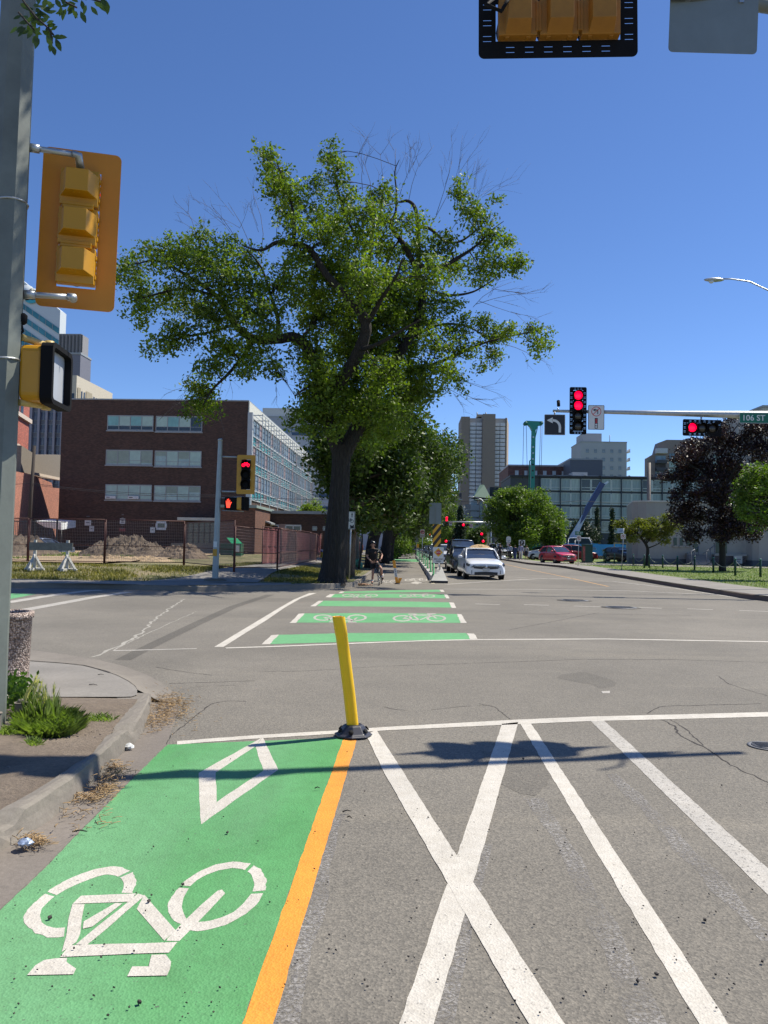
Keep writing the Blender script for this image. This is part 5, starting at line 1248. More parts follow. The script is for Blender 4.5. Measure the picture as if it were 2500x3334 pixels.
# ---- dark brick building
YB = 75.0
bx0, bx1, bz0, bz1 = rect(203, 1302, 797, 1800, YB); bz1 = at(797,1307,YB).z
BB = thing('brick_building', 'dark brick building with three rows of strip windows behind the fenced lot', 'building', (bx1, YB, .3)); O = BB.location.copy()
L0 = bx0 - bx1; H0 = bz1 - O.z; DEP = 50
mb = MB(); mb.bx(L0, 0, 0, DEP, 0, H0); mb.build('wall', BR1, BB)
mb = MB(); mb.bx(L0-.05, .05, -.05, DEP, H0, H0+.12); mb.build('roof_edge', GFR, BB)
BLD1 = M('pale_blind', (.36,.50,.45), .7, 0, .12, 1.5); BLD2 = M('grey_green_blind', (.26,.33,.28), .7, 0, .12, 1.5); BLD3 = M('aqua_blind', (.20,.42,.42), .7, 0, .2, 1.2)
rows = [((833,362,1180,478),(1207,368,1557,488),0), ((822,628,1173,745),(1198,635,1550,757),1), ((817,895,1167,1015),(1193,903,1543,1023),2)]
for r1_, r2_, k in rows:
    for e, (a, b, c, d) in enumerate((r1_, r2_)):
        x0, x1, z0, z1 = rect(a/2.37, 1200+b/2.37, c/2.37, 1200+d/2.37, YB)
        bl = {0: [(.75,BLD3),(.72,BLD1),(.7,BLD3),(.75,BLD1)], 1: [(.95,BLD2),(.95,BLD2),(.95,BLD1),(.9,BLD2)], 2: [(.95,BLD1),(.95,BLD1),(.95,BLD1),(.95,BLD1)]}[k]
        if e: bl = {0: [(.7,BLD1),(.7,BLD3),(.7,BLD1),(0,None)], 1: [(.3,BLD2),(.95,BLD1),(.5,BLD2),(.9,BLD1)], 2: [(.45,BLD1),(.5,BLD2),(.8,BLD1),(.4,BLD2)]}[k]
        window(BB, x0-O.x, x1-O.x, z0-O.z, z1-O.z, -.0, 4, GLD if k == 0 else GLT, GFR, [.3], .07, blinds=bl)
        mb = MB(); mb.bx(x0-O.x-.1, x1-O.x+.1, -.12, -.005, z0-O.z-.14, z0-O.z-.035); mb.build('window_sill', GFR, BB)
    xa = at(r1_[2]/2.37, 1500, YB).x-O.x; xb = at(r2_[0]/2.37, 1500, YB).x-O.x
for (a, b, c, d) in ((818,983,896,1005),(993,985,1074,1008)):
    x0, x1, z0, z1 = rect(a/2.37, 1200+b/2.37, c/2.37, 1200+d/2.37, YB); mb = MB(); mb.bx(x0-O.x,x1-O.x,-.25,-.06,z0-O.z,z1-O.z); o = mb.build('air_conditioner', WFR, BB)
    mb = MB(); mb.bx(x0-O.x+.12,(x0+x1)/2-O.x-.05,-.26,-.252,z0-O.z+.1,z1-O.z-.1); mb.build('grille', BLKM, o)
# notices, small window on ground floor
for (a, b, c, d, m_) in ((655,1170,702,1212,SIGNW),(690,1215,724,1258,SIGNW),(926,1158,965,1198,SIGNW),(920,1230,966,1256,M('faded_red_notice',(.25,.06,.06))),(1160,1225,1194,1268,SIGNW)):
    x0, x1, z0, z1 = rect(a/2.37, 1200+b/2.37, c/2.37, 1200+d/2.37, YB); mb = MB(); mb.bx(x0-O.x,x1-O.x,-.03,-.004,z0-O.z,z1-O.z); o = mb.build('notice', m_, BB)
    mb = MB()
    for k in range(3): mb.bx(x0-O.x+.15, x1-O.x-.15, -.034, -.031, z0-O.z+.25+k*.3, z0-O.z+.33+k*.3)
    mb.build('printed_lines', M('notice_grey_ink', (.15,.15,.15)), o)
x0, x1, z0, z1 = rect(1210/2.37, 1200+1178/2.37, 1279/2.37, 1200+1244/2.37, YB); window(BB, x0-O.x, x1-O.x, z0-O.z, z1-O.z, 0, 1, GLD, WFR, None, .2)
# entrance with canopy
x0, x1, z0, z1 = rect(593, 1686, 705, 1697, YB); mb = MB(); mb.bx(x0-O.x, x1-O.x+.3, -1.6, .0, z0-O.z, z1-O.z); mb.build('canopy', M('canopy_fascia', (.50,.50,.45)), BB)
x0, x1, z0, z1 = rect(612, 1700, 700, 1772, YB); mb = MB(); mb.bx(x0-O.x, x1-O.x, -.02, -.003, z0-O.z, z1-O.z); o = mb.build('door', GLD, BB)
mb = MB()
for k in range(6): x = x0-O.x + (x1-x0)*k/5; mb.bx(x-.05, x+.05, -.08, -.021, z0-O.z, z1-O.z)
mb.bx(x0-O.x, x1-O.x, -.08, -.021, (z0+z1)/2-O.z, (z0+z1)/2-O.z+.08); mb.build('door_frame', M('door_frame_dark', (.06,.05,.05)), o)
x0, x1, z0, z1 = rect(575, 1768, 712, 1812, YB); mb = MB(); mb.bx(x0-O.x, x1-O.x, -1.8, -.0, -.3, z1-O.z); mb.build('step', concrete_mat('step_concrete', (.30,.25,.19)), BB)
# curtain wall on the street side (faces +X)
PANE1 = glass_mat('curtain_glass_aqua', (.05,.34,.36), .1, .35, .35); PANE2 = glass_mat('curtain_glass_sky', (.20,.28,.37), .06, .35, .35); PANE3 = M('curtain_pinkish_panel', (.27,.20,.21), .6, 0, .1, 1)
zt = at(797,1351,YB).z - O.z; zb = at(790,1623,YB).z - O.z; nfl = 3; fh = (zt-zb)/nfl
MUL = M('white_mullion', (.42,.44,.45), .5, 0, .06, 2); nb_ = 30; LEN = 48.0
zz_ = [zb + f*fh + d for f in range(nfl) for d in (0, fh*.36)] + [zt]
mb = MB(); mb.v = [(.02, .5 + (LEN-.5)*k/nb_, z) for k in range(nb_+1) for z in zz_]; q = len(zz_)
for k in range(nb_):
    for f in range(q-1):
        mb.f.append([k*q+f, (k+1)*q+f, (k+1)*q+f+1, k*q+f+1]); mb.s.append(False); mb.m.append((0 if (k*3+f) % 5 else 2) if f % 2 == 0 else (1 if (k+f) % 4 else 2))
mb.build('glazing', [PANE1, PANE2, PANE3], BB)
mb = MB()
for k in range(nb_+1):
    y = .5 + (LEN-.5)*k/nb_; mb.bx(.03,.12,y-.04,y+.04,zb,zt)
for f in range(nfl+1):
    for dz in ((0,) if f == nfl else (0, fh*.36)): mb.bx(.03,.11,.45,LEN,zb+f*fh+dz-.05,zb+f*fh+dz+.05)
mb.build('mullion', MUL, BB)
# sun screen standing in front of the glass
mb = MB(); SX = 1.35
for k in range(int(LEN/1.6)):
    y = .3 + k*1.6; mb.bx(SX-.03,SX+.03,y-.035,y+.035,zb-.3 if k % 3 else zb-.9,zt+.15)
for f in range(nfl+1):
    z = zb+f*fh
    for dx in (.0,.45,.9,1.3):
        mb.bx(SX-dx-.02,SX-dx+.02,.3,LEN,z+.03,z+(.12 if f == nfl else .07))
for k in range(0, int(LEN/1.15), 3):
    y = .3+k*1.15
    for f in range(nfl+1): mb.bx(.1,SX,y-.03,y+.03,zb+f*fh-.02,zb+f*fh+.06)
mb.build('sun_screen', MUL, BB)
mb = MB(); mb.bx(.0,.10,0.02,LEN,zt+.02,H0-.01); mb.build('white_fascia', M('cream_fascia', (.58,.57,.50)), BB)
mb = MB(); mb.bx(-.02,.45,-.12,.30,zb-.6,zt+.25); mb.build('corner_fin', MUL, BB)
# single storey wing with porch block
x0, x1, z0, z1 = rect(712, 1652, 828, 1800, 72); WG = thing('brick_wing', 'low brick wing with two white framed windows beside the elm trunk', 'building', (x1, 72, .3)); O = WG.location.copy()
mb = MB(); mb.bx(x0-x1,0,0,9,0,z1-O.z); w_ = mb.build('porch_block', brick_mat('brown_brick', (.17,.07,.045), (.09,.07,.055)), WG)
mb = MB(); mb.bx(x0-x1-.1,.15,-.15,9.1,z1-O.z,z1-O.z+.25); mb.build('roof_edge', M('verdigris_edge', (.24,.30,.27)), WG)
YW = 80; xa, xb, za, zb_ = rect(835, 1671, 1110, 1800, YW)
mb = MB(); mb.bx(xa-O.x, xb-O.x, YW-O.y, YW-O.y+12, 0, zb_-O.z); mb.build('wall', BR1, WG)
mb = MB(); mb.bx(xa-O.x, xb-O.x+.1, YW-O.y-.2, YW-O.y+12, zb_-O.z, zb_-O.z+.3); mb.build('parapet', GFR, WG)
mb = MB(); mb.bx(xa-O.x, xb-O.x+.04, YW-O.y-.06, YW-O.y-.002, -.3, at(900,1790,YW).z-O.z+.1); mb.build('plinth', KERB, WG)
for (a, b, c, d, n_) in ((857,1708,906,1730,2),(930,1709,979,1733,2),(1018,1714,1031,1727,1),(1052,1714,1064,1727,1)):
    q = rect(a, b, c, d, YW); window(WG, q[0]-O.x, q[1]-O.x, q[2]-O.z, q[3]-O.z, YW-O.y, n_, GLD if n_ == 2 else GLT, WFR if n_ == 2 else GFR, None, .12)
q = rect(907,1706,929,1733,YW); mb = MB(); mb.bx(q[0]-O.x,q[1]-O.x,YW-O.y-.05,YW-O.y-.003,q[2]-O.z,q[3]-O.z); mb.build('panel', M('pinkish_panel', (.34,.24,.22)), WG)
mb = MB(); q = rect(848,1690,882,1702,YW-3); mb.add([(q[0]-O.x,5,q[3]-O.z),(q[1]-O.x,5,q[2]-O.z),(q[1]-O.x,8,q[2]-O.z),(q[0]-O.x,8,q[3]-O.z),(q[0]-O.x,5,q[3]-O.z-.15),(q[1]-O.x,5,q[2]-O.z-.15),(q[1]-O.x,8,q[2]-O.z-.15),(q[0]-O.x,8,q[3]-O.z-.15)],[(0,1,2,3),(7,6,5,4),(0,4,5,1),(1,5,6,2),(2,6,7,3),(3,7,4,0)]); mb.build('door_canopy', GFR, WG, fixn=True)
# porch block side is lit: nothing to paint. ---- generic block building
def block(name, lab, px, Y, dep, wall, cols=0, rowsn=0, wsz=(.6,.55), glass=None, base=.1, wname='window', side=None, roof=None, groups=None, frame=None, mgx=.06, mgt=.05, mgb=.05, parapet=True):
    x0, x1, z0, z1 = rect(*px, Y); t = thing(name, lab, 'building', ((x0+x1)/2, Y, base)); w = x1-x0; h = z1-base
    mb = MB(); mb.bx(-w/2, w/2, 0, dep, 0, h); mb.build('wall', wall, t)
    if parapet: mb = MB(); mb.bx(-w/2-.1, w/2+.1, -.1, dep+.1, h, h+.35); mb.build('roof', roof or GFR, t)
    if cols:
        cw = w*(1-2*mgx)/cols; rh = h*(1-mgt-mgb)/rowsn; proto = None
        ww, wh = cw*wsz[0], rh*wsz[1]
        for r_ in range(rowsn):
            for c in range(cols):
                p_ = (-w/2 + w*mgx + cw*(c+.5), 0, h*mgb + rh*(r_+.5))
                if proto is None:
                    mb = MB(); mb.bx(-ww/2, ww/2, -.03, .1, -wh/2, wh/2); proto = mb.build(wname, glass or GLB, t, p_)
                    mb = MB(); e = max(.06, ww*.04)
                    mb.bx(-ww/2-e, ww/2+e, -.08, -.031, wh/2, wh/2+e); mb.bx(-ww/2-e, ww/2+e, -.12, -.031, -wh/2-e, -wh/2)
                    mb.bx(-ww/2-e, -ww/2, -.08, -.031, -wh/2, wh/2); mb.bx(ww/2, ww/2+e, -.08, -.031, -wh/2, wh/2); mb.bx(-e/2, e/2, -.07, -.031, -wh/2, wh/2)
                    mb.build('frame', frame or GFR, proto)
                else: dupart(proto, p_, t)
    return t, w, h
# ---- office tower behind the church (dark with pale mullions)
t, w, h = block('office_tower', 'grey office tower with closely spaced vertical ribs behind the church', (62, 1152, 240, 1800), 150, 5, M('slate_wall', (.16,.16,.19)), 8, 12, (.74,.62), glass_mat('office_glass', (.09,.09,.13), .15, .5, .4), mgx=.01, mgt=.16)
mb = MB()
for k in range(9): x = -w/2 + w*k/8; mb.bx(x-.22,x+.22,-.5,-.13,0,h*.86)
mb.build('rib', M('lilac_grey_rib', (.30,.28,.33)), t)
mb = MB(); mb.bx(-w/2-.2,w/2+.2,-.55,.0,h*.84,h*.87); mb.bx(w*.12,w/2-.2,.5,4,h+.3,h+4.2); mb.build('band', M('concrete_grey_band', (.26,.25,.25)), t)
mb = MB()
for k in range(7): x = w*.14 + (w*.35)*k/6; mb.bx(x,x+.25,.3,.49,h+.5,h+4.0)
mb.build('louvre', M('dark_louvre', (.08,.08,.08)), t)
# ---- beige slab
Yg = 135; x0, x1, z0, z1 = rect(222, 1220, 365, 1800, Yg)
BE = thing('beige_building', 'beige office block with a sloping roofline above the dark brick building', 'building', (x0, Yg, .2)); O = BE.location.copy()
e = at(250, 1222, Yg); xx = e.x-O.x; far = at(366, 1281, 152)-O; hh = e.z-O.z
mb = MB(); mb.add([(xx-1.6,0,0),(xx,0,0),(far.x,far.y,0),(xx-1.6,far.y,0),(xx-1.6,0,hh),(xx,0,hh),(far.x,far.y,far.z),(xx-1.6,far.y,far.z)], [(0,3,2,1),(4,5,6,7),(0,1,5,4),(1,2,6,5),(2,3,7,6),(3,0,4,7)]); mb.build('wall', M('beige_render', (.52,.46,.36)), BE, fixn=True)
v1 = Vector((far.x-xx, far.y, 0)); ln = v1.length; u1 = v1/ln; n1 = Vector((u1.y,-u1.x,0)); n1 = n1 if n1.x > 0 else -n1
def onside(s, z, o=.06): return Vector((xx,0,0)) + u1*s + n1*o + Vector((0,0,z))
hz_s = lambda s: hh + (far.z-hh)*s/ln
for k in range(13):
    s = ln*(.12+.065*k); z_ = hz_s(s)-4.6; mb = MB(); a, b = onside(s, z_), onside(s+ln*.03, z_); mb.quad(a, b, b+Vector((0,0,2.2)), a+Vector((0,0,2.2))); mb.build('window', GLD, BE)
for (s0, s1) in ((.02,.10),(.24,.40)):
    s0 *= ln; s1 *= ln; mb = MB(); mb.quad(onside(s0, hz_s(s0)-6, .1), onside(s1, hz_s(s1)-6, .1), onside(s1, hz_s(s1)-2, .1), onside(s0, hz_s(s0)-2, .1)); mb.build('panel', M('tan_panel', (.34,.29,.20)), BE)
for r_ in range(4):
    mb = MB(); mb.bx(xx-1.35, xx-.35, -.06, -.002, hh-5.5-r_*3.8, hh-3.2-r_*3.8); mb.build('window', GLD, BE)
# ---- tall banded glass tower far left
Yt = 330; x0, x1, z0, z1 = rect(60, 960, 168, 1800, Yt)
GT = thing('glass_tower', 'tall white and glass banded tower with a sloping top and round logo at the left', 'building', (x1, Yt, 0)); O = GT.location.copy()
h1 = at(168, 1010, Yt).z; slope = (at(75,915,Yt).z - h1) / (x1 - at(75,915,Yt).x)
def ztop(x): return h1 - slope*x
xl = -60; mb = MB(); mb.prism([(xl,0),(0,0),(0,h1),(xl,ztop(xl))], 0, 6); mb.build('wall', M('white_band_cladding', (.52,.56,.58)), GT, fixn=True)
for k in range(12):
    z_ = h1 - 10.5 - k*5.2; mb = MB(); mb.add([(xl,-.3,z_-slope*xl*.88),(0,-.3,z_),(0,-.3,z_+2.4),(xl,-.3,z_+2.4-slope*xl*.88)], [(0,1,2,3)])
    for q in range(20): x = xl*q/20; mb.add([(x-.12,-.4,z_-slope*x*.88),(x+.12,-.4,z_-slope*x*.88),(x+.12,-.4,z_+2.4-slope*x*.88),(x-.12,-.4,z_+2.4-slope*x*.88)], [(0,1,2,3)], 1)
    mb.build('window_band', [glass_mat('teal_band_glass', (.06,.22,.26), .1, .4, .1), GFR], GT)
lg = at(112, 975, Yt)-O; 
mb = MB()
for (dx, dz, sc_) in ((-3.0,1.4,1.0),(0.2,.2,1.25),(-1.4,2.6,.8)):
    P = [(lg.x+dx+sc_*3.0*math.cos(a)*(1+.3*math.sin(a)), lg.z+dz+sc_*1.5*math.sin(a)+sc_*.8*math.cos(a)) for a in np.linspace(0, 2*math.pi, 18)[:-1]]
    mb.prism(P, -.9, -.5)
mb.build('logo', M('teal_logo', (.05,.36,.42)), GT, fixn=True)
mb = MB(); q = at(90,955,Yt)-O; mb.lathe([(3.4,-.9),(3.4,-.5)], (q.x, 0, q.z), 20, axis='y'); q = at(110,960,Yt)-O; mb.lathe([(2.6,-.9),(2.6,-.5)], (q.x,0,q.z), 20, axis='y'); mb.build('emblem', M('pale_emblem', (.62,.66,.68)), GT)
# ---- church: its sunlit walls are turned towards the right
RBR = brick_mat('church_red_brick', (.42,.10,.065), (.30,.16,.12)); TRIM = M('sandstone_trim', (.55,.46,.38), .8)
def turned(pxa, Ya, pxb, Yb_):
    """vertical plane through two pixel columns at two distances -> origin, angle and a px -> (s, z) map"""
    a = at(pxa, 1700, Ya); b = at(pxb, 1700, Yb_); u = Vector((b.x-a.x, b.y-a.y, 0)); L_ = u.length; u.normalize(); nn = Vector((u.y, -u.x, 0)); ang = math.atan2(u.y, u.x)
    def f(px_, py_):
        d = ray(px_, py_); t = (Vector((a.x, a.y, 0)) - Vector((CAM.x, CAM.y, 0))).dot(nn) / Vector((d.x, d.y, 0)).dot(nn); q = CAM + d*t; return (q - Vector((a.x, a.y, 0))).dot(u), q.z
    return Vector((a.x, a.y, 0)), ang, f
def lancet(cx, zb_, w, h, parent, glass, trim, y=-.05):
    P = [(-w/2,0),(w/2,0),(w/2,h*.62)] + [(w/2*math.cos(t)**.8, h*.62 + h*.38*math.sin(t)) for t in np.linspace(.3, math.pi/2-.01, 5)] + [(-w/2*math.cos(t)**.8, h*.62 + h*.38*math.sin(t)) for t in np.linspace(math.pi/2-.01, .3, 5)][1:] + [(-w/2,h*.62)]
    mb = MB(); mb.prism([(x+cx, z+zb_) for x, z in P], y, -.002); o = mb.build('window', glass, parent, fixn=True)
    mb = MB(); P2 = [(x*1.5, (z-h*.3)*1.14+h*.34) for x, z in P]; n = len(P); vs = []
    for a, b in zip(P, P2): vs += [(a[0]+cx, y-.1, a[1]+zb_), (b[0]+cx, y-.1, b[1]+zb_)]
    mb.add(vs, [(2*i,2*i+1,(2*i+3)%(2*n),(2*i+2)%(2*n)) for i in range(2, n-1)]); mb.build('stone_surround', trim, o); return o
o_, ang, f = turned(-60, 74, 90, 92)
CH = thing('church_tower', 'red brick church tower with pointed windows behind the near mast', 'church', o_ + Vector((0,0,.2)), ang)
s1 = f(90, 1500)[0]; hc = f(60, 1215)[1]; s0 = f(-60, 1500)[0]
mb = MB(); mb.bx(s0, s1, 0, 4, 0, hc); mb.build('wall', RBR, CH)
for (y0_, y1_) in ((1236,1246),(1352,1366),(1503,1511)):
    a, b = f(64, y0_)[1], f(64, y1_)[1]; mb = MB(); mb.bx(s0, s1+.2, -.3, -.003, b, a); mb.build('string_course', TRIM, CH)
for (pxc, pyb, pyt, wp) in ((70,1350,1268,9),(57,1350,1264,9),(55,1502,1456,13),(30,1350,1262,9),(20,1502,1456,13)):
    a, zb2 = f(pxc, pyb); zt2 = f(pxc, pyt)[1]; w_ = abs(f(pxc+wp/2, pyb)[0]-f(pxc-wp/2, pyb)[0]); lancet(a, zb2, w_, zt2-zb2, CH, GLD, TRIM)
o_, ang, f = turned(20, 66, 225, 104)
CW = thing('church_hall', 'long low salmon brick church wall with a grey shingle roof', 'church', o_ + Vector((0,0,.2)), ang)
P = [f(20,1800)[0:1]+(0,), f(225,1800)[0:1]+(0,), f(225,1592), f(172,1588), f(168,1572), f(100,1545), f(20,1528)]
P = [(a, max(0, b-.2)) for a, b in P]; mb = MB(); mb.prism(P, 0, 3); mb.build('wall', brick_mat('church_wall_brick', (.40,.16,.11), (.32,.17,.13)), CW, fixn=True)
P = [f(*q) for q in ((99,1452),(142,1482),(225,1482),(225,1566),(160,1556),(108,1540),(96,1538))]
mb = MB(); mb.prism([(a, b-.2) for a, b in P], .8, 1.6); mb.build('roof', M('grey_shingles', (.19,.165,.135), .9, 0, .2, 8), CW, fixn=True)
P = [f(*q) for q in ((100,1536),(225,1562),(225,1570),(100,1545))]
mb = MB(); mb.prism([(a, b-.2) for a, b in P], -.15, -.002); mb.build('eaves', TRIM, CW, fixn=True)
a, b = f(191,1682); c, d = f(204,1650); mb = MB(); mb.bx(a, c, -.1, -.01, b-.2, d-.2); mb.build('notice_board', SIGNW, CW)
# white tent and ironwork behind the lot
a = at(112,1700,70); TN = thing('tent', 'white pitched tent roof beyond the fence near the church', 'tent', (a.x, 70, .4)); O = TN.location.copy()
P = [at(x,y,70)-O for x, y in ((112,1697),(200,1702),(200,1725),(145,1716))]; mb = MB(); mb.add([P[0],P[1],P[2],P[3]]+[p_+Vector((0,3,.3)) for p_ in P],[(0,1,2,3),(4,7,6,5),(0,4,5,1),(2,6,7,3),(1,5,6,2),(3,7,4,0)]); mb.build('roof', M('white_canvas', (.72,.74,.76), .7, 0, .03, 2), TN)
mb = MB(); mb.tube([P[3]+Vector((0,0,0)), Vector((P[3].x,0,0))], .04, 6); mb.tube([P[2], Vector((P[2].x,0,0))], .04, 6); mb.build('leg', SIGNB, TN)
a = at(-100,1700,66); t = thing('iron_fence', 'black iron railing behind the lot at the left', 'fence', (a.x, 66, .4)); b = at(215,1700,66); hh = at(50,1693,66).z-.4; mb = MB(); n = 60
for k in range(n): x = (b.x-a.x)*k/n; mb.bx(x-.012,x+.012,-.012,.012,0,hh)
mb.bx(0,b.x-a.x,-.03,.03,hh-.15,hh-.08); mb.bx(0,b.x-a.x,-.03,.03,.15,.22)
for k in range(5): x = (b.x-a.x)*k/4.4; mb.bx(x-.06,x+.06,-.06,.06,0,hh+.1)
mb.build('railing', SIGNB, t)
# ---- white banded building and grey hotel behind the elms
t, w, h = block('office_building', 'pale blue grey building with thin dark bands behind the elm trunk', (951, 1406, 1300, 1800), 175, 30, M('pale_blue_cladding', (.40,.43,.48), .6, 0, .04, .3))
for y0_ in (1408,1465,1510,1558,1608,1648):
    z_ = at(1000, y0_, 175).z - .1; mb = MB(); mb.bx(-w/2-.05,w/2,-.12,-.003,z_-.7,z_); mb.build('window_band', M('navy_band', (.04,.07,.13), .2), t)
t, w, h = block('hotel_building', 'grey concrete hotel with a grid of windows beyond the sun screen building', (845, 1358, 1090, 1800), 240, 30, M('hotel_concrete', (.34,.36,.38)), 8, 12, (.62,.5), GLB, mgt=.07)
mb = MB(); mb.bx(-w/2+.3,-w/2+11,3,12,h+.3,h+3.4); mb.build('roof_plant', M('pale_plant', (.50,.50,.47)), t)
# ---- apartment tower on the right
Yk_ = 330; x0, x1, z0, z1 = rect(1499, 1352, 1667, 1800, Yk_); cx = (x0+x1)/2
AT = thing('apartment_tower', 'tall brown apartment tower with two columns of white balconies', 'building', (x0, Yk_, 0)); O = AT.location.copy()
TB = M('brown_concrete', (.21,.175,.145), .8, 0, .06, .1); TBL = M('tan_concrete', (.34,.27,.19), .8, 0, .06, .1)
X = lambda p_: at(p_, 1500, Yk_).x-O.x; Z = lambda y: at(1580, y, Yk_).z
mb = MB(); mb.bx(X(1500),X(1528),0,20,0,Z(1357)); mb.bx(X(1569),X(1610),-2,20,0,Z(1350)); mb.bx(X(1646),X(1651),2,20,0,Z(1357)); mb.build('wall', TB, AT)
mb = MB(); mb.add([(X(1651),1.9,0),(X(1667)+.4,16,0),(X(1667)+.4,16,Z(1360)),(X(1651),1.9,Z(1356))], [(0,1,2,3)]); mb.build('side_wall', TBL, AT)
mb = MB(); mb.bx(X(1528),X(1569),3,19,0,Z(1358)); mb.bx(X(1610),X(1646),3,19,0,Z(1358)); mb.build('recess_wall', M('tower_recess', (.38,.37,.35)), AT)
mb = MB(); mb.bx(X(1555),X(1606),4,14,Z(1352),Z(1344)); mb.build('roof_plant', TBL, AT)
mb = MB(); 
for xq in (1555, 1584): mb.tube([(X(xq),6,Z(1346)),(X(xq),6,Z(1335))], .25, 4)
mb.build('antenna', GFR, AT)
BAL = M('white_balcony', (.52,.54,.57), .6, 0, .08, .5); TW = glass_mat('tower_window', (.10,.12,.16), .1, .5, .3)
p0 = p1 = w0_ = None; fh_ = (Z(1376)-Z(1630))/19.5
for f in range(26):
    z_ = Z(1384) - f*fh_
    if z_ < 3: break
    for (xa_, xb_) in ((1529,1548),(1550,1568),(1612,1626),(1628,1644)):
        wA = X(xb_)-X(xa_)
        p_ = (X(xa_)+wA/2, 1.6, z_)
        mb = MB(); mb.bx(-wA/2,wA/2,-.8,-.6,0,1.15); mb.bx(-wA/2,wA/2,-.8,1.35,-.2,.0)
        key = (xa_,)
        if f == 0:
            ob = mb.build('balcony', BAL, AT, p_); MC['bal%d' % xa_] = ob
            mb = MB(); mb.bx(-wA/2+.1,wA/2-1.0,1.32,1.38,0,fh_*.78); MC['wi%d' % xa_] = mb.build('window', TW, AT, p_)
        else: dupart(MC['bal%d' % xa_], p_, AT); dupart(MC['wi%d' % xa_], p_, AT)
# ---- grey lodge with glass panels
YL = 155; LG = thing('lodge_building', 'dark four storey building with a grid of curtained glass panels', 'building', (at(1757,1800,YL).x, YL, .2)); O = LG.location.copy()
X = lambda p_: at(p_, 1700, YL).x-O.x; Z = lambda y: at(1900, y, YL).z-O.z
DKW = M('charcoal_wall', (.055,.06,.07), .7); xr = X(2330); topz = Z(1556)
mb = MB(); mb.bx(X(1660),xr,0,16,0,topz); mb.build('wall', DKW, LG)
mb = MB(); mb.bx(X(1658),xr,-.4,16.3,topz,topz+.35); mb.build('roof_edge', M('roof_black', (.02,.02,.025)), LG)
mb = MB(); a = at(1594,1592,172)-O; b = at(1634,1592,172)-O; mb.bx(a.x, b.x+3, 17, 30, 0, at(1634,1586,172).z-O.z); mb.build('rear_block', DKW, LG)
CUR = M('curtain_behind_glass', (.24,.30,.32), .35, 0, .30, 1.2, stretch=(6,1,.3)); CUR2 = M('curtain_pale', (.34,.40,.40), .35, 0, .35, 1.1, stretch=(5,1,.3)); CUD = glass_mat('lodge_dark_glass', (.05,.06,.07), .1, .3, .6); CUG = glass_mat('lodge_reflecting_glass', (.17,.20,.19), .08, .7, 1.2)
pw = (X(1890)-X(1824)); rowz = []
for k in range(4):
    zt_ = Z(1557 + 45.5*k); rowz.append((zt_-2.35, zt_-.25))
npn = int((xr - X(1757))/ (pw/2)); rr = random.Random(4)
protos = {}
for r_, (za_, zb2) in enumerate(rowz):
    for c in range(npn):
        xa_ = X(1758)+c*pw/2; mt = rr.choice([0,0,0,1,2,3]); key = mt
        p_ = (xa_+pw/4, 0, (za_+zb2)/2)
        if key not in protos:
            mb = MB(); mb.bx(-pw/4+.1,pw/4-.1,-.06,-.003,-(zb2-za_)/2,(zb2-za_)/2); o = mb.build('window', [CUR,CUD,CUG,CUR2][mt], LG, p_); protos[key] = o
            mb = MB(); w2, h2 = pw/4-.06, (zb2-za_)/2
            mb.bx(-w2,w2,-.14,-.06,h2,h2+.1); mb.bx(-w2,w2,-.14,-.06,-h2-.12,-h2); mb.bx(-w2-.05,-w2+.12,-.14,-.06,-h2,h2); mb.bx(w2-.12,w2+.05,-.14,-.06,-h2,h2); mb.bx(-w2,w2,-.13,-.06,-h2+.42,-h2+.54); mb.build('frame', M('pale_lodge_frame', (.46,.49,.50)), o)
        else: dupart(protos[key], p_, LG)
mb = MB()
for c in range(0, npn+1, 2): x = X(1757)+c*pw/2; mb.bx(x-.09,x+.09,-.45,-.01,0,topz)
mb.build('fin', M('navy_fin', (.03,.04,.06)), LG)
mb = MB()
for k in range(7): x = X(1760+k*50); mb.bx(x,x+3.5,3,5,topz+.36,topz+.75)
mb.bx(X(1880),X(1930),5,9,topz+.4,topz+1.6); mb.build('roof_vent', M('roof_vent_grey', (.35,.36,.37)), LG)
# ---- brick apartments, grey penthouse, grey tower, mansard tower
t, w, h = block('apartment_building', 'brown brick apartment block with white windows behind the dark lodge', (1655, 1517, 1860, 1800), 190, 20, brick_mat('far_brown_brick', (.13,.06,.05), (.10,.07,.06), .6, .2), 6, 9, (.34,.55), M('white_blind_window', (.46,.50,.53)), roof=M('pale_parapet', (.34,.33,.34)), mgt=.03)
t, w, h = block('rooftop_block', 'dark grey windowless block with a roof stair behind the lodge', (1856, 1497, 1960, 1800), 182, 15, M('slate_render', (.11,.12,.14)))
t, w, h = block('grey_tower', 'light grey apartment tower right of the two red lights', (1890, 1440, 2039, 1800), 260, 15, M('light_grey_render', (.34,.355,.38), .7, 0, .04, .2), 5, 12, (.34,.42), glass_mat('grey_tower_window', (.20,.24,.28), .1, .4, .3), mgt=.04)
mb = MB(); mb.bx(-w*.40,w*.02,4,14,h+.3,h+3.6); mb.build('penthouse', M('light_grey_render2', (.36,.36,.37)), t)
mb = MB(); mb.tube([(w*.18,3,h),(w*.18,3,h+3)], .12, 4); mb.build('antenna', GFR, t)
for k in range(11): mb = MB(); mb.bx(w/2-.3,w/2+1.5,1,4,h-3-k*2.9,h-2.8-k*2.9); mb.bx(w/2+1.2,w/2+1.4,1,4,h-2.8-k*2.9,h-1.9-k*2.9); mb.build('balcony', M('white_balcony', (.5,.5,.5)), t)
Ym = 205; MT = thing('mansard_tower', 'brown apartment block with chamfered top and balconies behind the purple tree', 'building', (at(2107,1700,Ym).x, Ym, 0)); O = MT.location.copy()
X = lambda p_: at(p_, 1500, Ym).x-O.x; Z = lambda y: at(2200, y, Ym).z
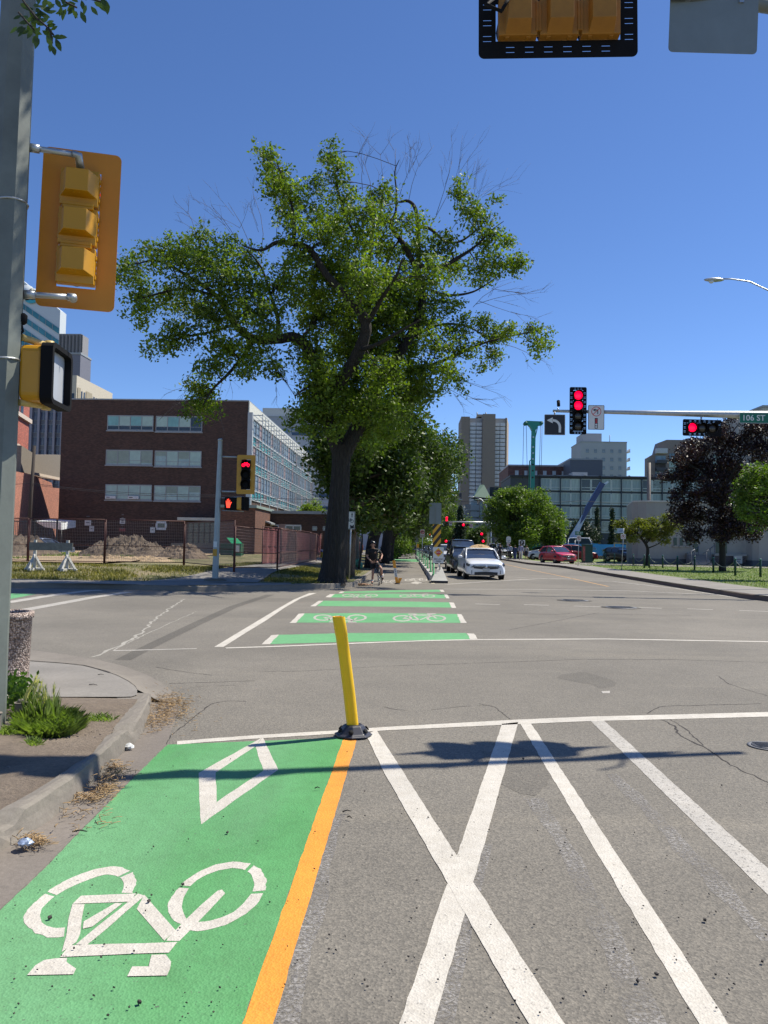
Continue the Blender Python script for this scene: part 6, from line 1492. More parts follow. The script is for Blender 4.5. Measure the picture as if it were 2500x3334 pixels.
MW = M('taupe_concrete', (.20,.165,.15)); P = [(X(2107),0),(X(2600),0),(X(2600),Z(1445)),(X(2330),Z(1426)),(X(2240),Z(1426)),(X(2222),Z(1432)),(X(2170),Z(1432)),(X(2142),Z(1443)),(X(2132),Z(1478)),(X(2108),Z(1492))]
mb = MB(); mb.prism(P, 0, 2.5); mb.build('wall', MW, MT, fixn=True)
mb = MB(); mb.bx(X(2133),X(2168),-1.4,-.01,Z(1478),Z(1462)); mb.build('roof_terrace_rail', M('pale_rail', (.45,.47,.50)), MT)
for k in range(9):
    z_ = Z(1508+k*25)
    mb = MB(); mb.bx(X(2133),X(2167),-.1,-.01,z_,z_+1.9); o = mb.build('window', GLD if k % 2 else GLB, MT); mb = MB(); mb.bx(X(2133),X(2167),-1.2,-.12,z_-.2,z_-.02); mb.bx(X(2133),X(2167),-1.2,-1.12,z_,z_+.7); mb.build('balcony', M('dark_balcony', (.05,.055,.07)), MT)
    for (xa_, xb_) in ((2178,2205),(2215,2243),(2268,2296),(2320,2350),(2380,2410),(2440,2470)):
        mb = MB(); mb.bx(X(xa_),X(xb_),-.06,-.01,z_+.9,z_+2.5); mb.build('window', GLT if (k+xa_) % 3 else GLB, MT)
t, w, h = block('concrete_tower', 'beige grey concrete tower cut by the right edge behind the street name sign', (2484, 1325, 2700, 1800), 150, 20, M('ribbed_beige', (.34,.30,.26)))
mb = MB()
for k in range(14): mb.bx(-w/2-.3,w/2,-.35,-.01,h-1-k*1.9,h-.3-k*1.9)
mb.build('concrete_band', M('ribbed_beige2', (.42,.38,.33)), t)
# ---- green roofed flats
Yq = 165; GR = thing('green_roof_flats', 'pinkish flats with steep green pointed roof and stacked balconies', 'building', (at(1560,1700,Yq).x, Yq, 0)); O = GR.location.copy()
X = lambda p_: at(p_, 1700, Yq).x-O.x; Z = lambda y: at(1560, y, Yq).z
mb = MB(); mb.bx(X(1558),X(1640),0,14,0,Z(1624)); mb.build('wall', M('pinkish_render', (.36,.30,.28)), GR)
mb = MB(); mb.add([(X(1516),4,0),(X(1558),0,0),(X(1558),0,Z(1640)),(X(1516),4,Z(1640)),(X(1516),14,Z(1640)),(X(1516),14,0)], [(0,1,2,3),(0,3,4,5)]); mb.build('balcony_wall', M('blue_grey_wall', (.12,.15,.17)), GR)
GRF = M('green_roof', (.045,.10,.07), .5, .2, .1, .5); P = [(X(1542),Z(1617)),(X(1598),Z(1617)),(X(1580),Z(1573)),(X(1567),Z(1573))]
mb = MB(); a0, b0_, c0, d0 = [(x, 2, z) for x, z in P]; mb.add([(X(1542),0,Z(1617)),(X(1598),0,Z(1622)),(X(1598),9,Z(1617)),(X(1542),9,Z(1617)),(X(1566),4,Z(1573)),(X(1580),4,Z(1573)),(X(1580),5,Z(1573)),(X(1566),5,Z(1573))],[(0,1,5,4),(1,2,6,5),(2,3,7,6),(3,0,4,7),(4,5,6,7)]); mb.build('steep_roof', GRF, GR, fixn=True)
mb = MB(); mb.add([(X(1545),-1,Z(1628)),(X(1642),-1,Z(1628)),(X(1642),8,Z(1606)),(X(1562),8,Z(1606)),(X(1545),9,Z(1628)),(X(1642),9,Z(1628))],[(0,1,2,3),(0,3,4),(1,5,2),(3,2,5,4)]); mb.build('roof', M('green_roof_light', (.10,.15,.115), .5, .1, .1, .5), GR, fixn=True)
for f in range(6):
    z_ = Z(1660+f*22)
    mb = MB(); mb.bx(X(1517),X(1557),-1.4,2.0,z_-.2,z_); mb.bx(X(1530),X(1557),-1.4,-1.3,z_,z_+.95); o = mb.build('balcony', M('grey_balcony', (.26,.30,.33)), GR)
    mb = MB(); mb.bx(X(1561),X(1570),-.08,-.01,z_+.3,z_+1.8); mb.bx(X(1532),X(1552),-.2,-.05,z_+.1,z_+1.9); mb.build('window', GLB, GR)
t, w, h = block('flat_roof_building', 'low grey flat roofed building left of the apartment tower', (1440, 1627, 1502, 1800), 250, 20, M('dull_grey_brown', (.17,.15,.13)))
mb = MB(); q = rect(1476,1602,1504,1626,250); cx_ = t.location.x; mb.prism([(q[0]-cx_,h),(q[1]-cx_,h),(q[1]-cx_,h+(q[3]-q[2])),(q[0]-cx_+.8,h+(q[3]-q[2]))], 2, 10); mb.build('mansard_roof', M('slate_black', (.03,.035,.045)), t, fixn=True)
mb = MB(); mb.bx(0,w/2,-.06,-.01,h-5,h-4.2); mb.build('window', GLD, t)
# ---- cranes
CG = M('teal_crane_paint', (.01,.20,.16), .45, 0, .1, 2)
Yd = 138; b = at(1730,1800,Yd); DR = thing('drill_rig', 'teal drilling rig mast with a winged head above the trees', 'crane', (b.x, Yd, .2)); O = DR.location.copy()
tp = at(1737,1385,Yd)-O; bt_ = at(1729,1800,Yd)-O; mb = MB(); mb.box(tuple((tp+bt_)/2), (.62,.7,(tp-bt_).length), 0, (tp-bt_).to_track_quat('Z','Y').to_matrix()); mb.build('mast', CG, DR)
f_ = lambda x, y: ((at(x,y,Yd)-O).x, (at(x,y,Yd)-O).z)
mb = MB(); mb.prism([f_(*p_) for p_ in ((1708,1373),(1712,1371),(1757,1373),(1764,1372),(1767,1379),(1762,1385),(1752,1386),(1746,1397),(1742,1402),(1730,1402),(1724,1390),(1718,1384),(1708,1384),(1703,1380))], -.5, .5); mb.build('head', CG, DR, fixn=True)
mb = MB()
for x in (1710, 1761): c = f_(x, 1379); mb.lathe([(.32,-.62),(.32,.62)], (c[0],0,c[1]), 14, axis='y')
mb.build('sheave', M('teal_dark', (.01,.12,.10)), DR)
mb = MB()
for x0_, x1_ in ((1705,1701),(1713,1717),(1760,1755),(1765,1761)): a = f_(x0_,1384); c = f_(x1_,1560); mb.tube([(a[0],0,a[1]),(c[0],0,c[1])], .04, 4)
mb.build('hoist_rope', SIGNB, DR)
for y in (1424,1456,1476,1495,1513,1533,1555):
    c = f_(1735.5-(y-1424)*.02, y); mb = MB(); mb.lathe([(.17,-.36),(.17,-.352)], (c[0],0,c[1]), 10, axis='y'); mb.build('mast_hole', M('hole_pale', (.45,.55,.65)) if y < 1500 else BLKM, DR)
mb = MB(); a = f_(1750,1390); c = f_(1742,1425); mb.tube([(a[0],0,a[1]),(c[0],0,c[1])], .09, 6); a = f_(1724,1495); c = f_(1722,1600); mb.tube([(a[0]+.4,0,a[1]-.0),(a[0],0,a[1]-.3),(c[0],0,c[1])], .10, 6); mb.build('strut', CG, DR)
mb = MB(); mb.bx(-1.5,1.5,-1,4,0,2.0); mb.build('carrier', M('teal_dark', (.01,.12,.10)), DR)
Yx = 122; a = at(1855,1752,Yx); TC = thing('telescopic_crane', 'blue and white telescopic crane boom leaning up to the right', 'crane', (a.x, Yx, .2)); O = TC.location.copy()
CB = M('navy_crane', (.02,.04,.14), .4, 0, .1, 1); CWt = M('white_crane', (.42,.48,.58), .4, 0, .08, 1)
f_ = lambda x, y: ((at(x,y,Yx)-O).x, (at(x,y,Yx)-O).z)
mb = MB(); mb.prism([f_(*p_) for p_ in ((1852,1750),(1873,1755),(1902,1690),(1945,1606),(1938,1598),(1888,1690))], -.5, .1); mb.build('boom_base', CWt, TC, fixn=True)
mb = MB(); mb.prism([f_(*p_) for p_ in ((1887,1706),(1900,1690),(1968,1577),(1952,1570),(1905,1650),(1890,1690))], -.6, .0); mb.build('boom', CB, TC, fixn=True)
mb = MB(); mb.prism([f_(*p_) for p_ in ((1962,1577),(1968,1582),(1981,1570),(1978,1567))], -.3, .1); mb.build('boom_tip', CWt, TC, fixn=True)
mb = MB(); mb.bx(-2.5,4.5,-1.5,1.5,.2,1.4); mb.bx(-1,1.6,-1.5,1.5,1.4,2.6); mb.build('carrier', CB, TC, bevel=.05)
# ---- blue hoarding
Yh = 108; x0, x1, z0, z1 = rect(1775, 1769, 2120, 1815, Yh); HB = thing('hoarding', 'blue plywood hoarding with white graffiti scribbles and striped foot', 'hoarding', (x0, Yh, .14)); O = HB.location.copy()
mb = MB(); hh = z1-O.z; n = 14
for k in range(n): xa_ = (x1-x0)*k/n; mb.bx(xa_+.01, xa_+(x1-x0)/n-.01, -.02 if k % 2 else 0, .06, .45, hh + (.08 if k % 3 == 0 else 0))
mb.build('board', M('blue_plywood', (.04,.27,.66), .6, 0, .15, .5), HB)
mb = MB(); rr = random.Random(9)
for (pxg, pyg, sg) in ((1798,1780,6),(1837,1778,6),(1932,1786,9),(1973,1793,16),(2010,1790,10),(2090,1785,12)):
    c = f2 = at(pxg, pyg, Yh)-O; s = sg*Yh/FPX; P = []
    for k in range(26): a_ = k*.9; P.append((c.x + s*math.cos(a_)*rr.uniform(.4,1.1), -.06, c.z + s*.6*math.sin(a_*1.3)*rr.uniform(.5,1.1)))
    mb.tube(P, .03, 3)
mb.build('graffiti', M('graffiti_pale', (.35,.5,.7)), HB)
mb = MB()
for k in range(60): xa_ = (x1-x0)*k/60; w2 = (x1-x0)/60; mb.add([(xa_,-.10,0),(xa_+w2*.5,-.10,0),(xa_+w2,-.10,.42),(xa_+w2*.5,-.10,.42)], [(0,1,2,3)])
mb.build('foot_stripe', M('tan_stripe', (.38,.28,.18)), HB)
mb = MB(); mb.bx(0,x1-x0,-.095,.1,0,.43); mb.build('foot_block', BLKM, HB)
for k, xp in enumerate((1781,1799,1850,1872)):
    a = at(xp, 1766, Yh-6); o = MB().tube([(a.x,Yh-6,.14),(a.x,Yh-6,at(xp,1759,Yh-6).z)], .04, 6).build('steel_post', STEEL); tag(o, 'thin grey steel post in front of the blue hoarding, %s from the left' % ['first','second','third','fourth'][k], 'post', 'steel posts by the hoarding')
fr = at(2000,1815,95); t = thing('timber_frame', 'pale timber goalpost frame in front of the hoarding', 'timber frame', (fr.x, 95, .14)); u = at(2003,1770,95).z-.14; w = at(2040,1770,95).x-fr.x
mb = MB(); mb.bx(-.05,.05,-.05,.05,0,u); mb.bx(w-.05,w+.05,-.05,.05,0,u); mb.bx(-.05,w+.05,-.06,.06,u,u+.12); mb.build('frame', M('raw_timber', (.42,.33,.2)), t)
# ---- white stucco building
Ys = 75; SB = thing('stucco_building', 'white stucco building with rounded corner behind the purple tree', 'building', (at(2097,1800,Ys).x, Ys, .14)); O = SB.location.copy()
X = lambda p_: at(p_, 1750, Ys).x-O.x; Z = lambda y, p_=2150: at(p_, y, Ys).z-O.z
STU = M('cream_stucco', (.33,.32,.285), .9, 0, .06, 1.0, .15, 30); hs = Z(1634)
xr = X(2760); xc = X(2425)
fp = [(at(2040,1700,84).x-O.x, 9.0), (at(2043,1700,82).x-O.x, 7.0), (-.8, 1.2), (-.45, .5), (.2, .08), (1.0, 0), (xc-.3, 0), (xc, -.3), (xc+.25, -1.0), (xc+.7,-1.4), (xr,-1.4), (xr, 14), (at(2040,1700,84).x-O.x+2, 14)]
mb = MB(); mb.prism(fp, 0, hs, plane='xy'); mb.build('wall', STU, SB, fixn=True)
mb = MB(); mb.prism([(x*1.002-.0, y-.12 if y < 2 else y) for x, y in fp], hs, hs+.12, plane='xy'); mb.build('roof_edge', M('pale_coping', (.55,.53,.48)), SB, fixn=True)
mb = MB(); mb.prism([(x-.03 if x < 0 else x, y-.04) for x, y in fp[1:-2]] + [(xr, 1),(at(2043,1700,82).x-O.x+.4,8)], -.14, .55, plane='xy'); mb.build('plinth', M('slate_plinth', (.10,.11,.12)), SB, fixn=True)
for (a, b, c, d) in ((2193,1750,2203,1775),(2213,1750,2223,1775),(2235,1748,2247,1775),(2330,1752,2342,1798),(2354,1752,2366,1798),(2258,1752,2272,1795)):
    q = (X(a), X(c), Z(d), Z(b)); mb = MB(); mb.bx(q[0],q[1],-.05,-.003,q[2],q[3]); o = mb.build('window', M('green_dark_glass', (.015,.05,.045), .2), SB); mb = MB(); mb.bx(q[0]-.1,q[1]+.1,-.16,-.003,q[2]-.15,q[2]-.02); mb.build('sill', STU, o)
mb = MB(); mb.bx(X(2236),X(2290),-.5,-.01,.3,Z(1806)); mb.bx(X(2320),X(2420),-.5,-.01,.3,Z(1806)); mb.build('brick_planter', brick_mat('dark_planter_brick', (.05,.03,.03)), SB)
mb = MB(); mb.bx(X(2236)-.1,X(2290)+.1,-.58,0,Z(1806),Z(1799)); mb.bx(X(2318),X(2424),-.58,0,Z(1806),Z(1800)); mb.build('planter_top', STU, SB)
mb = MB(); n = 6
for k in range(n): mb.bx(X(2228), X(2290), -.5-.3*(n-k), -.5-.3*(n-k-1), -.1, .17*(k+1))
mb.build('stair', concrete_mat('stair_concrete', (.22,.22,.23)), SB)
for (xa_, za_, xb_, zb2, yo) in ((2215,1800,2262,1778,-2.2),(2265,1800,2316,1772,-2.0)):
    mb = MB(); mb.tube([(X(xa_),yo,Z(za_)),(X(xb_),yo+1.2,Z(zb2))], .045, 6); 
    for t_ in (.25,.6,.98): x = X(xa_)+(X(xb_)-X(xa_))*t_; zz = Z(za_)+(Z(zb2)-Z(za_))*t_; mb.tube([(x,yo+1.2*t_,0),(x,yo+1.2*t_,zz)], .035, 6)
    mb.build('handrail', M('grey_handrail', (.13,.14,.16), .5), SB)
mb = MB(); mb.bx(X(2375),X(2402),-1.0,-.9,Z(1830),Z(1805)); o = mb.build('notice_board', M('board_grey_white', (.42,.42,.38)), SB)
mb = MB(); mb.bx(X(2379),X(2398),-1.006,-1.001,Z(1818),Z(1815)); mb.bx(X(2382),X(2394),-1.006,-1.001,Z(1824),Z(1822)); mb.build('printed_lines', M('notice_grey_ink', (.15,.15,.15)), o)
SP = thing('steel_post', 'tall grey brown post rising behind the stucco building', 'post', (at(2112,1632,90).x, 90, .14)); mb = MB(); mb.tube([(0,0,0),(.0,0,at(2116,1507,90).z-.14)], .22, 8); mb.build('shaft', M('taupe_post', (.17,.14,.12)), SP)
# ================================================================== VEHICLES
CARG = M('car_glass', (.035,.05,.085), .06, 0, .2, 1.0, spec=.8); TYRE = M('tyre_rubber', (.018,.018,.018), .85, 0, .2, 9); RIM = M('wheel_rim', (.30,.31,.32), .35, .7, .1, 4)
CHR = M('chrome', (.55,.56,.58), .18, .9, 0); LAMP = M('headlamp_glass', (.16,.17,.19), .12, .5, .5, 14); TAIL = M('tail_red', (.35,.01,.01), .2); TRIMB = M('black_trim', (.015,.015,.016), .5)
LIT = Emit('lit_headlamp_and_glint', (1.0,.85,.65), 2.5)
def loft_body(stations, m, parent, name='body', sub=2, crown=.03):
    """stations: (y, half width low, half width mid, half width top, z low, z mid, z top)"""
    vs = []; n = 11
    for (y, wl, wm, wt, zl, zm, zt) in stations:
        half = [(wl, zl), (wm*.995, zl+(zm-zl)*.35), (wm, zm), (wt, zt-.03), (wt*.82, zt+crown*.4)]
        ringv = [(-a, z) for a, z in half] + [(0, zt+crown)] + [(a, z) for a, z in half[::-1]]
        vs += [(a, y, z) for a, z in ringv]
    mb = MB(); k = len(stations)
    fs = [(i*n+j, i*n+j+1, (i+1)*n+j+1, (i+1)*n+j) for i in range(k-1) for j in range(n-1)]
    fs += [(i*n+n-1, i*n, (i+1)*n, (i+1)*n+n-1) for i in range(k-1)]
    fs += [tuple(range(n))[::-1], tuple(range((k-1)*n, k*n))]
    mb.add(vs, fs, 0, True); return mb.build(name, m, parent, sub=sub, fixn=True)
def wheel(parent, x, y, r_=.33, w=.22):
    s = 1 if x > 0 else -1
    mb = MB(); mb.lathe([(r_*.62,-w/2),(r_*.9,-w/2),(r_,-w*.35),(r_,w*.35),(r_*.9,w/2),(r_*.62,w/2)], (0,0,0), 20, axis='x'); o = mb.build('wheel', TYRE, parent, (x, y, r_))
    mb = MB(); e = s*w/2; mb.lathe([(r_*.63,e*.98),(r_*.60,e*.70),(.05,e*.8)] if s > 0 else [(.05,e*.8),(r_*.60,e*.70),(r_*.63,e*.98)], (0,0,0), 20, axis='x')
    for k in range(5):
        a = 2*math.pi*k/5; mb.box((e*.9, math.cos(a)*r_*.32, math.sin(a)*r_*.32), (.03, .06, r_*.52), 0, Matrix.Rotation(-a + math.pi/2, 3, 'X'))
    mb.build('rim', RIM, o); return o
def car(name, label, cat, loc, rz, paint, L_=4.8, W_=1.82, H_=1.46, kind='sedan', group=None, lit=False, detail=True):
    """front end at local -Y; origin on the ground under the middle"""
    t = thing(name, label, cat, loc, rz, group); w = W_/2; F_ = -L_/2; B_ = L_/2
    hood = {'sedan': .94, 'hatch': 1.0, 'suv': 1.08, 'van': 1.12}[kind]; belt = {'sedan': .98, 'hatch': 1.05, 'suv': 1.15, 'van': 1.22}[kind]; sill = .22 if kind != 'suv' else .3
    ws0, ws1, rf0, rf1, rb1 = {'sedan': (F_+1.35, F_+1.9, F_+2.25, B_-1.55, B_-.75), 'hatch': (F_+1.0, F_+1.35, F_+1.95, B_-.75, B_-.15), 'suv': (F_+1.3, F_+1.6, F_+2.1, B_-.6, B_-.12), 'van': (F_+.85, F_+1.1, F_+1.75, B_-.35, B_-.05)}[kind]
    nose = hood-.20
    st = [(F_, w*.80, w*.82, w*.72, sill+.0, .42, nose-.05), (F_+.03, w*.84, w*.86, w*.78, sill-.02, .42, nose-.02), (F_+.10, w*.92, w*.94, w*.84, sill-.02, .45, nose+.02), (F_+.28, w*.97, w*.985, w*.89, sill-.02, .5, nose+.07), (F_+.7, w*.98, w, w*.90, sill, .55, hood-.06), (ws0, w*.97, w, w*.88, sill, .58, hood),
          (ws1+.2, w*.97, w, w*.90, sill, .6, belt), (0, w*.97, w, w*.91, sill, .6, belt), (B_-1.2, w*.97, w, w*.90, sill, .6, belt+.02), (B_-.5, w*.96, w*.99, w*.86, sill, .6, belt+(.03 if kind == 'sedan' else .0)), (B_-.1, w*.90, w*.93, w*.78, sill+.05, .6, belt-.06), (B_, w*.76, w*.8, w*.66, sill+.12, .58, belt-.16)]
    body = loft_body(st, paint, t)
    # greenhouse (glass) and roof
    gz0 = belt-.05; r_ = H_
    gh = [(ws0+.05, w*.80, gz0-.02, gz0+.0), (ws1, w*.84, gz0, (gz0+r_)/2-.05), (rf0, w*.84, gz0, r_-.055), ((rf0+rf1)/2, w*.85, gz0, r_-.02), (rf1, w*.84, gz0, r_-.06), (rb1, w*.78, gz0, (gz0+.03) if kind == 'sedan' else gz0+.12)]
    vs = []; 
    for y, hw, z0, z1 in gh:
        k_ = (z1-z0)/(r_-gz0); tw = hw*(1-.20*max(0, k_))
        vs += [(-hw, y, z0), (-tw, y, z1), (0, y, z1+.02), (tw, y, z1), (hw, y, z0)]
    mb = MB(); k = len(gh); mb.add(vs, [(i*5+j, i*5+j+1, (i+1)*5+j+1, (i+1)*5+j) for i in range(k-1) for j in range(4)] + [(0,1,2,3,4)[::-1], tuple(range((k-1)*5, k*5))], 0, False)
    mb.build('windows', CARG, t, fixn=True)
    mb = MB(); tw = w*.84*.80; vs = []
    for y, z in ((rf0-.10, r_-.075), (rf0+.10, r_-.03), ((rf0+rf1)/2, r_+.0), (rf1-.1, r_-.035), (rf1+.10, r_-.085)):
        vs += [(-tw-.055, y, z-.075), (-tw+.0, y, z+.004), (-tw*.5, y, z+.030), (tw*.5, y, z+.030), (tw, y, z+.004), (tw+.055, y, z-.075)]
    mb.add(vs, [(i*6+j, i*6+j+1, (i+1)*6+j+1, (i+1)*6+j) for i in range(4) for j in range(5)], 0, True); o = mb.build('roof', paint, t, fixn=True); sm_ = o.modifiers.new('th', 'SOLIDIFY'); sm_.thickness = .02; sm_.offset = -1
    for s in (-1, 1):
        mb = MB(); a = Vector((s*w*.83, ws0-.02, gz0+.02)); b = Vector((s*(tw+.03), rf0, r_-.06)); mb.tube([a, a.lerp(b,.5)+Vector((s*.012,0,.015)), b], .035, 6); mb.build('windscreen_pillar', paint, t)
        mb = MB(); e1 = Vector((s*(tw+.03), rf1, r_-.08)); e2 = Vector((s*w*.82, rb1+.03, gz0+.06)); mb.tube([e1, e2], [.05,.07], 6); mb.tube([Vector((s*(tw+.045), (rf0+rf1)/2, r_-.07)), Vector((s*w*.865, (rf0+rf1)/2, gz0))], .03, 5); mb.build('roof_pillar', paint, t)
        mb = MB(); mb.lathe([(.03,-.1),(.09,-.08),(.10,.0),(.075,.09),(.02,.11)], (0,0,0), 10, 0, True, 'x'); o = mb.build('mirror', paint if kind != 'van' else TRIMB, t, (s*(w+.10), ws0+.22, gz0+.10)); o.scale = (1, .6, .8)
        # headlamp
        hx = s*w*.70; mb = MB(); 
        P = [(-.24*s, -.03), (.20*s, .10), (.23*s, -.01), (.05*s, -.10), (-.18*s, -.10)]
        vs = [(hx+a, F_-.045+1.0*max(0,abs(hx+a)/w-.52)**2, nose-.09+b*.9) for a, b in P]; vs += [(x, y+.2, z+.03) for x, y, z in vs]; n = 5
        mb.add(vs, [(0,1,2,3,4),(9,8,7,6,5)]+[(i,(i+1)%5,(i+1)%5+5,i+5) for i in range(5)]); mb.build('headlight', LAMP, t, fixn=True)
        if lit and s == (lit if isinstance(lit, int) and lit in (-1, 1) else s):
            mb = MB(); mb.lathe([(.07,0),(.05,-.03),(.01,-.04)], (0,0,0), 12, axis='y'); mb.build('lit_bulb_and_glint', LIT, t, (hx, F_+.05, nose-.15))
        for yy in (F_+.92, B_-.95): 
            wheel(t, s*(w-.12), yy, .32 if kind in ('sedan','hatch') else .36)
            mb = MB(); wr = .385 if kind in ('sedan','hatch') else .42; mb.lathe([(wr, -.02), (wr, .02)] , (0,0,0), 22, axis='x'); o = mb.build('wheel_arch', TRIMB, t, (s*(w-.035), yy, .34))
    # front details follow the curved nose
    yf = lambda x: F_ - .022 + 1.0*max(0, abs(x)/w-.52)**2
    def facia(nm, x0, x1, lo, hi, m_, off=0.0, n=14):
        mb = MB(); vs = []
        for k in range(n+1):
            x = x0+(x1-x0)*k/n; u = x/w
            for y2 in (0, .06): vs += [(x, yf(x)-off+y2, lo(u)), (x, yf(x)-off+y2, hi(u))]
        fs = []
        for k in range(n): b = k*4; fs += [(b,b+4,b+5,b+1),(b+1,b+5,b+7,b+3),(b+2,b+3,b+7,b+6),(b,b+2,b+6,b+4)]
        fs += [(0,1,3,2),(n*4,n*4+2,n*4+3,n*4+1)]
        mb.add(vs, fs); return mb.build(nm, m_, t, fixn=True)
    g0 = nose-.17; van_ = kind in ('van','suv')
    facia('grille', -w*.60, w*.60, lambda u: g0-.095+.05*abs(u)**1.2*(0 if van_ else 1.6), lambda u: g0+.075-.02*abs(u), TRIMB)
    facia('grille_trim', -w*.60, w*.60, lambda u: g0+.022+.03*abs(u), lambda u: g0+.034+.03*abs(u), CHR, .008)
    mb = MB(); mb.lathe([(.062,-.045),(.062,.0)], (0,F_,g0+.02), 16, axis='y'); mb.build('emblem', CHR, t)
    facia('lower_intake', -w*.56, w*.56, lambda u: .225, lambda u: .375-.05*abs(u), TRIMB)
    for s in (-1, 1): facia('fog_lamp_recess', s*w*.68, s*w*.88, lambda u: .27+.06*(abs(u)-.68)*3, lambda u: .44-.35*(abs(u)-.68)*1.2, TRIMB, .005, 6)
    mb = MB(); mb.bx(-.155,.155,F_-.04,F_-.018,.41,.525); mb.build('number_plate', M('plate_white', (.50,.50,.47), .5, 0, .25, 20), t)
    mb = MB(); mb.bx(-w*.8, w*.8, F_+.5, B_-.5, .18, .40); mb.build('underbody', TRIMB, t)
    mb = MB(); mb.box((-.1, ws0+.10, gz0+.03), (1.1,.02,.02)); mb.build('wiper', TRIMB, t)
    return t
CW_ = lambda n, c, r_=.28: M(n, c, r_, 0, .03, 1, coat=.6)
tx = at(1574, 1886, 36.0); TXI = car('taxi_car', 'white sedan taxi with a pale roof sign waiting first in the car lane', 'car', (tx.x+.02, 36.0+2.4, 0), R(2.2), CW_('white_car_paint', (.74,.75,.77)), 4.82, 1.88, 1.46)
TSM, nt, p, L = newmat('taxi_sign_cream'); p.inputs['Base Color'].default_value = (.9,.74,.5,1)
tr = N(nt, 'ShaderNodeBsdfTranslucent'); tr.inputs[0].default_value = (.95,.78,.55,1); mx = N(nt, 'ShaderNodeMixShader'); mx.inputs[0].default_value = .65; L.new(p.outputs[0], mx.inputs[1]); L.new(tr.outputs[0], mx.inputs[2]); L.new(mx.outputs[0], nt.nodes['Material Output'].inputs[0])
mb = MB(); mb.add([(-.52,.1,1.47),(.52,.1,1.47),(.52,.34,1.47),(-.52,.34,1.47),(-.40,.12,1.55),(.40,.12,1.55),(.40,.32,1.55),(-.40,.32,1.55),(-.13,.14,1.625),(.13,.14,1.625),(.13,.30,1.625),(-.13,.30,1.625)],
  [(0,1,5,4),(1,2,6,5),(2,3,7,6),(3,0,4,7),(4,5,9,8),(5,6,10,9),(6,7,11,10),(7,4,8,11),(8,9,10,11)]); o = mb.build('taxi_sign', TSM, TXI, (0,-.25,.0), fixn=True)
text_part('TAXI', .10, SIGNB, o, (0,.112,1.53), FRONT, .002)
car('parked_van', 'dark minivan with one lit headlight waiting behind the taxi', 'van', (at(1508,1853,52).x, 54.4, 0), R(2.2), CW_('black_van_paint', (.018,.018,.022)), 4.9, 1.95, 1.98, 'van', lit=1)
car('saloon_car', 'black car squeezed between the taxi and the dark minivan', 'car', (at(1519,1860,44).x-.02, 46.3, 0), R(2.2), CW_('black_car_paint', (.02,.022,.025)), 4.6, 1.78, 1.52, 'sedan')
car('sport_utility_car', 'white car with lit lamps partly hidden behind the dark minivan', 'car', (at(1452,1833,66).x, 68.5, 0), R(2.2), CW_('white_car_paint2', (.62,.63,.66)), 4.6, 1.85, 1.65, 'suv', lit=True)
car('sport_utility_car', 'dark car behind the green posts further down the queue', 'car', (at(1420,1822,84).x, 86.5, 0), R(2.2), CW_('dark_grey_paint', (.05,.055,.06)), 4.6, 1.85, 1.62, 'suv', lit=True)
car('saloon_car', 'dark distant car behind the green posts near the bike lane', 'car', (at(1400,1816,100).x, 102.5, 0), R(2.2), CW_('dark_blue_paint', (.03,.04,.06)), 4.6, 1.82, 1.6, 'suv')
car('saloon_car', 'dark car crossing far down the bike lane with sun glinting on its nose', 'car', (at(1330,1800,128).x, 130, 0), R(90), CW_('dark_plum_paint', (.035,.025,.035)), 4.5, 1.8, 1.5, 'sedan', lit=True)  # the sun glint is imitated by glowing bulbs in the nose
car('saloon_car', 'second dark car crossing far away right of the first', 'car', (at(1352,1800,140).x, 142, 0), R(90), CW_('dark_grey_paint', (.05,.055,.06)), 4.5, 1.8, 1.45, 'sedan')
rc = at(1845, 1836, 70); car('hatchback_car', 'red hatchback crossing the right pavement by the utility cabinet', 'car', (rc.x-.5, 72.0, .14), R(18), CW_('red_car_paint', (.52,.02,.045)), 4.3, 1.80, 1.56, 'hatch')
car('sport_utility_car', 'dark red sport utility vehicle hidden behind the red hatchback', 'car', (at(1885,1830,84).x, 86, .14), R(100), CW_('dark_red_paint', (.22,.02,.025)), 4.6, 1.85, 1.75, 'suv')
car('saloon_car', 'black car parked under the green trees left of the red hatchback', 'car', (at(1778,1822,95).x, 97, .14), R(60), CW_('black_car_paint', (.02,.022,.025)), 4.6, 1.8, 1.5, 'sedan')
car('saloon_car', 'white car nose just left of the red hatchback', 'car', (at(1788,1822,88).x, 90, .14), R(60), CW_('white_car_paint2', (.62,.63,.66)), 4.4, 1.76, 1.2, 'sedan')
car('pickup_truck', 'silver vehicle parked behind the taxi near the bus stop sign', 'car', (at(1636,1820,100).x, 103, .14), R(15), CW_('silver_paint', (.45,.47,.5)), 5.0, 1.95, 1.85, 'suv')
car('parked_van', 'white van roof showing above the blue hoarding', 'van', (at(1912,1800,116).x, 118, .14), R(70), CW_('white_car_paint2', (.62,.63,.66)), 5.0, 2.0, 3.0, 'van')
car('saloon_car', 'black vehicle parked at the right end of the blue hoarding', 'car', (at(2038,1812,86).x, 88, .14), R(30), CW_('black_car_paint', (.02,.022,.025)), 4.2, 1.8, 1.6, 'suv')
car('saloon_car', 'blue grey car parked behind the barricade near the white tent', 'car', (at(128,1800,62).x, 63, .15), R(75), CW_('steel_blue_paint', (.10,.13,.20)), 4.6, 1.8, 1.45, 'sedan')
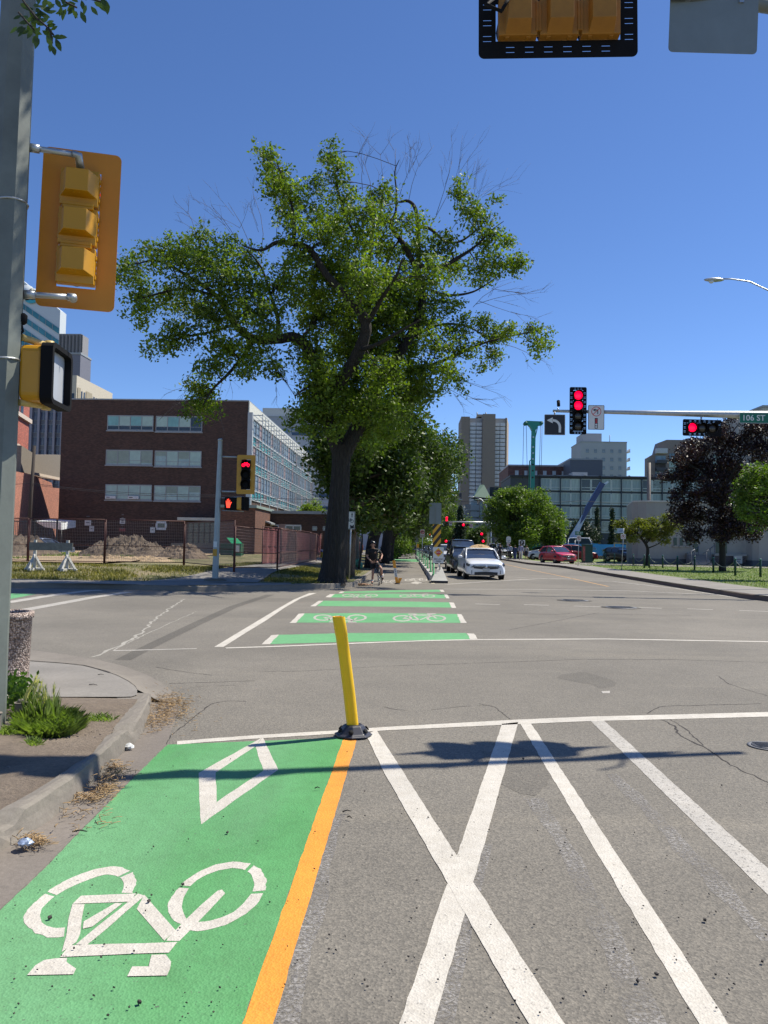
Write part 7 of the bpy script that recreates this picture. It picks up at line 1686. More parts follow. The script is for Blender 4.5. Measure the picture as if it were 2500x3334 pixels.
# ================================================================== PEOPLE
SKIN = M('skin', (.42,.22,.15), .55, 0, .06, 6); 
def skinned(name, J, E, m, parent, sub=2, root=0, org=Vector((0,0,0))):
    """J: list of (point, rx, ry); E: edges; one continuous surface grown along the skeleton"""
    me = bpy.data.meshes.new(name); me.from_pydata([tuple(Vector(j[0])-org) for j in J], E, []); me.materials.append(m)
    o = bpy.data.objects.new(name, me); COL.objects.link(o); o.parent = parent
    md = o.modifiers.new('skin', 'SKIN'); md.use_smooth_shade = True
    if not me.skin_vertices: 
        bpy.context.view_layer.objects.active = o
    for i, j in enumerate(J):
        sv = me.skin_vertices[0].data[i]; sv.radius = (j[1], j[2]); sv.use_root = (i == root)
    s_ = o.modifiers.new('sub', 'SUBSURF'); s_.levels = sub; s_.render_levels = sub
    return o
def head(root, c, r_, face, hair=None, hairname='hair', helmet=None):
    """c centre of the head, face: yaw of the face (0 looks to -Y); returns nothing, parts are children"""
    mb = MB(); prof = []
    RX = Matrix.Rotation(face, 3, 'Z') @ Matrix.Rotation(R(0), 3, 'X')
    o = None
    return RX
def figure(label, base, H_, J, clothes, face_yaw=0, head_tilt=0, hair=(.03,.02,.015), helmet=False, group=None, skin=SKIN, sub=2, hands=True):
    """J: dict of joints in metres relative to base (x, y, z) for neck, head, shl, shr, ell, elr, hal, har, pel, hil, hir, knl, knr, anl, anr, tol, tor"""
    t = thing('person', label, 'person', base, 0, group)
    g = lambda k: Vector(J[k])
    pts = [(g('pel'), .125, .095), (g('pel').lerp(g('neck'), .33), .115, .085), (g('pel').lerp(g('neck'), .72), .15, .105), (g('neck')-Vector((0,0,.05)), .10, .08), (g('neck')+Vector((0,0,.01)), .052, .052), (g('head')-Vector((0,0,.06)), .055, .06),
           (g('head')+Vector((0,0,.0)), .076, .088), (g('head')+Vector((0,.01,.07)), .068, .080)]
    E = [(0,1),(1,2),(2,3),(3,4),(4,5),(5,6),(6,7)]
    def chain(keys, rads, start):
        prev = start
        for k, r_ in zip(keys, rads):
            pts.append((g(k), r_, r_)); E.append((prev, len(pts)-1)); prev = len(pts)-1
        return prev
    hl = chain(['shl','ell','hal'], [.056,.040,.026], 3); hr = chain(['shr','elr','har'], [.056,.040,.026], 3)
    chain(['hil','knl','anl','tol'], [.090,.056,.040,.032], 0); chain(['hir','knr','anr','tor'], [.090,.056,.040,.032], 0)
    body = skinned('body', pts, E, skin, t, sub)
    if hands:
        for hk, ek in (('hal','ell'),('har','elr')):
            d = (g(hk)-g(ek)).normalized(); side = d.cross(Vector((0,1,0))).normalized() if abs(d.y) < .9 else Vector((1,0,0)); fw = side.cross(d)
            P = [(g(hk)-d*.02, .022, .018), (g(hk)+d*.05, .030, .016)]; E2 = [(0,1)]
            for f, (off, ln) in enumerate(((-.026,.055),(-.009,.066),(.009,.062),(.026,.048))):
                a = g(hk)+d*.085+side*off; P.append((a, .0085, .0085)); E2.append((1, len(P)-1)); P.append((a+d*ln*.5+fw*.012, .008, .008)); E2.append((len(P)-2, len(P)-1)); P.append((a+d*ln*.7+fw*.035, .007, .007)); E2.append((len(P)-2, len(P)-1))
            a = g(hk)+d*.03-side*.035; P.append((a, .010, .010)); E2.append((0, len(P)-1)); P.append((a+d*.035-side*.012+fw*.02, .0085, .0085)); E2.append((len(P)-2, len(P)-1))
            skinned('hand', P, E2, skin, t, 1)
    # face
    hc = g('head'); RZ = Matrix.Rotation(face_yaw, 3, 'Z') @ Matrix.Rotation(-head_tilt, 3, 'X')
    fp = lambda x, y, z: hc + RZ @ Vector((x, y, z))
    mb = MB(); mb.tube([fp(0,-.078,.012), fp(0,-.105,-.022), fp(0,-.092,-.032)], [.008,.014,.010], 6); mb.build('nose', skin, t)
    mb = MB(); 
    for s in (-1, 1): mb.lathe([(.002,-.012),(.011,-.006),(.012,0)], tuple(fp(s*.030,-.082,.012)), 8, axis='y')
    mb.build('eyes', M('eye_dark', (.02,.015,.012), .3), t)
    mb = MB(); mb.tube([fp(-.022,-.086,-.052), fp(0,-.092,-.054), fp(.022,-.086,-.052)], .005, 5); mb.build('mouth', M('lip', (.30,.10,.08), .5), t)
    mb = MB()
    for s in (-1, 1): mb.tube([fp(s*.080,0,-.03), fp(s*.090,.008,.0), fp(s*.084,.012,.028)], [.008,.013,.009], 6)
    mb.build('ears', skin, t)
    if not helmet:
        mb = MB(); vs = []; nn = 12
        for i, (ph, rr) in enumerate(((.05,0.0),(.35,.35),(.8,.72),(1.2,.94),(1.65,1.0),(2.1,.90))):
            for k in range(nn):
                a = 2*math.pi*k/nn; front = max(0, -math.sin(a)); ph2 = min(ph, 1.25) if front > .3 else ph
                vs.append(fp(.095*math.sin(ph2)*math.cos(a), .108*math.sin(ph2)*math.sin(a)+.012, .118*math.cos(ph2)+.012))
        mb.add(vs, [(i*nn+k, i*nn+(k+1)%nn, (i+1)*nn+(k+1)%nn, (i+1)*nn+k) for i in range(5) for k in range(nn)], 0, True); mb.build('hair', M('hair_%d' % int(hair[0]*1000), hair, .8), t)
    # clothes
    for c in clothes:
        kind, m_ = c[0], c[1]
        if kind == 'shirt':
            lng = c[2]; P = [(g('pel')-Vector((0,0,.07)), .150, .115), (g('pel')+Vector((0,0,.05)), .150, .115), (g('pel').lerp(g('neck'), .35), .145, .108), (g('pel').lerp(g('neck'), .72), .172, .122), (g('neck')-Vector((0,0,.045)), .115, .092), (g('neck')-Vector((0,0,.0)), .064, .062)]; E2 = [(0,1),(1,2),(2,3),(3,4),(4,5)]
            for sk, ek, hk in (('shl','ell','hal'),('shr','elr','har')):
                P.append((g(sk), .072, .072)); E2.append((4, len(P)-1)); e = g(sk).lerp(g(ek), .75 if not lng else 1.0); P.append((e, .062 if not lng else .052, .06)); E2.append((len(P)-2, len(P)-1))
                if lng: P.append((g(ek).lerp(g(hk), .93), .038, .038)); E2.append((len(P)-2, len(P)-1))
            skinned('shirt', P, E2, m_, t, sub)
        if kind in ('shorts', 'trousers'):
            P = [(g('pel')+Vector((0,0,.10)), .146, .112), (g('pel')-Vector((0,0,.02)), .148, .12)]; E2 = [(0,1)]
            for hk, kk, ak in (('hil','knl','anl'),('hir','knr','anr')):
                P.append((g(hk)-Vector((0,0,.03)), .108, .108)); E2.append((1, len(P)-1))
                if kind == 'shorts': P.append((g(hk).lerp(g(kk), .82), .088, .088)); E2.append((len(P)-2, len(P)-1))
                else:
                    P.append((g(kk), .075, .075)); E2.append((len(P)-2, len(P)-1)); P.append((g(ak)-Vector((0,0,.0)), .062, .062)); E2.append((len(P)-2, len(P)-1))
            skinned(kind, P, E2, m_, t, sub)
        if kind == 'skirt':
            z0 = c[2]; mb = MB(); p_ = g('pel'); mb.lathe([(.14,.10),(.17,0),(.20,-.2),(c[3], z0-p_.z)], tuple(p_), 14, cap=False); mb.build('skirt', m_, t)
        if kind == 'shoes':
            for ak, tk in (('anl','tol'),('anr','tor')):
                a, b = g(ak), g(tk); d = (b-a); d.z = 0; d = d.normalized() if d.length > 0 else Vector((0,-1,0)); 
                skinned('shoe', [(a+Vector((0,0,-.02))-d*.04, .045, .05), (a+d*.06+Vector((0,0,-.045)), .046, .036), (Vector((b.x,b.y,a.z-.055))+d*.03, .042, .028)], [(0,1),(1,2)], m_, t, 1)
        if kind == 'socks':
            for ak, kk in (('anl','knl'),('anr','knr')): mb = MB(); mb.tube([g(ak)-Vector((0,0,.02)), g(ak).lerp(g(kk), .18)], [.048,.047], 10); mb.build('sock', m_, t)
    return t, fp
# ---- cyclist standing over his bicycle
Y0 = 29.7
def C(px_, py_, dy=0.0): return at(px_, py_, Y0+dy)
cb = G(1216, 1902, 0.0); cb.y = Y0; cb.x = C(1216,1900).x
B0 = Vector((cb.x, Y0, 0))
J = {'pel': C(1219,1832,.15), 'neck': C(1214,1787,-.02), 'head': C(1214,1774,-.12), 'shl': C(1198,1793,0), 'shr': C(1232,1792,0), 'ell': C(1195,1812,.0), 'elr': C(1244,1808,.02), 'hal': C(1206,1825,-.22), 'har': C(1240,1821,-.26),
     'hil': C(1212,1836,.15), 'hir': C(1227,1836,.15), 'knl': C(1214,1861,.02), 'knr': C(1240,1850,-.20), 'anl': C(1212,1893,.08), 'anr': C(1244,1878,.05), 'tol': C(1211,1900,-.10), 'tor': C(1246,1889,-.14)}
dz0 = J['tol'].z - .05
J = {k: tuple(v-B0) for k, v in J.items()}
BK = M('black_sport_cloth', (.010,.010,.012), .8, 0, .3, 6)
cy, fp = figure('cyclist in black shirt and helmet standing astride a bicycle beside the kerb', B0, 1.75, J, [('shirt', BK, False), ('shorts', BK), ('shoes', BK), ('socks', M('white_sock', (.5,.5,.5)))], 0, R(35), helmet=True)
mb = MB(); vs = []; nn = 16
for ph, rr in ((.02,0),(.35,1),(.75,1),(1.15,1),(1.5,1),(1.66,1)):
    for k in range(nn): a = 2*math.pi*k/nn; vs.append(fp(.112*math.sin(ph)*math.cos(a), .142*math.sin(ph)*math.sin(a)-.005, .125*math.cos(ph)+.03))
mb.add(vs, [(i*nn+k, i*nn+(k+1)%nn, (i+1)*nn+(k+1)%nn, (i+1)*nn+k) for i in range(5) for k in range(nn)], 0, True); hl_ = mb.build('helmet', M('black_helmet', (.02,.02,.025), .25, 0, .2, 5), cy)
mb = MB()
for s in (-1, 1): mb.tube([fp(s*.045,-.12,.09), fp(s*.04,-.03,.150), fp(s*.035,.08,.12)], .009, 5)
mb.build('vent_stripe', M('helmet_blue_white', (.35,.40,.55), .3), hl_)
mb = MB(); a = Vector(J['shr'])+Vector((-.03,-.13,-.06)); mb.tube([a, a+Vector((.06,.0,.05))], .010, 4); mb.build('chest_mark', SIGNW, cy)
# bicycle
BB0 = Vector((C(1232,1890).x, Y0, 0)); BI = thing('bicycle', 'dark road bicycle seen head-on between the cyclist\'s legs', 'bicycle', BB0)
q = lambda px_, py_, dy: C(px_, py_, dy)-BB0
FR = M('bike_frame_dark', (.02,.02,.025), .3, .2, .1, 5)
fa = q(1234,1877,-.35); ht = q(1224,1838,-.25); hb = q(1227,1852,-.28); ra = Vector((fa.x+.06, .65, .34)); bbk = Vector((fa.x+.05, .20, .30)); sk = Vector((fa.x-.10,.30,.92))
mb = MB(); mb.tube([ht, hb], .022, 8); mb.tube([hb, bbk], .020, 8); mb.tube([ht, sk+Vector((0,0,-.15))], .018, 8); mb.tube([bbk, sk], .016, 8); mb.tube([bbk, ra], .010, 6); mb.tube([sk+Vector((0,0,-.2)), ra], .009, 6)
for s in (-1, 1): mb.tube([hb+Vector((s*.02,0,-.01)), hb+Vector((s*.045,-.01,-.05)), fa+Vector((s*.05,0,0))], [.012,.012,.009], 6)
mb.build('frame', FR, BI)
def bwheel(c, axisv, nm='wheel'):
    mb = MB(); u = Vector(axisv).normalized(); a1 = u.cross(Vector((0,0,1))).normalized(); a2 = u.cross(a1); P = [a1*math.cos(t)*.335 + a2*math.sin(t)*.335 for t in np.linspace(0, 2*math.pi, 33)]
    mb.tube(P, .014, 6, cap=False); o = mb.build(nm, TYRE, BI, c)
    mb = MB(); P = [p_*.93 for p_ in P]; mb.tube(P, .008, 5, cap=False)
    for k in range(0, 32, 2): mb.tube([Vector((0,0,0)), P[k]], .0016, 3)
    mb.tube([u*-.05, u*.05], .018, 8); mb.build('rim', RIM, o)
bwheel(fa, (1,.16,0)); bwheel(ra, (1,.06,0))
mb = MB(); h1 = q(1206,1826,-.25); h2 = q(1241,1821,-.28); hm_ = q(1223,1823,-.22); mb.tube([h1+Vector((0,-.02,-.12)), h1+Vector((-.0,-.07,-.05)), h1+Vector((0,-.05,.01)), h1, hm_, h2, h2+Vector((0,-.05,.01)), h2+Vector((0,-.07,-.05)), h2+Vector((0,-.02,-.12))], .014, 8); mb.tube([hm_, ht], .016, 8); mb.build('handlebar', BLK, BI)
mb = MB(); mb.box(tuple(sk+Vector((0,0,.02))), (.13,.26,.05)); mb.build('saddle', BLK, BI, bevel=.02)
mb = MB(); mb.tube([bbk+Vector((-.09,-.1,-.12)), bbk+Vector((-.05,0,0)), bbk+Vector((.05,0,0)), bbk+Vector((.09,.1,.12))], .010, 6); mb.lathe([(.09,-.03),(.09,-.02)], tuple(bbk), 16, axis='x'); mb.build('crank', STEEL, BI)
# ---- walking pedestrians on the far pavement (backs to the camera)
def ped(label, px_, pyb, Y, H_, top, bottom, hair=(.03,.02,.015), phase=1, skirt=None, long_=True, z=.15, face=180, w=1.0, extra=None):
    b = at(px_, pyb, Y); b.z = z; s = H_/1.75; st = .16*phase
    J = {'pel': (0,0,.95), 'neck': (0,.0,1.47), 'head': (0,-.01,1.62), 'shl': (-.19*w,0,1.42), 'shr': (.19*w,0,1.42), 'ell': (-.24*w,.05,1.14), 'elr': (.24*w,-.05,1.14), 'hal': (-.23*w,-.08*phase,.90), 'har': (.23*w,.10*phase,.90),
         'hil': (-.10,0,.90), 'hir': (.10,0,.90), 'knl': (-.10,-st*.6,.50), 'knr': (.10,st*.6,.50), 'anl': (-.10,-st,.09), 'anr': (.10,st*.9,.12), 'tol': (-.10,-st+.10 if face else -st-.1,.04), 'tor': (.10,st*.9+.1,.05)}
    J = {k: (v[0]*s, v[1]*s, v[2]*s) for k, v in J.items()}
    cl = [('shirt', top, long_)]
    if skirt: cl.append(('skirt', bottom, skirt*s, .17))
    else: cl.append(('trousers', bottom))
    cl.append(('shoes', BLKM))
    t, f = figure(label, b, H_, J, cl, R(face), 0, hair, False, None, SKIN, 1, True); return t
TR = lambda n, c: M(n, c, .8, 0, .12, 6)
ped('person in pale blue shirt and black trousers walking under the bus stop sign', 1659, 1824, 86, 1.75, TR('pale_blue_cloth', (.32,.38,.48)), TR('black_cloth', (.02,.02,.025)))
ped('person in a long dark blue dress walking second from left', 1676, 1824, 87, 1.62, TR('navy_cloth', (.03,.05,.13)), TR('navy_cloth', (.03,.05,.13)), skirt=.12, phase=.5)
ped('person in lavender shirt and white trousers walking under the parking sign', 1695, 1825, 85, 1.78, TR('lavender_cloth', (.30,.30,.46)), TR('white_cloth', (.62,.60,.56)), phase=-1)
ped('person in grey top and black skirt walking rightmost of the group', 1713, 1825, 86, 1.64, TR('grey_cloth', (.36,.35,.34)), TR('black_cloth', (.02,.02,.025)), skirt=.5, phase=-.6)
ped('person in black standing just behind the taxi mirror', 1627, 1822, 84, 1.75, TR('black_cloth', (.02,.02,.025)), TR('black_cloth', (.02,.02,.025)))
ped('person in dark jacket in the shade between the elms, left of green bag', 1150, 1844, 46, 1.78, TR('navy_grey_cloth', (.05,.055,.075)), TR('grey_trousers', (.14,.14,.15)), z=.2, phase=.4)
ped('person in dark red top in the shade behind the green bag', 1168, 1838, 52, 1.70, TR('dark_red_cloth', (.20,.04,.03)), TR('black_cloth', (.02,.02,.025)), z=.2, phase=.4)
# green bag and thin stakes
gb_ = at(1170, 1843, 44); gb_.z = .18; BG = thing('garden_bag', 'green and white bag leaning by the stakes in the shade', 'bag', gb_)
mb = MB(); vs = []; nn = 10
for z_, r_ in ((0,.12),(.05,.2),(.25,.22),(.45,.16),(.6,.07),(.66,.02)):
    for k in range(nn): a = 2*math.pi*k/nn; vs.append((r_*math.cos(a)*(1+.12*math.sin(3*a+z_*9))-z_*.22, r_*math.sin(a)*.7, z_))
mb.add(vs, [(i*nn+k, i*nn+(k+1)%nn, (i+1)*nn+(k+1)%nn, (i+1)*nn+k) for i in range(5) for k in range(nn)], 0, True); mb.build('bag', M('green_white_bag', (.06,.24,.14), .5, 0, .8, 4), BG)
for i, (xp, yt) in enumerate(((1158,1748),(1164,1740),(1173,1742))):
    b = at(xp, 1842, 44.5); u = at(xp+1, yt, 44.5); o = MB().tube([(b.x,b.y,.15), u], .03, 6).build('steel_stake', SIGNBACK); tag(o, 'thin grey stake beside the green bag, %s' % ['left one','middle one','right one'][i], 'post', 'thin stakes in the shade')
# ================================================================== TREES
BARK = bark_mat('elm_bark', (.036,.029,.024)); TWIG = M('dark_twig', (.03,.025,.021), .9, 0, .3, 5); BARK2 = bark_mat('elm_bark_warm', (.17,.12,.08)); DEAD = M('dead_twig', (.13,.11,.10), .9, 0, .3, 5)
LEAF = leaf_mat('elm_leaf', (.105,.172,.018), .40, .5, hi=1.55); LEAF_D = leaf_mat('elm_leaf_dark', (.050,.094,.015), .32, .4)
LEAF_B = leaf_mat('ash_leaf', (.108,.185,.034), .38, .35, hi=1.5); LEAF_P = leaf_mat('purple_leaf', (.021,.0085,.012), .15, .7, .45, 1.9); LEAF_Y = leaf_mat('yellow_green_leaf', (.12,.15,.022), .38, .6); SPR = leaf_mat('spruce_needle', (.018,.040,.022), .1, .6)
def leaf_cloud(name, cen, size, m, parent, org, jit=.5, aspect=.55, up=.35, curl=0.0):
    n = len(cen); rng = RNG
    nrm = rng.normal(size=(n,3)); nrm[:,2] += up*2; nrm /= np.linalg.norm(nrm, axis=1)[:,None]
    a = rng.normal(size=(n,3)); u = np.cross(nrm, a); u /= np.linalg.norm(u, axis=1)[:,None]; v = np.cross(nrm, u)
    s = size*(1 + jit*(rng.random(n)-.5)*2)[:,None]; c = cen - np.array(org)
    V = np.empty((n,4,3)); V[:,0] = c - u*s*.5; V[:,1] = c + v*s*aspect*.5 - u*s*.05; V[:,2] = c + u*s*.5; V[:,3] = c - v*s*aspect*.5 - u*s*.05
    me = bpy.data.meshes.new(name); me.vertices.add(n*4); me.vertices.foreach_set('co', V.reshape(-1).astype(np.float32))
    me.loops.add(n*4); me.loops.foreach_set('vertex_index', np.arange(n*4, dtype=np.int32)); me.polygons.add(n)
    me.polygons.foreach_set('loop_start', np.arange(0, n*4, 4, dtype=np.int32)); me.update(calc_edges=True); me.materials.append(m)
    o = bpy.data.objects.new(name, me); COL.objects.link(o); o.parent = parent; return o
def clump(c, r, n, per=26, sg=.16, shell=.0):
    """leaf centres in small sprays inside an ellipsoid; returns (leaf centres, spray centres)"""
    k = max(3, int(n/per)); d = RNG.normal(size=(k,3)); d /= np.linalg.norm(d, axis=1)[:,None]
    rad = RNG.random(k)**(.45) ; rad = shell + (1-shell)*rad
    sc_ = np.array(c) + d*rad[:,None]*np.array(r)
    L_ = np.repeat(sc_, per, axis=0); L_ = L_ + RNG.normal(size=L_.shape)*np.array([sg*1.25, sg*1.25, sg*.8]); L_[:,2] -= np.abs(RNG.normal(size=len(L_)))*sg*.6
    return L_, sc_
def curve(a, b, bend=.12, n=5, sag=0):
    a, b = Vector(a), Vector(b); d = b-a; o = Vector((random.uniform(-1,1), random.uniform(-1,1), random.uniform(-.3,1)))*d.length*bend
    return [a.lerp(b, t) + o*math.sin(math.pi*t) - Vector((0,0,sag*math.sin(math.pi*t))) for t in np.linspace(0,1,n)]
def limb_mesh(mb, P, rads, n=8, rough=0.0):
    P = [Vector(p) for p in P]
    Q, Rr = [], []
    for i in range(len(P)-1):
        p0 = P[max(i-1,0)]; p1 = P[i]; p2 = P[i+1]; p3 = P[min(i+2,len(P)-1)]
        k = 5
        for j in range(k if i < len(P)-2 else k+1):
            t = j/k; q = .5*((2*p1) + (p2-p0)*t + (2*p0-5*p1+4*p2-p3)*t*t + (3*p1-p0-3*p2+p3)*t**3)
            Q.append(q); Rr.append(rads[i]*(1-t) + rads[i+1]*t)
    if rough: Rr = [r_*(1+random.uniform(-rough, rough)) for r_ in Rr]
    mb.tube(Q, Rr, n); return Q, Rr

# ---- the big elm ----
YE = 27.6
eb = G(1080, 1899, .15); EB = Vector((at(1080,1897,YE).x, YE, .14))
ELM = thing('elm_tree', 'big old elm with rugged trunk and broad open crown towering over the far corner', 'tree', EB)
def T(px_, py_, dy=0.0): return at(px_, py_, YE+dy) - EB
pr = lambda px_: px_*YE/FPX
mb = MB()
# flared, furrowed trunk
tr = [(1076,1903,58),(1080,1885,46),(1085,1850,40),(1091,1800,38),(1095,1740,36.5),(1099,1680,34),(1102,1620,31),(1106,1560,29),(1108,1510,29),(1110,1475,31),(1113,1450,27)]
ns_ = 28; ph_ = [random.uniform(0, 6.28) for _ in range(5)]; vs = []
from mathutils import noise as mn
Q = resample([Vector((T(x,y).x, 0, T(x,y).z)) for x,y,_ in tr], 60)
rz_ = [T(x,y).z for x,y,_ in tr]; rr_ = [pr(r_) for _,_,r_ in tr]
for i, q in enumerate(Q):
    r0_ = interp(q.z, rz_, rr_); fl_ = math.exp(-max(0, q.z)/.45)
    for k in range(ns_):
        a = 2*math.pi*k/ns_
        rr2 = r0_*(1 + .22*fl_*math.sin(4*a+ph_[0]) + .06*math.sin(3*a+ph_[1]+q.z*.4) + .05*(1 if k % 2 else -1)*(1+.6*mn.noise(Vector((k*1.7, q.z*1.2, 0)))) + .05*mn.noise(Vector((math.cos(a)*2, math.sin(a)*2, q.z*.8))))
        vs.append((q.x + rr2*math.cos(a), q.y + rr2*math.sin(a), q.z if i else -.05))
mb.add(vs, [(i*ns_+k, i*ns_+(k+1)%ns_, (i+1)*ns_+(k+1)%ns_, (i+1)*ns_+k) for i in range(59) for k in range(ns_)], 0, True)
LIMBS = [
 ([(1110,1490,0),(1088,1430,.0),(1068,1370,-.1),(1055,1310,-.2),(1045,1240,-.3),(1015,1160,-.4),(965,1100,-.6),(900,1105,-.9),(825,1103,-1.2),(765,1055,-1.4),(705,965,-1.6),(620,905,-1.8),(520,850,-2.0),(440,860,-2.1)], [27,24,22,21,20,18,17,15,14,11,8,6,4,1.5]),
 ([(1060,1290,-.2),(1120,1225,-.8),(1170,1140,-1.2),(1192,1060,-1.5),(1160,1000,-1.6),(1110,945,-1.8),(1060,890,-1.9),(1010,815,-1.9),(955,793,-2),(900,790,-2),(850,815,-2.1),(790,800,-2.1)], [21,20,19,17,14,12,11,10,9,7,4,1.5]),
 ([(955,793,-2),(956,740,-2),(952,680,-2),(930,610,-2),(905,540,-2),(880,495,-2)], [6,5,4.5,3.5,2,1]),
 ([(1110,1490,0),(1150,1420,.2),(1190,1340,.5),(1235,1260,.8),(1275,1190,1.1),(1325,1110,1.3),(1370,1020,1.4),(1372,930,1.4),(1350,865,1.3),(1310,790,1.1),(1272,735,1),(1288,690,1),(1290,620,1),(1285,560,1),(1300,520,1)], [28,26,24,22,19,16,14,12.5,11,9,7,4.5,3,2,1]),
 ([(1350,865,1.3),(1430,870,1.7),(1490,840,2),(1550,800,2.2),(1600,750,2.4),(1640,720,2.5)], [10,9,7,4,2.5,1]),
 ([(1370,1000,1.4),(1362,900,2.0),(1362,820,2.4),(1360,740,2.6),(1352,680,2.7),(1330,655,2.8),(1300,658,2.8)], [11,10,9,8,7,6,4]),
 ([(1362,740,2.6),(1400,745,2.7),(1450,785,2.9),(1500,785,3),(1560,740,3.2),(1600,690,3.3)], [6,6,5,4,2.5,1]),
 ([(1235,1260,.8),(1340,1212,1.3),(1440,1175,1.6),(1560,1122,1.9),(1660,1095,2.1),(1745,1078,2.2)], [8,7,6,4.5,3,1]),
 ([(825,1103,-1.2),(800,1150,-1.4),(745,1215,-1.6),(690,1270,-1.8),(660,1320,-1.9)], [9,7,5,3,1.5]),
 ([(705,965,-1.6),(600,940,-1.9),(500,960,-2.2),(430,980,-2.3)], [5,4,3,1.5]),
 ([(900,1105,-.9),(905,1040,-1.2),(880,960,-1.5),(850,870,-1.7),(800,810,-1.8)], [8,7,5,3,1.5]),
 ([(765,1055,-1.4),(690,1080,-1.6),(610,1095,-1.9),(540,1115,-2.1)], [5,4,3,1.5]),
 ([(1160,1000,-1.6),(1190,900,-1.2),(1210,800,-.8),(1215,720,-.5),(1190,650,-.4)], [9,8,6,4,2]),
 ([(1210,800,-.8),(1140,735,-1),(1105,640,-1.2),(1090,560,-1.3),(1075,495,-1.3)], [5,4.5,4,2.5,1]),
 ([(1372,930,1.4),(1450,960,2.2),(1540,950,2.6),(1620,900,3)], [7,5,3.5,1.5]),
 ([(1325,1110,1.3),(1420,1060,2),(1510,1060,2.5),(1590,1100,2.9)], [7,5,3.5,1.5]),
 ([(1275,1190,1.1),(1300,1250,1.8),(1340,1290,2.2),(1400,1290,2.5)], [6,5,3.5,1.5]),
 ([(1192,1060,-1.5),(1250,960,-2.4),(1290,900,-3.0),(1310,840,-3.3)], [8,6,4,2]),
 ([(1170,1140,-1.2),(1230,1120,-2.4),(1300,1080,-3.4),(1370,1040,-4)], [7,6,4,2]),
 ([(1045,1240,-.3),(1000,1260,-1.4),(960,1290,-2.2)], [6,4,2]),
]
NODES = []
for pts_, rads in LIMBS:
    Qn, Rn = limb_mesh(mb, [T(*p_) for p_ in pts_], [pr(r_) for r_ in rads], 10, .06)
    NODES += [(q, r_) for q, r_ in zip(Qn, Rn)]
mb.build('trunk', BARK, ELM)
CL = [(430,880,70,60),(520,835,80,55),(600,865,85,80),(440,960,60,40),(450,1010,50,35),(545,965,80,50),(655,805,70,65),(705,900,90,80),(620,1000,75,55),(520,1115,50,45),(585,1085,65,50),(700,1030,85,65),(765,960,90,85),(800,850,90,60),(730,1125,75,55),(640,1250,45,50),(655,1290,55,55),(700,1200,50,45),(830,1130,75,60),(865,1040,90,80),(905,930,90,80),(880,1185,50,35),(810,1190,45,50),
 (870,510,38,38),(905,560,55,50),(940,615,50,60),(890,600,35,40),(930,700,45,55),(965,760,50,45),(985,835,60,55),
 (1080,495,24,30),(1100,550,45,55),(1050,610,45,45),(1130,640,55,60),(1015,680,50,45),(1090,720,75,60),(1180,705,75,60),(1240,640,55,45),(1260,720,65,55),(1350,720,65,40),(1040,790,75,70),(1150,800,90,70),(1260,830,90,75),(1370,800,80,65),(1455,785,55,45),(1490,625,36,40),(1530,690,45,55),(1585,720,50,55),(1600,790,65,60),(1560,860,75,55),(1655,775,28,20),(1690,860,45,28),(1625,860,50,40),(1480,880,75,55),
 (1000,920,90,80),(1100,900,90,80),(1200,930,100,80),(1300,920,90,80),(1400,900,75,65),(1050,1020,90,80),(1150,1040,90,80),(1250,1030,90,80),(1350,1020,90,75),(1435,990,65,55),(1500,1065,65,45),(1565,1055,50,35),(1600,1090,55,50),(1660,1085,50,28),(1735,1065,40,25),(1750,1115,32,35),(1600,1160,36,45),(1500,1135,55,45),(1400,1110,80,60),(1300,1120,90,70),(1200,1130,90,70),(1100,1130,90,70),(1000,1120,75,60),
 (1050,1220,75,65),(1150,1240,85,70),(1250,1230,85,70),(1350,1215,75,55),(1440,1185,55,45),(1480,1230,40,25),(1040,1310,55,55),(1130,1340,75,65),(1230,1330,75,60),(1330,1290,75,55),(1400,1270,55,38),(1012,1365,34,40),(1190,1410,60,45),(1270,1390,60,45)]
leaves = []; tw = MB(); ends = []
for (cx_, cy_, rx, ry) in CL:
    dd = (-1.8 if cx_ < 1000 else (2.2 if cx_ > 1420 else 0))
    thick = 2.6 if 1000 < cx_ < 1420 else 1.3
    layers = 2 if (1030 < cx_ < 1400 and cy_ > 860) else 1
    for ly in range(layers):
        dep = dd + random.uniform(-thick, thick)
        if cy_ > 1170 and cx_ > 950: dep = random.choice((random.uniform(.6, 2.6), random.uniform(.6, 2.6), random.uniform(-1.6, -.2)))
        elif cy_ > 1000 and 1000 < cx_ < 1350: dep = random.uniform(-.6, 2.8)
        c = T(cx_ + random.uniform(-12,12), cy_ + random.uniform(-10,10), dep); rr3 = (pr(rx)*1.02, min(1.4, pr(rx)), pr(ry)*1.0)
        area = rx*ry/(80*70); n = int(1120*area) + 130
        L_, S_ = clump(c, rr3, n, 22, .12); leaves.append(L_)
        nn_ = min(NODES, key=lambda q: (q[0]-c).length)
        P = curve(nn_[0], c, .16, 6); tw.tube(P, list(np.linspace(max(.012, min(nn_[1]*.5, .06)), .012, 6)), 5); 
        for s_ in S_[::2][:16]:
            b0 = P[random.choice((2,3,4,5))]; tw.tube(curve(b0, s_, .15, 4), [.010,.008,.006,.003], 3)
# drooping loose sprays on the outline
for (x0_, y0_) in ((400,870),(385,900),(470,1050),(480,1140),(640,1350),(620,1320),(690,1340),(850,480),(1075,470),(1680,880),(1770,1080),(1780,1115),(1765,1150),(1560,1200),(1510,1260),(1450,1250),(1500,590),(1620,650),(1690,840),(480,800),(560,780),(650,740),(720,790),(760,780),(960,1340),(940,1370),(985,1330),(1000,1300),(985,1400)):
    L_, S_ = clump(T(x0_, y0_, -1.8 if x0_ < 1000 else 2.0), (.35,.35,.3), 110, 12, .10); leaves.append(L_)
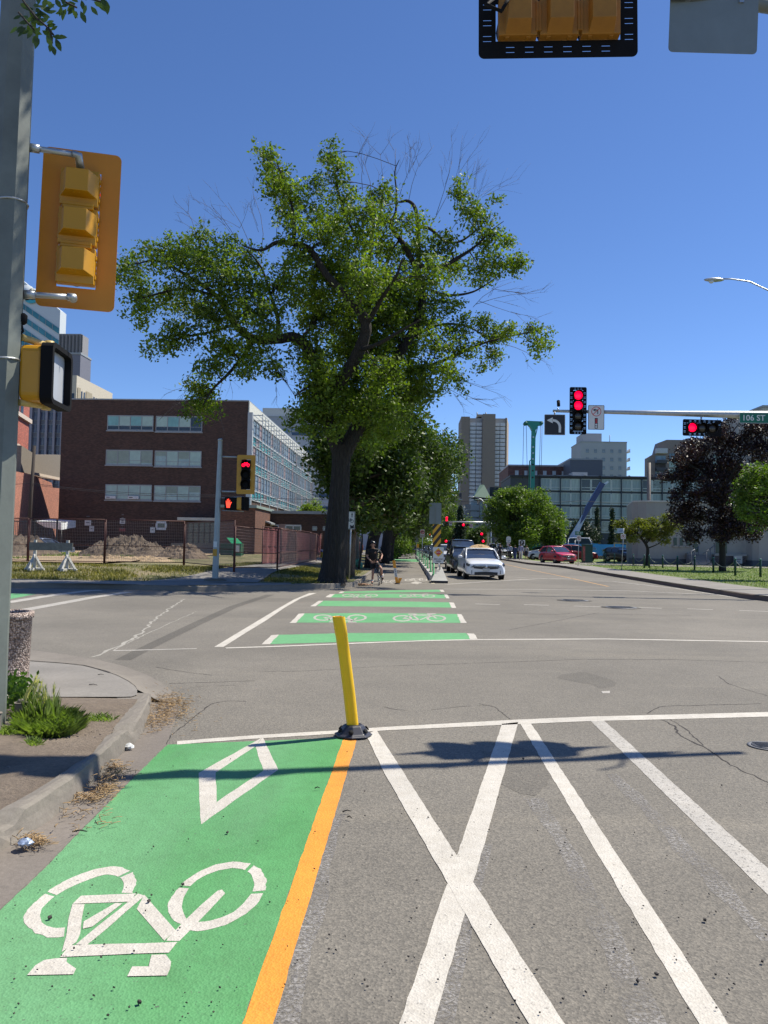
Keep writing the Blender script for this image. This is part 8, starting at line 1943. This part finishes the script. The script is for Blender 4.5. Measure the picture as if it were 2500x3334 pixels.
# leaves clinging round the trunk and lower fork
for (x0_, y0_, r_) in ((1018,1330,34),(1012,1395,28),(1085,1400,26),(1040,1270,34),(1130,1290,40),(1250,1370,40),(1290,1340,50),(1215,1440,30),(985,1345,26),(1000,1285,30)):
    L_, S_ = clump(T(x0_, y0_, random.uniform(-1.2,-.2)), (pr(r_),.7,pr(r_)), 330, 16, .12); leaves.append(L_)
leaf_cloud('crown', np.concatenate(leaves) + np.array(EB), .122, LEAF, ELM, EB)
# bare dead twigs
def dead(x, y, dy, ang, L_, depth=0, r_=.012):
    dt_ = MB()
    a = T(x, y, dy); 
    def rec(a, ang, L_, d, r_):
        b = a + Vector((math.cos(ang)*L_, random.uniform(-.2,.2)*L_, math.sin(ang)*L_)); P = curve(a, b, .08, 4); dt_.tube(P, [r_, r_*.85, r_*.7, r_*.5], 3)
        if d > 0:
            for k in range(3): t = random.uniform(.3, 1.0); rec(a.lerp(b, t), ang + random.uniform(-.75,.75), L_*random.uniform(.4,.65), d-1, r_*.6)
    rec(a, ang, L_, depth, r_); dt_.build('dead_twig', DEAD, ELM)
for (x, y, dy, an, L_) in ((820,835,-2,2.0,1.9),(850,820,-2,1.75,2.1),(780,800,-2,2.2,1.7),(900,800,-2,1.5,1.6),(720,800,-1.8,2.4,1.2),(1290,620,1,1.6,1.6),(1300,640,1,1.2,1.6),(1330,655,2.8,1.3,1.8),(1400,740,2.7,1.1,2.6),(1420,700,2.7,1.3,2.2),(1450,780,2.9,.9,2.8),(1210,640,-.4,1.9,1.7),(1180,620,-.4,1.5,1.4),(1240,700,-.4,1.6,2.2),(1500,760,3,1.3,2.2),(1550,990,2.6,.2,1.9),(1560,980,2.6,-.3,1.7),(1540,1000,2.6,.6,1.8),(1600,940,3,-.1,1.3),(1480,1230,2.4,-.3,1.6),(1440,1260,2.4,-.5,1.4),(1500,1280,2.4,-.4,1.3),(760,1130,-1.6,-1.8,1.7),(660,1150,-1.9,-2.1,1.5),(700,1290,-1.8,3.3,1.5),(940,1130,-.9,-1.2,1.3),(900,1140,-1,-1.6,1.4),(1640,1120,2.1,-.4,1.3),(1500,640,3,1.2,1.6),(1090,620,-1.2,1.9,1.0),(640,790,-1.9,1.9,1.2),(1330,560,1,1.5,.9)):
    dead(x, y, dy, an, L_, 2)
tw.build('branch', TWIG, ELM)

# ---- generic tree
def tree(name, label, base, th, tr_, clumps, leaf, lsz, ntot, group=None, bark=None, trunkpts=None, per=22, sg=.2, fork=.45, shell=.25, twig=True):
    t = thing(name, label, 'tree', base, 0, group); mb = MB(); base = Vector(base)
    TP = trunkpts or [(0,0,0),(.05*th,.02*th,th*.5),(0.02*th,0,th)]
    Qn, Rn = limb_mesh(mb, TP, list(np.linspace(tr_, tr_*.45, len(TP))) , 10, .05); mb.v[:] = mb.v
    nodes = list(zip(Qn, Rn)); top = [q for q in nodes if q[0].z > th*fork]
    vol = sum((c[3]*c[4]*c[5]) for c in clumps); leaves = []
    for (x, y, z, a, b, c) in clumps:
        c0 = Vector((x, y, z)); nd = min(top, key=lambda q: (q[0]-c0).length + abs(q[0].z - c0.z*.6)*.3); P = curve(nd[0], c0, .12, 5)
        mb.tube(P, list(np.linspace(nd[1]*.55, .02, 5)), 6)
        L_, S_ = clump(c0, (a, b, c), max(60, int(ntot*(a*b*c)**.8/sum((q[3]*q[4]*q[5])**.8 for q in clumps))), per, sg, shell); leaves.append(L_)
        if twig:
            for s_ in S_[::3][:10]: mb.tube(curve(P[random.choice((2,3,4))], s_, .12, 3), [.018,.012,.006], 3)
    mb.build('trunk', bark or BARK, t)
    leaf_cloud('crown', np.concatenate(leaves), lsz, leaf, t, (0,0,0)); return t
def rclumps(cx, cy, cz, rx, ry, rz, n, seed, cs=.42):
    rr = random.Random(seed); out = []
    for k in range(n):
        while True:
            p_ = Vector((rr.uniform(-1,1), rr.uniform(-1,1), rr.uniform(-1,1)))
            if .25 < p_.length < 1: break
        p_ = p_ * (1/max(p_.length, .75))*.78 if p_.length > .5 else p_
        s_ = cs*rr.uniform(.7,1.25); out.append((cx+p_.x*rx, cy+p_.y*ry, cz+p_.z*rz, rx*s_, ry*s_, rz*s_))
    return out
# row of elms along the bike lane
def elm_row(lab, x, y, h, r_, seed, tp=None, tr_=.38, bark=None, low=.36, n=30000, xo=.8, lsz=.19):
    z = hz(x, y)
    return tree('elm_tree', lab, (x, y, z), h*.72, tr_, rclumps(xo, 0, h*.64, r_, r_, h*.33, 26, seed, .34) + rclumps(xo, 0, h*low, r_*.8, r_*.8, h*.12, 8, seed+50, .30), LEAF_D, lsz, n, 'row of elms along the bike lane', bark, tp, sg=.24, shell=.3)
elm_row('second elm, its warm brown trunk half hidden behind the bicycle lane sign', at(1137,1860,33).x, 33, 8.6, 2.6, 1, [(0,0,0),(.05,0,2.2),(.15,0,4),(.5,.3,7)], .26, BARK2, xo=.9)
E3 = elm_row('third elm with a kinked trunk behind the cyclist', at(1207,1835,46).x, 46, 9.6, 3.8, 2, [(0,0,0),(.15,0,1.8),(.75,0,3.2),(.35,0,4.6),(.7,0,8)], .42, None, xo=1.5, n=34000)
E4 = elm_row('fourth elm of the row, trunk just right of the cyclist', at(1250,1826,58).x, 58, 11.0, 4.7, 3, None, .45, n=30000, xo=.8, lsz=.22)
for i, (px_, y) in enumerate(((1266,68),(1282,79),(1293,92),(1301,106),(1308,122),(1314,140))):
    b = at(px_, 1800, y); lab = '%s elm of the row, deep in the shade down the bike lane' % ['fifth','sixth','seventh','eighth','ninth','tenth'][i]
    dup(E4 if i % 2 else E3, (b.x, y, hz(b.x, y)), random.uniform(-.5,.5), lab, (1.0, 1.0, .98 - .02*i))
tree('ash_sapling', 'small leafy light green tree behind the bicycle lane sign', (at(1168,1842,42).x, 42, .2), 3.0, .07, rclumps(0,0,3.3,1.15,1.1,1.5,14,5,.42), LEAF_B, .15, 6500, None, TWIG, sg=.14)
tree('shrub', 'light green bush at the foot of the elms beyond the cyclist', (at(1288,1812,74).x+.2, 74, .2), 1.2, .06, rclumps(0,0,1.25,1.3,1.2,1.1,12,6,.45), LEAF_B, .17, 4500, None, TWIG, sg=.16)
tree('garden_tree', 'small bright green tree in front of the pale banded building', (at(1025,1700,100).x, 100, .3), 4.0, .12, rclumps(0,0,5.2,1.7,1.6,1.6,12,7,.42), leaf_mat('bright_leaf', (.14,.22,.03), .4), .26, 4000, None, TWIG, sg=.22)
# big green trees on the right
def ctree(lab, px_, pyc, rxp, ryp, Y, leaf, seed, n, name='ash_tree', th=None, lsz=.26, nc=26, tr_=.25, cs=.36, grp=None, z0=.14, bx_=None, zf=.8):
    c = at(px_, pyc, Y); b = Vector(((at(bx_,1800,Y).x if bx_ else c.x), Y, z0)); rx, rz = rxp*Y/FPX, ryp*Y/FPX
    return tree(name, lab, b, th or max(1.5, (c.z-z0)*.9), tr_, rclumps(c.x-b.x, 0, c.z-z0, rx, rx*zf, rz, nc, seed, cs), leaf, lsz, n, grp, None, None, sg=lsz*.9, shell=.35)
ctree('broad bright green tree with rounded top in front of the lodge', 1690, 1690, 108, 108, 96, LEAF_B, 11, 30000, nc=40, cs=.32)
ctree('smaller green tree touching the right side of the broad one', 1790, 1710, 52, 92, 99, LEAF_B, 12, 14000, nc=20)
ctree('light green tree behind the distant signals', 1490, 1715, 62, 72, 150, LEAF_B, 13, 12000, lsz=.34, nc=24)
ctree('low green tree filling the gap under the distant signal arm', 1440, 1740, 40, 45, 165, LEAF_B, 14, 7000, lsz=.36)
ctree('dark tree right of the distant signals behind the van', 1560, 1760, 40, 45, 128, LEAF_D, 15, 7000, lsz=.3)
ctree('distant green tree ending the street view', 1330, 1745, 55, 50, 260, LEAF_B, 16, 7000, lsz=.6, cs=.4)
ctree('pale green distant tree left of the striped marker', 1365, 1765, 40, 30, 230, LEAF_B, 17, 4000, lsz=.5)
ctree('spreading green tree at the right edge, reaching in from outside the frame', 2500, 1615, 110, 125, 38, leaf_mat('bright_leaf2', (.10,.18,.03), .4), 18, 9500, lsz=.13, nc=34, bx_=2640, cs=.24, tr_=.18)
ctree('dark green bushy tree under the crane boom', 1905, 1735, 55, 40, 128, SPR, 19, 6000, lsz=.3)
def conifer(lab, px_, pyt, pyb, Y, wpx, name='spruce_tree', n=5000, lsz=.22):
    b = at(px_, pyb, Y); tp = at(px_, pyt, Y); h = tp.z-.2; w = wpx*Y/FPX; cl = []
    rr = random.Random(int(px_))
    for k in range(26):
        t = k/25; z = h*(.08+.9*t); r_ = w*(1-t)**.8
        for q in range(3): a = rr.uniform(0, 6.28); cl.append((math.cos(a)*r_*.55, math.sin(a)*r_*.55, z, max(.15, r_*.55), max(.15, r_*.55), h*.035))
    t = tree(name, lab, (b.x, Y, .2), h*.95, .12, cl, SPR, lsz, n, None, TWIG, [(0,0,0),(0,0,h*.5),(0,0,h*.95)], sg=lsz*.5, fork=.02, shell=.4, twig=False); return t
conifer('dark pointed spruce in the middle of the distant green trees', 1497, 1648, 1790, 140, 30, n=9000, lsz=.3)
conifer('narrow dark conifer against the lodge, left of the pair', 1943, 1652, 1775, 132, 14)
conifer('narrow dark conifer against the lodge, right of the pair', 1992, 1655, 1775, 132, 14)
# ornamental crooked tree and purple tree
b = at(2105, 1838, 68); t_ = Vector((b.x, 68, .14)); f_ = lambda x, y, dy=0: (at(x, y, 68+dy) - t_)
cl = [(f_(x, y, random.uniform(-1,1)).x, random.uniform(-.8,.8), f_(x, y).z, rx*68/FPX, rx*68/FPX*.8, ry*68/FPX) for x, y, rx, ry in ((2025,1705,24,14),(2050,1725,26,20),(2075,1700,22,12),(2095,1725,28,22),(2120,1745,24,16),(2135,1705,22,22),(2155,1690,22,18),(2170,1725,26,24),(2190,1710,20,16),(2020,1745,18,12),(2060,1755,20,12),(2150,1758,18,10),(2100,1700,20,10))]
tree('ornamental_tree', 'small crooked yellow green tree on the lawn left of the purple tree', t_, f_(2100,1700).z, .16, cl, LEAF_Y, .15, 11000, None, TWIG, [(0,0,0)] + [tuple(f_(*p_)) for p_ in ((2108,1810),(2108,1785),(2098,1765),(2085,1750),(2075,1735))], sg=.13, fork=.4)
YP_ = 54; b = at(2352, 1862, YP_); t_ = Vector((b.x, YP_, .14)); f_ = lambda x, y, dy=0: (at(x, y, YP_+dy) - t_)
PC = [(2240,1480,45,35),(2200,1500,22,14),(2290,1450,50,40),(2350,1440,50,40),(2420,1450,50,40),(2460,1480,45,45),(2380,1400,22,28),(2430,1400,25,30),(2480,1400,30,30),(2330,1410,25,20),(2230,1540,42,35),(2180,1545,26,14),(2280,1530,60,45),(2350,1520,60,50),(2420,1540,55,50),(2470,1560,45,45),(2240,1610,50,42),(2300,1600,60,50),(2370,1600,60,50),(2440,1620,55,50),(2225,1670,40,34),(2280,1670,55,40),(2350,1680,60,40),(2420,1690,50,36),(2260,1730,34,30),(2320,1735,45,28),(2390,1720,45,26),(2450,1735,40,20),(2490,1700,40,30),(2360,1370,10,14),(2410,1365,10,14),(2470,1372,12,14)]
cl = [(f_(x, y).x, random.uniform(-1.6,1.6), f_(x, y).z, rx*YP_/FPX, 1.0, ry*YP_/FPX) for x, y, rx, ry in PC]
tree('purple_leaf_tree', 'dark purple leaved tree with upswept branches on the right lawn', t_, f_(2350,1600).z, .24, cl, LEAF_P, .16, 46000, None, TWIG, [(0,0,0)] + [tuple(f_(*p_)) for p_ in ((2352,1800),(2350,1740),(2348,1680),(2350,1600))], sg=.15, fork=.35)
# ---- branch hanging in at the top left
BL = thing('hanging_branch', 'dark leafy branch hanging into the top left corner beside the mast', 'branch', at(40, -60, 4.6)); O = BL.location.copy(); mb = MB(); lv = MB()
def leafpoly(c, d, w, ln):
    d = Vector(d).normalized(); s = d.cross(Vector((random.uniform(-.4,.4),-1,random.uniform(-.3,.3)))).normalized(); P = []
    for t, k in ((0,0),(.2,.6),(.45,1),(.75,.65),(1,0)): P.append(c + d*ln*t + s*w*k)
    for t, k in ((.75,-.65),(.45,-1),(.2,-.6)): P.append(c + d*ln*t + s*w*k)
    lv.add(P, [tuple(range(8))])
k_ = 4.6/FPX
for P in ([(40,-60),(80,10),(120,60),(150,85),(175,115)], [(150,85),(165,105),(170,140)], [(150,-60),(200,0),(250,25)], [(230,-50),(290,-5),(345,10)], [(60,40),(90,75),(110,95)]):
    Q = [at(x, y, 4.6) - O for x, y in P]; mb.tube(Q, [.006]*len(Q), 5)
for (x, y, dx, dy, ln) in ((125,15,0,-1,34),(140,28,.3,-1,34),(152,42,1,-.2,30),(180,45,1,-.25,28),(110,30,-.9,-.1,28),(95,20,-1,-.2,26),(105,95,-.5,.9,30),(92,70,-1,.2,28),(85,90,-.8,.5,30),(120,110,-.2,1,36),(128,125,-.35,1,34),(150,112,.5,1,40),(160,105,.3,1,36),(165,98,1,-.5,24),(170,118,1,.1,30),(185,118,1,.0,28),(180,125,.45,1,38),(165,135,0,1,34),(172,150,.3,1,32),(140,70,.4,-.6,26),(150,75,1,-.2,24),(130,85,-.3,.8,30),
      (200,20,-.2,1,30),(215,28,-.4,1,32),(225,15,-.9,.3,26),(235,30,.6,1,28),(248,36,0,1,26),(262,36,.45,1,36),(280,15,-.2,1,32),(295,20,.5,.6,30),(305,5,.8,.5,30),(320,0,.6,1,42),(345,0,.1,1,40),(180,-5,.6,1,34),(205,-10,.2,1,30),(265,0,.2,1,30),(330,-10,.4,.9,34),(70,50,-1,.5,26),(75,85,-1,.7,26),(75,100,-.6,1,24)):
    leafpoly(at(x, y, 4.6+random.uniform(-.1,.1)) - O, (dx, random.uniform(-.2,.2), -dy), ln*k_*.27, ln*k_*1.2)
for _ in range(46):
    x, y = random.choice(((120,50),(95,70),(150,95),(240,-5),(130,20))); leafpoly(at(x+random.gauss(0,20), y+random.gauss(0,18), 4.65) - O, (random.uniform(-1,1), random.uniform(-.3,.3), random.uniform(-1,.4)), 32*k_*.27, 32*k_*1.15)
# unseen bough added above the frame, its leaves placed to shade the mast top
bc_ = [pb + pdir*z_ + SUNV*t_ for z_, t_ in ((3.4,6.2),(4.9,5.0),(5.5,4.4),(6.2,3.8))]
mb.tube([Vector((0,0,0)), Vector((-.2,.3,.9))] + [c - O + Vector((0,0,.1)) for c in bc_[::-1]], [.02,.03,.035,.03,.025,.02,.012], 6)
Lb = np.concatenate([clump(c + Vector((-.12,-.05,.0)), (.34,.34,.40), 620, 12, .07)[0] for c in bc_]); leaf_cloud('mast_shade_leaves', Lb, .085, LEAF_D, BL, O)
mb.build('twig', TWIG, BL); lv.build('leaves', leaf_mat('near_leaf', (.045,.085,.018), .25, 3), BL)

# ================================================================== SMALL PLANTS, GRASS, LITTER
def blades(name, pts, h, w, m, lean=.4, parent=None, label=None, kind=None, seed=3):
    rng = RNG; pts = np.array(pts); n = len(pts); a = rng.random(n)*6.283; l = lean*rng.random(n)*h; hh = h*(.5+rng.random(n)*.7)
    d = np.stack([np.cos(a), np.sin(a), np.zeros(n)], 1); s = np.stack([-np.sin(a), np.cos(a), np.zeros(n)], 1)
    V = np.empty((n,5,3)); up = np.array([0,0,1.0]); ww = w
    V[:,0] = pts - s*ww; V[:,1] = pts + s*ww; mid = pts + d*(l*.35)[:,None] + up*(hh*.6)[:,None]; V[:,2] = mid + s*ww*.7; V[:,4] = mid - s*ww*.7; V[:,3] = pts + d*l[:,None] + up*hh[:,None]
    me = bpy.data.meshes.new(name); me.vertices.add(n*5); me.vertices.foreach_set('co', V.reshape(-1).astype(np.float32)); me.loops.add(n*5); me.loops.foreach_set('vertex_index', np.arange(n*5, dtype=np.int32))
    me.polygons.add(n); me.polygons.foreach_set('loop_start', np.arange(0, n*5, 5, dtype=np.int32)); me.update(calc_edges=True); me.materials.append(m)
    o = bpy.data.objects.new(name, me); COL.objects.link(o); o.parent = parent; tag(o, label, None, None, kind); return o
GB1 = leaf_mat('weed_blade', (.16,.26,.08), .35, 4, hi=1.4); GB2 = leaf_mat('verge_blade', (.17,.175,.06), .3, .8); GB3 = leaf_mat('lawn_blade', (.13,.21,.045), .3, .5); STRAW = M('dry_straw', (.36,.24,.12), .9, 0, .4, 20)
def scatter(px0, px1, py0, py1, n, z=.12, shape=None):
    out = []
    while len(out) < n:
        x, y = random.uniform(px0, px1), random.uniform(py0, py1)
        if shape and not shape(x, y): continue
        out.append(tuple(G(x, y, z)))
    return out
wd0 = G(165, 2360, .12); WD = thing('grass_clump', 'lush green grass clump with pale feathery heads beside the mast base', 'weed', wd0); o0 = np.array(wd0)
el = lambda cx, cy, rx, ry: (lambda x, y: ((x-cx)/rx)**2 + ((y-cy)/ry)**2 < 1)
blades('leaves', np.array(scatter(60, 262, 2330, 2418, 5600, .115, el(160,2372,98,38))) - o0, .095, .0014, GB1, 1.3, WD)
blades('stalk', np.array(scatter(80, 185, 2335, 2375, 330, .115)) - o0, .22, .0012, GB1, .35, WD)
mb = MB(); SEED = leaf_mat('pale_seed_head', (.60,.62,.52), .45, 5, hi=1.15)
for (x, y, x2, y2) in ((118,2205,104,2240),(125,2215,112,2262),(135,2225,125,2275),(110,2228,84,2262),(140,2240,146,2300),(128,2240,122,2300),(176,2236,172,2272),(100,2240,76,2300),(116,2222,106,2290),(92,2250,74,2290),(148,2235,150,2290)):
    a = at(x, y, wd0.y) - wd0; b = at(x2, y2, wd0.y) - wd0
    for k in range(85):
        t = random.random(); p_ = a.lerp(b, t*.9); d = (a-b).normalized() + Vector((random.uniform(-.5,.5), random.uniform(-.5,.5), random.uniform(-.1,.4))); q_ = p_ + d*.034; s = Vector((.0016,0,0)); mb.add([p_-s, p_+s, q_], [(0,1,2)])
    mb.tube([b, b.lerp(Vector((a.x*.4,0,.02)), .8)], .0015, 3)
mb.build('seed_head', SEED, WD)
# broad-leaved weed behind the mast
wb = G(35, 2330, .12); WB = thing('leafy_weed', 'dark broad leaved weed between the mast and the aggregate bin', 'weed', wb); lv = MB()
for k in range(520):
    px_, py_ = random.gauss(60, 34), random.gauss(2265, 34)
    if py_ < 2185 or px_ > 128: continue
    leafpoly(at(px_, py_, wb.y + random.uniform(-.12,.2)) - wb, (random.uniform(-1,1), random.uniform(-.6,.3), random.uniform(-.4,.9)), .011, .048)
lv.build('leaves', leaf_mat('broad_leaf', (.08,.17,.03), .3, 5), WB)
mb = MB()
for k in range(14): a = Vector((random.uniform(-.1,.15), random.uniform(-.05,.1), 0)); mb.tube([a, a+Vector((random.uniform(-.08,.08),0,random.uniform(.12,.3)))], .003, 4)
mb.build('stem', GB1, WB)
for (cx, cy, rx, ry, n, lab) in ((330,2345,46,12,160,'thin patch of grass on the bare earth'),(30,2385,40,14,220,'small grass tuft at the foot of the mast'),(112,2425,26,12,170,'small green tuft in front of the grass clump')):
    g = G(cx, cy, .12); o = blades('grass_tuft', np.array(scatter(cx-rx, cx+rx, cy-ry, cy+ry, n, .12, el(cx, cy, rx, ry))) - np.array(g), .045, .0028, GB1, 1.4, None, lab); o.location = g; o['category'] = 'weed'
# verge grass of the far block
P = []
while len(P) < 17000:
    x = random.uniform(-17, -2.4); y = random.uniform(26, 40)
    if y < Yk(x if x < XE else XE)+.4 or x > Xk(y)-.25: continue
    if y > 32.6 and x < -8.5: continue
    if mn.noise(Vector((x*.5, y*.5, 3))) < -.12 and random.random() < .85: continue
    xs_a = interp(y, [25.6,28,32,40], [-8.9,-8.2,-7.6,-7.3]); xs_b = interp(y, [26.6,28,32,40], [-5.2,-5.3,-5.6,-5.6])
    if xs_a-.1 < x < xs_b+.1: continue
    if y < Yk(x)+2.0 and x < -4: continue
    P.append((x, y, hz(x, y)))
blades('verge_grass', P, .10, .012, GB2, .9, None, 'dry patchy grass of the far left verge', 'stuff')
P = []
while len(P) < 2200:
    x = random.uniform(-28, -17); y = random.uniform(35, 56)
    if mn.noise(Vector((x*.3, y*.3, 8))) < .1: continue
    P.append((x, y, hz(x, y)))
blades('lot_weeds', P, .22, .02, GB1, .8, None, 'green weeds growing among the earth heaps', 'stuff')
P = []
while len(P) < 30000:
    y = 24 + 50*random.random()**1.5; x = rkx(y) + 2.5 + random.random()*26
    P.append((x, y, .14))
blades('lawn_grass', P, .07, .014, GB3, .7, None, 'short mown lawn grass on the right', 'stuff')
# debris in the gutter: straw, twigs, crumbs
mb = MB()
def straw(cx, cy, rx, ry, n, ln=.05, z=.012, hgt=.02):
    for _ in range(n):
        g = G(random.gauss(cx, rx), random.gauss(cy, ry), z); a = random.uniform(0, math.pi); l = ln*random.uniform(.3,1.3); d = Vector((math.cos(a)*l, math.sin(a)*l, random.uniform(-.004,.010))); o = Vector((0,0,random.uniform(0,hgt))); mb.tube([g+o, g+o+d*.5+Vector((0,0,.003)), g+o+d], random.uniform(.0012,.0026), 3)
straw(545,2312,34,26,520,.05,.015,.03); straw(560,2285,40,12,130); straw(500,2350,22,18,160); straw(375,2515,22,12,150,.05,.02,.03); straw(340,2570,22,16,190,.05,.02,.03); straw(285,2605,34,8,110); straw(110,2745,22,9,170,.045,.02); straw(250,2660,60,30,60); straw(600,2330,60,30,40)
o = mb.build('leaf_litter', STRAW); tag(o, 'dry straw and leaf litter gathered in the gutter', kind='stuff')
mb = MB()
for _ in range(420):
    g = G(random.uniform(0, 420), random.uniform(2285, 2640), .125)
    if g.x > interp(g.y, [4.2,4.6,5.2,5.6,6.2,7.0], [-2.15,-2.1,-1.98,-1.9,-1.9,-1.95]) - .2: continue
    s = random.uniform(.002, .007); mb.box(tuple(g), (s*2, s*1.7, s*1.3), 0, Matrix.Rotation(random.uniform(0,3), 3, 'Z') @ Matrix.Rotation(random.uniform(0,1), 3, 'X'))
o = mb.build('pebbles', M('pebble', (.22,.18,.15), .85, 0, .6, 40)); tag(o, 'pebbles and crumbs lying on the bare earth by the kerb', kind='stuff')
mb = MB()
for _ in range(190):
    while True:
        px_, py_ = random.uniform(0, 2500), 2420 + 914*random.random()**.8
        if px_ > 545 - (py_-2423)*1.01: break
    g = G(px_, py_, .012); s = random.uniform(.0018, .0038) if random.random() < .9 else random.uniform(.004,.007)
    mb.box(tuple(g), (s*2, s*1.6, s*1.2), 0, Matrix.Rotation(random.uniform(0,3), 3, 'Z') @ Matrix.Rotation(random.uniform(0,1), 3, 'X'))
o = mb.build('road_grit', M('dark_grit', (.035,.028,.024), .8, 0, .4, 60)); tag(o, 'dark grit and crumbs scattered on the lane and asphalt', kind='stuff')
for (x, y, a, l, lab) in ((1115,2645,.3,.05,'dark twig right of the orange line'),(1131,2662,-.6,.03,'short broken twig right of the orange line'),(235,2710,.1,.075,'long twig in the gutter by the green lane'),(290,2230,-.2,.09,'dark twig lying on the corner pavement'),(318,2198,.2,.06,'forked twig on the corner pavement'),(1025,2568,.2,.03,'small twig on the green lane below the diamond')):
    g = G(x, y, .105 if y < 2300 else .014); d = Vector((math.cos(a)*l, math.sin(a)*l, .004)); o = MB().tube([(0,0,.004), d*.5+Vector((0,.004,.008)), d], [.004,.0035,.002], 5).build('twig', TWIG, loc=g); tag(o, lab, 'twig', 'twigs lying on the ground')
g = G(420, 2440, .006); o = MB(); vs = []
for i in range(5):
    for k in range(8):
        a = 2*math.pi*k/8; r_ = (.008,.028,.032,.022,.004)[i]*random.uniform(.75,1.2); vs.append((r_*math.cos(a)*1.1, r_*math.sin(a)*.8, i*.012))
o.add(vs, [(i*8+k, i*8+(k+1)%8, (i+1)*8+(k+1)%8, (i+1)*8+k) for i in range(4) for k in range(8)]); o = o.build('crumpled_paper', SIGNW, loc=g); tag(o, 'crumpled white paper against the near kerb', 'litter')
g = G(82, 2757, .02); o = MB(); vs = []
for i in range(5):
    for k in range(8): a = 2*math.pi*k/8; r_ = (.012,.034,.038,.03,.008)[i]*random.uniform(.8,1.2); vs.append((r_*math.cos(a), r_*math.sin(a)*.8, i*.011))
o.add(vs, [(i*8+k, i*8+(k+1)%8, (i+1)*8+(k+1)%8, (i+1)*8+k) for i in range(4) for k in range(8)]); o = o.build('crushed_wrapper', M('blue_white_wrapper', (.35,.42,.55), .4, .3, .8, 60), loc=g); tag(o, 'crushed blue and white wrapper lying in straw at the bottom left gutter', 'litter')
g = at(1175, 1905, 28.8); g.z = .01; mb = MB()
for k in range(40):
    a, r_ = random.uniform(0,6.28), random.random()**.5; leafv = Vector((math.cos(a)*r_*.45, math.sin(a)*r_*.25, .02+random.random()*.10*(1-r_)))
    mb.box(tuple(leafv), (.12,.09,.01), 0, Matrix.Rotation(random.uniform(0,3), 3, 'Z') @ Matrix.Rotation(random.uniform(-.6,.6), 3, 'X'))
o = mb.build('leaf_pile', M('brown_dry_leaves', (.22,.13,.08), .9, 0, .5, 12), loc=g); tag(o, 'little heap of brown dry leaves at the kerb end beside the cyclist', 'leaf pile')
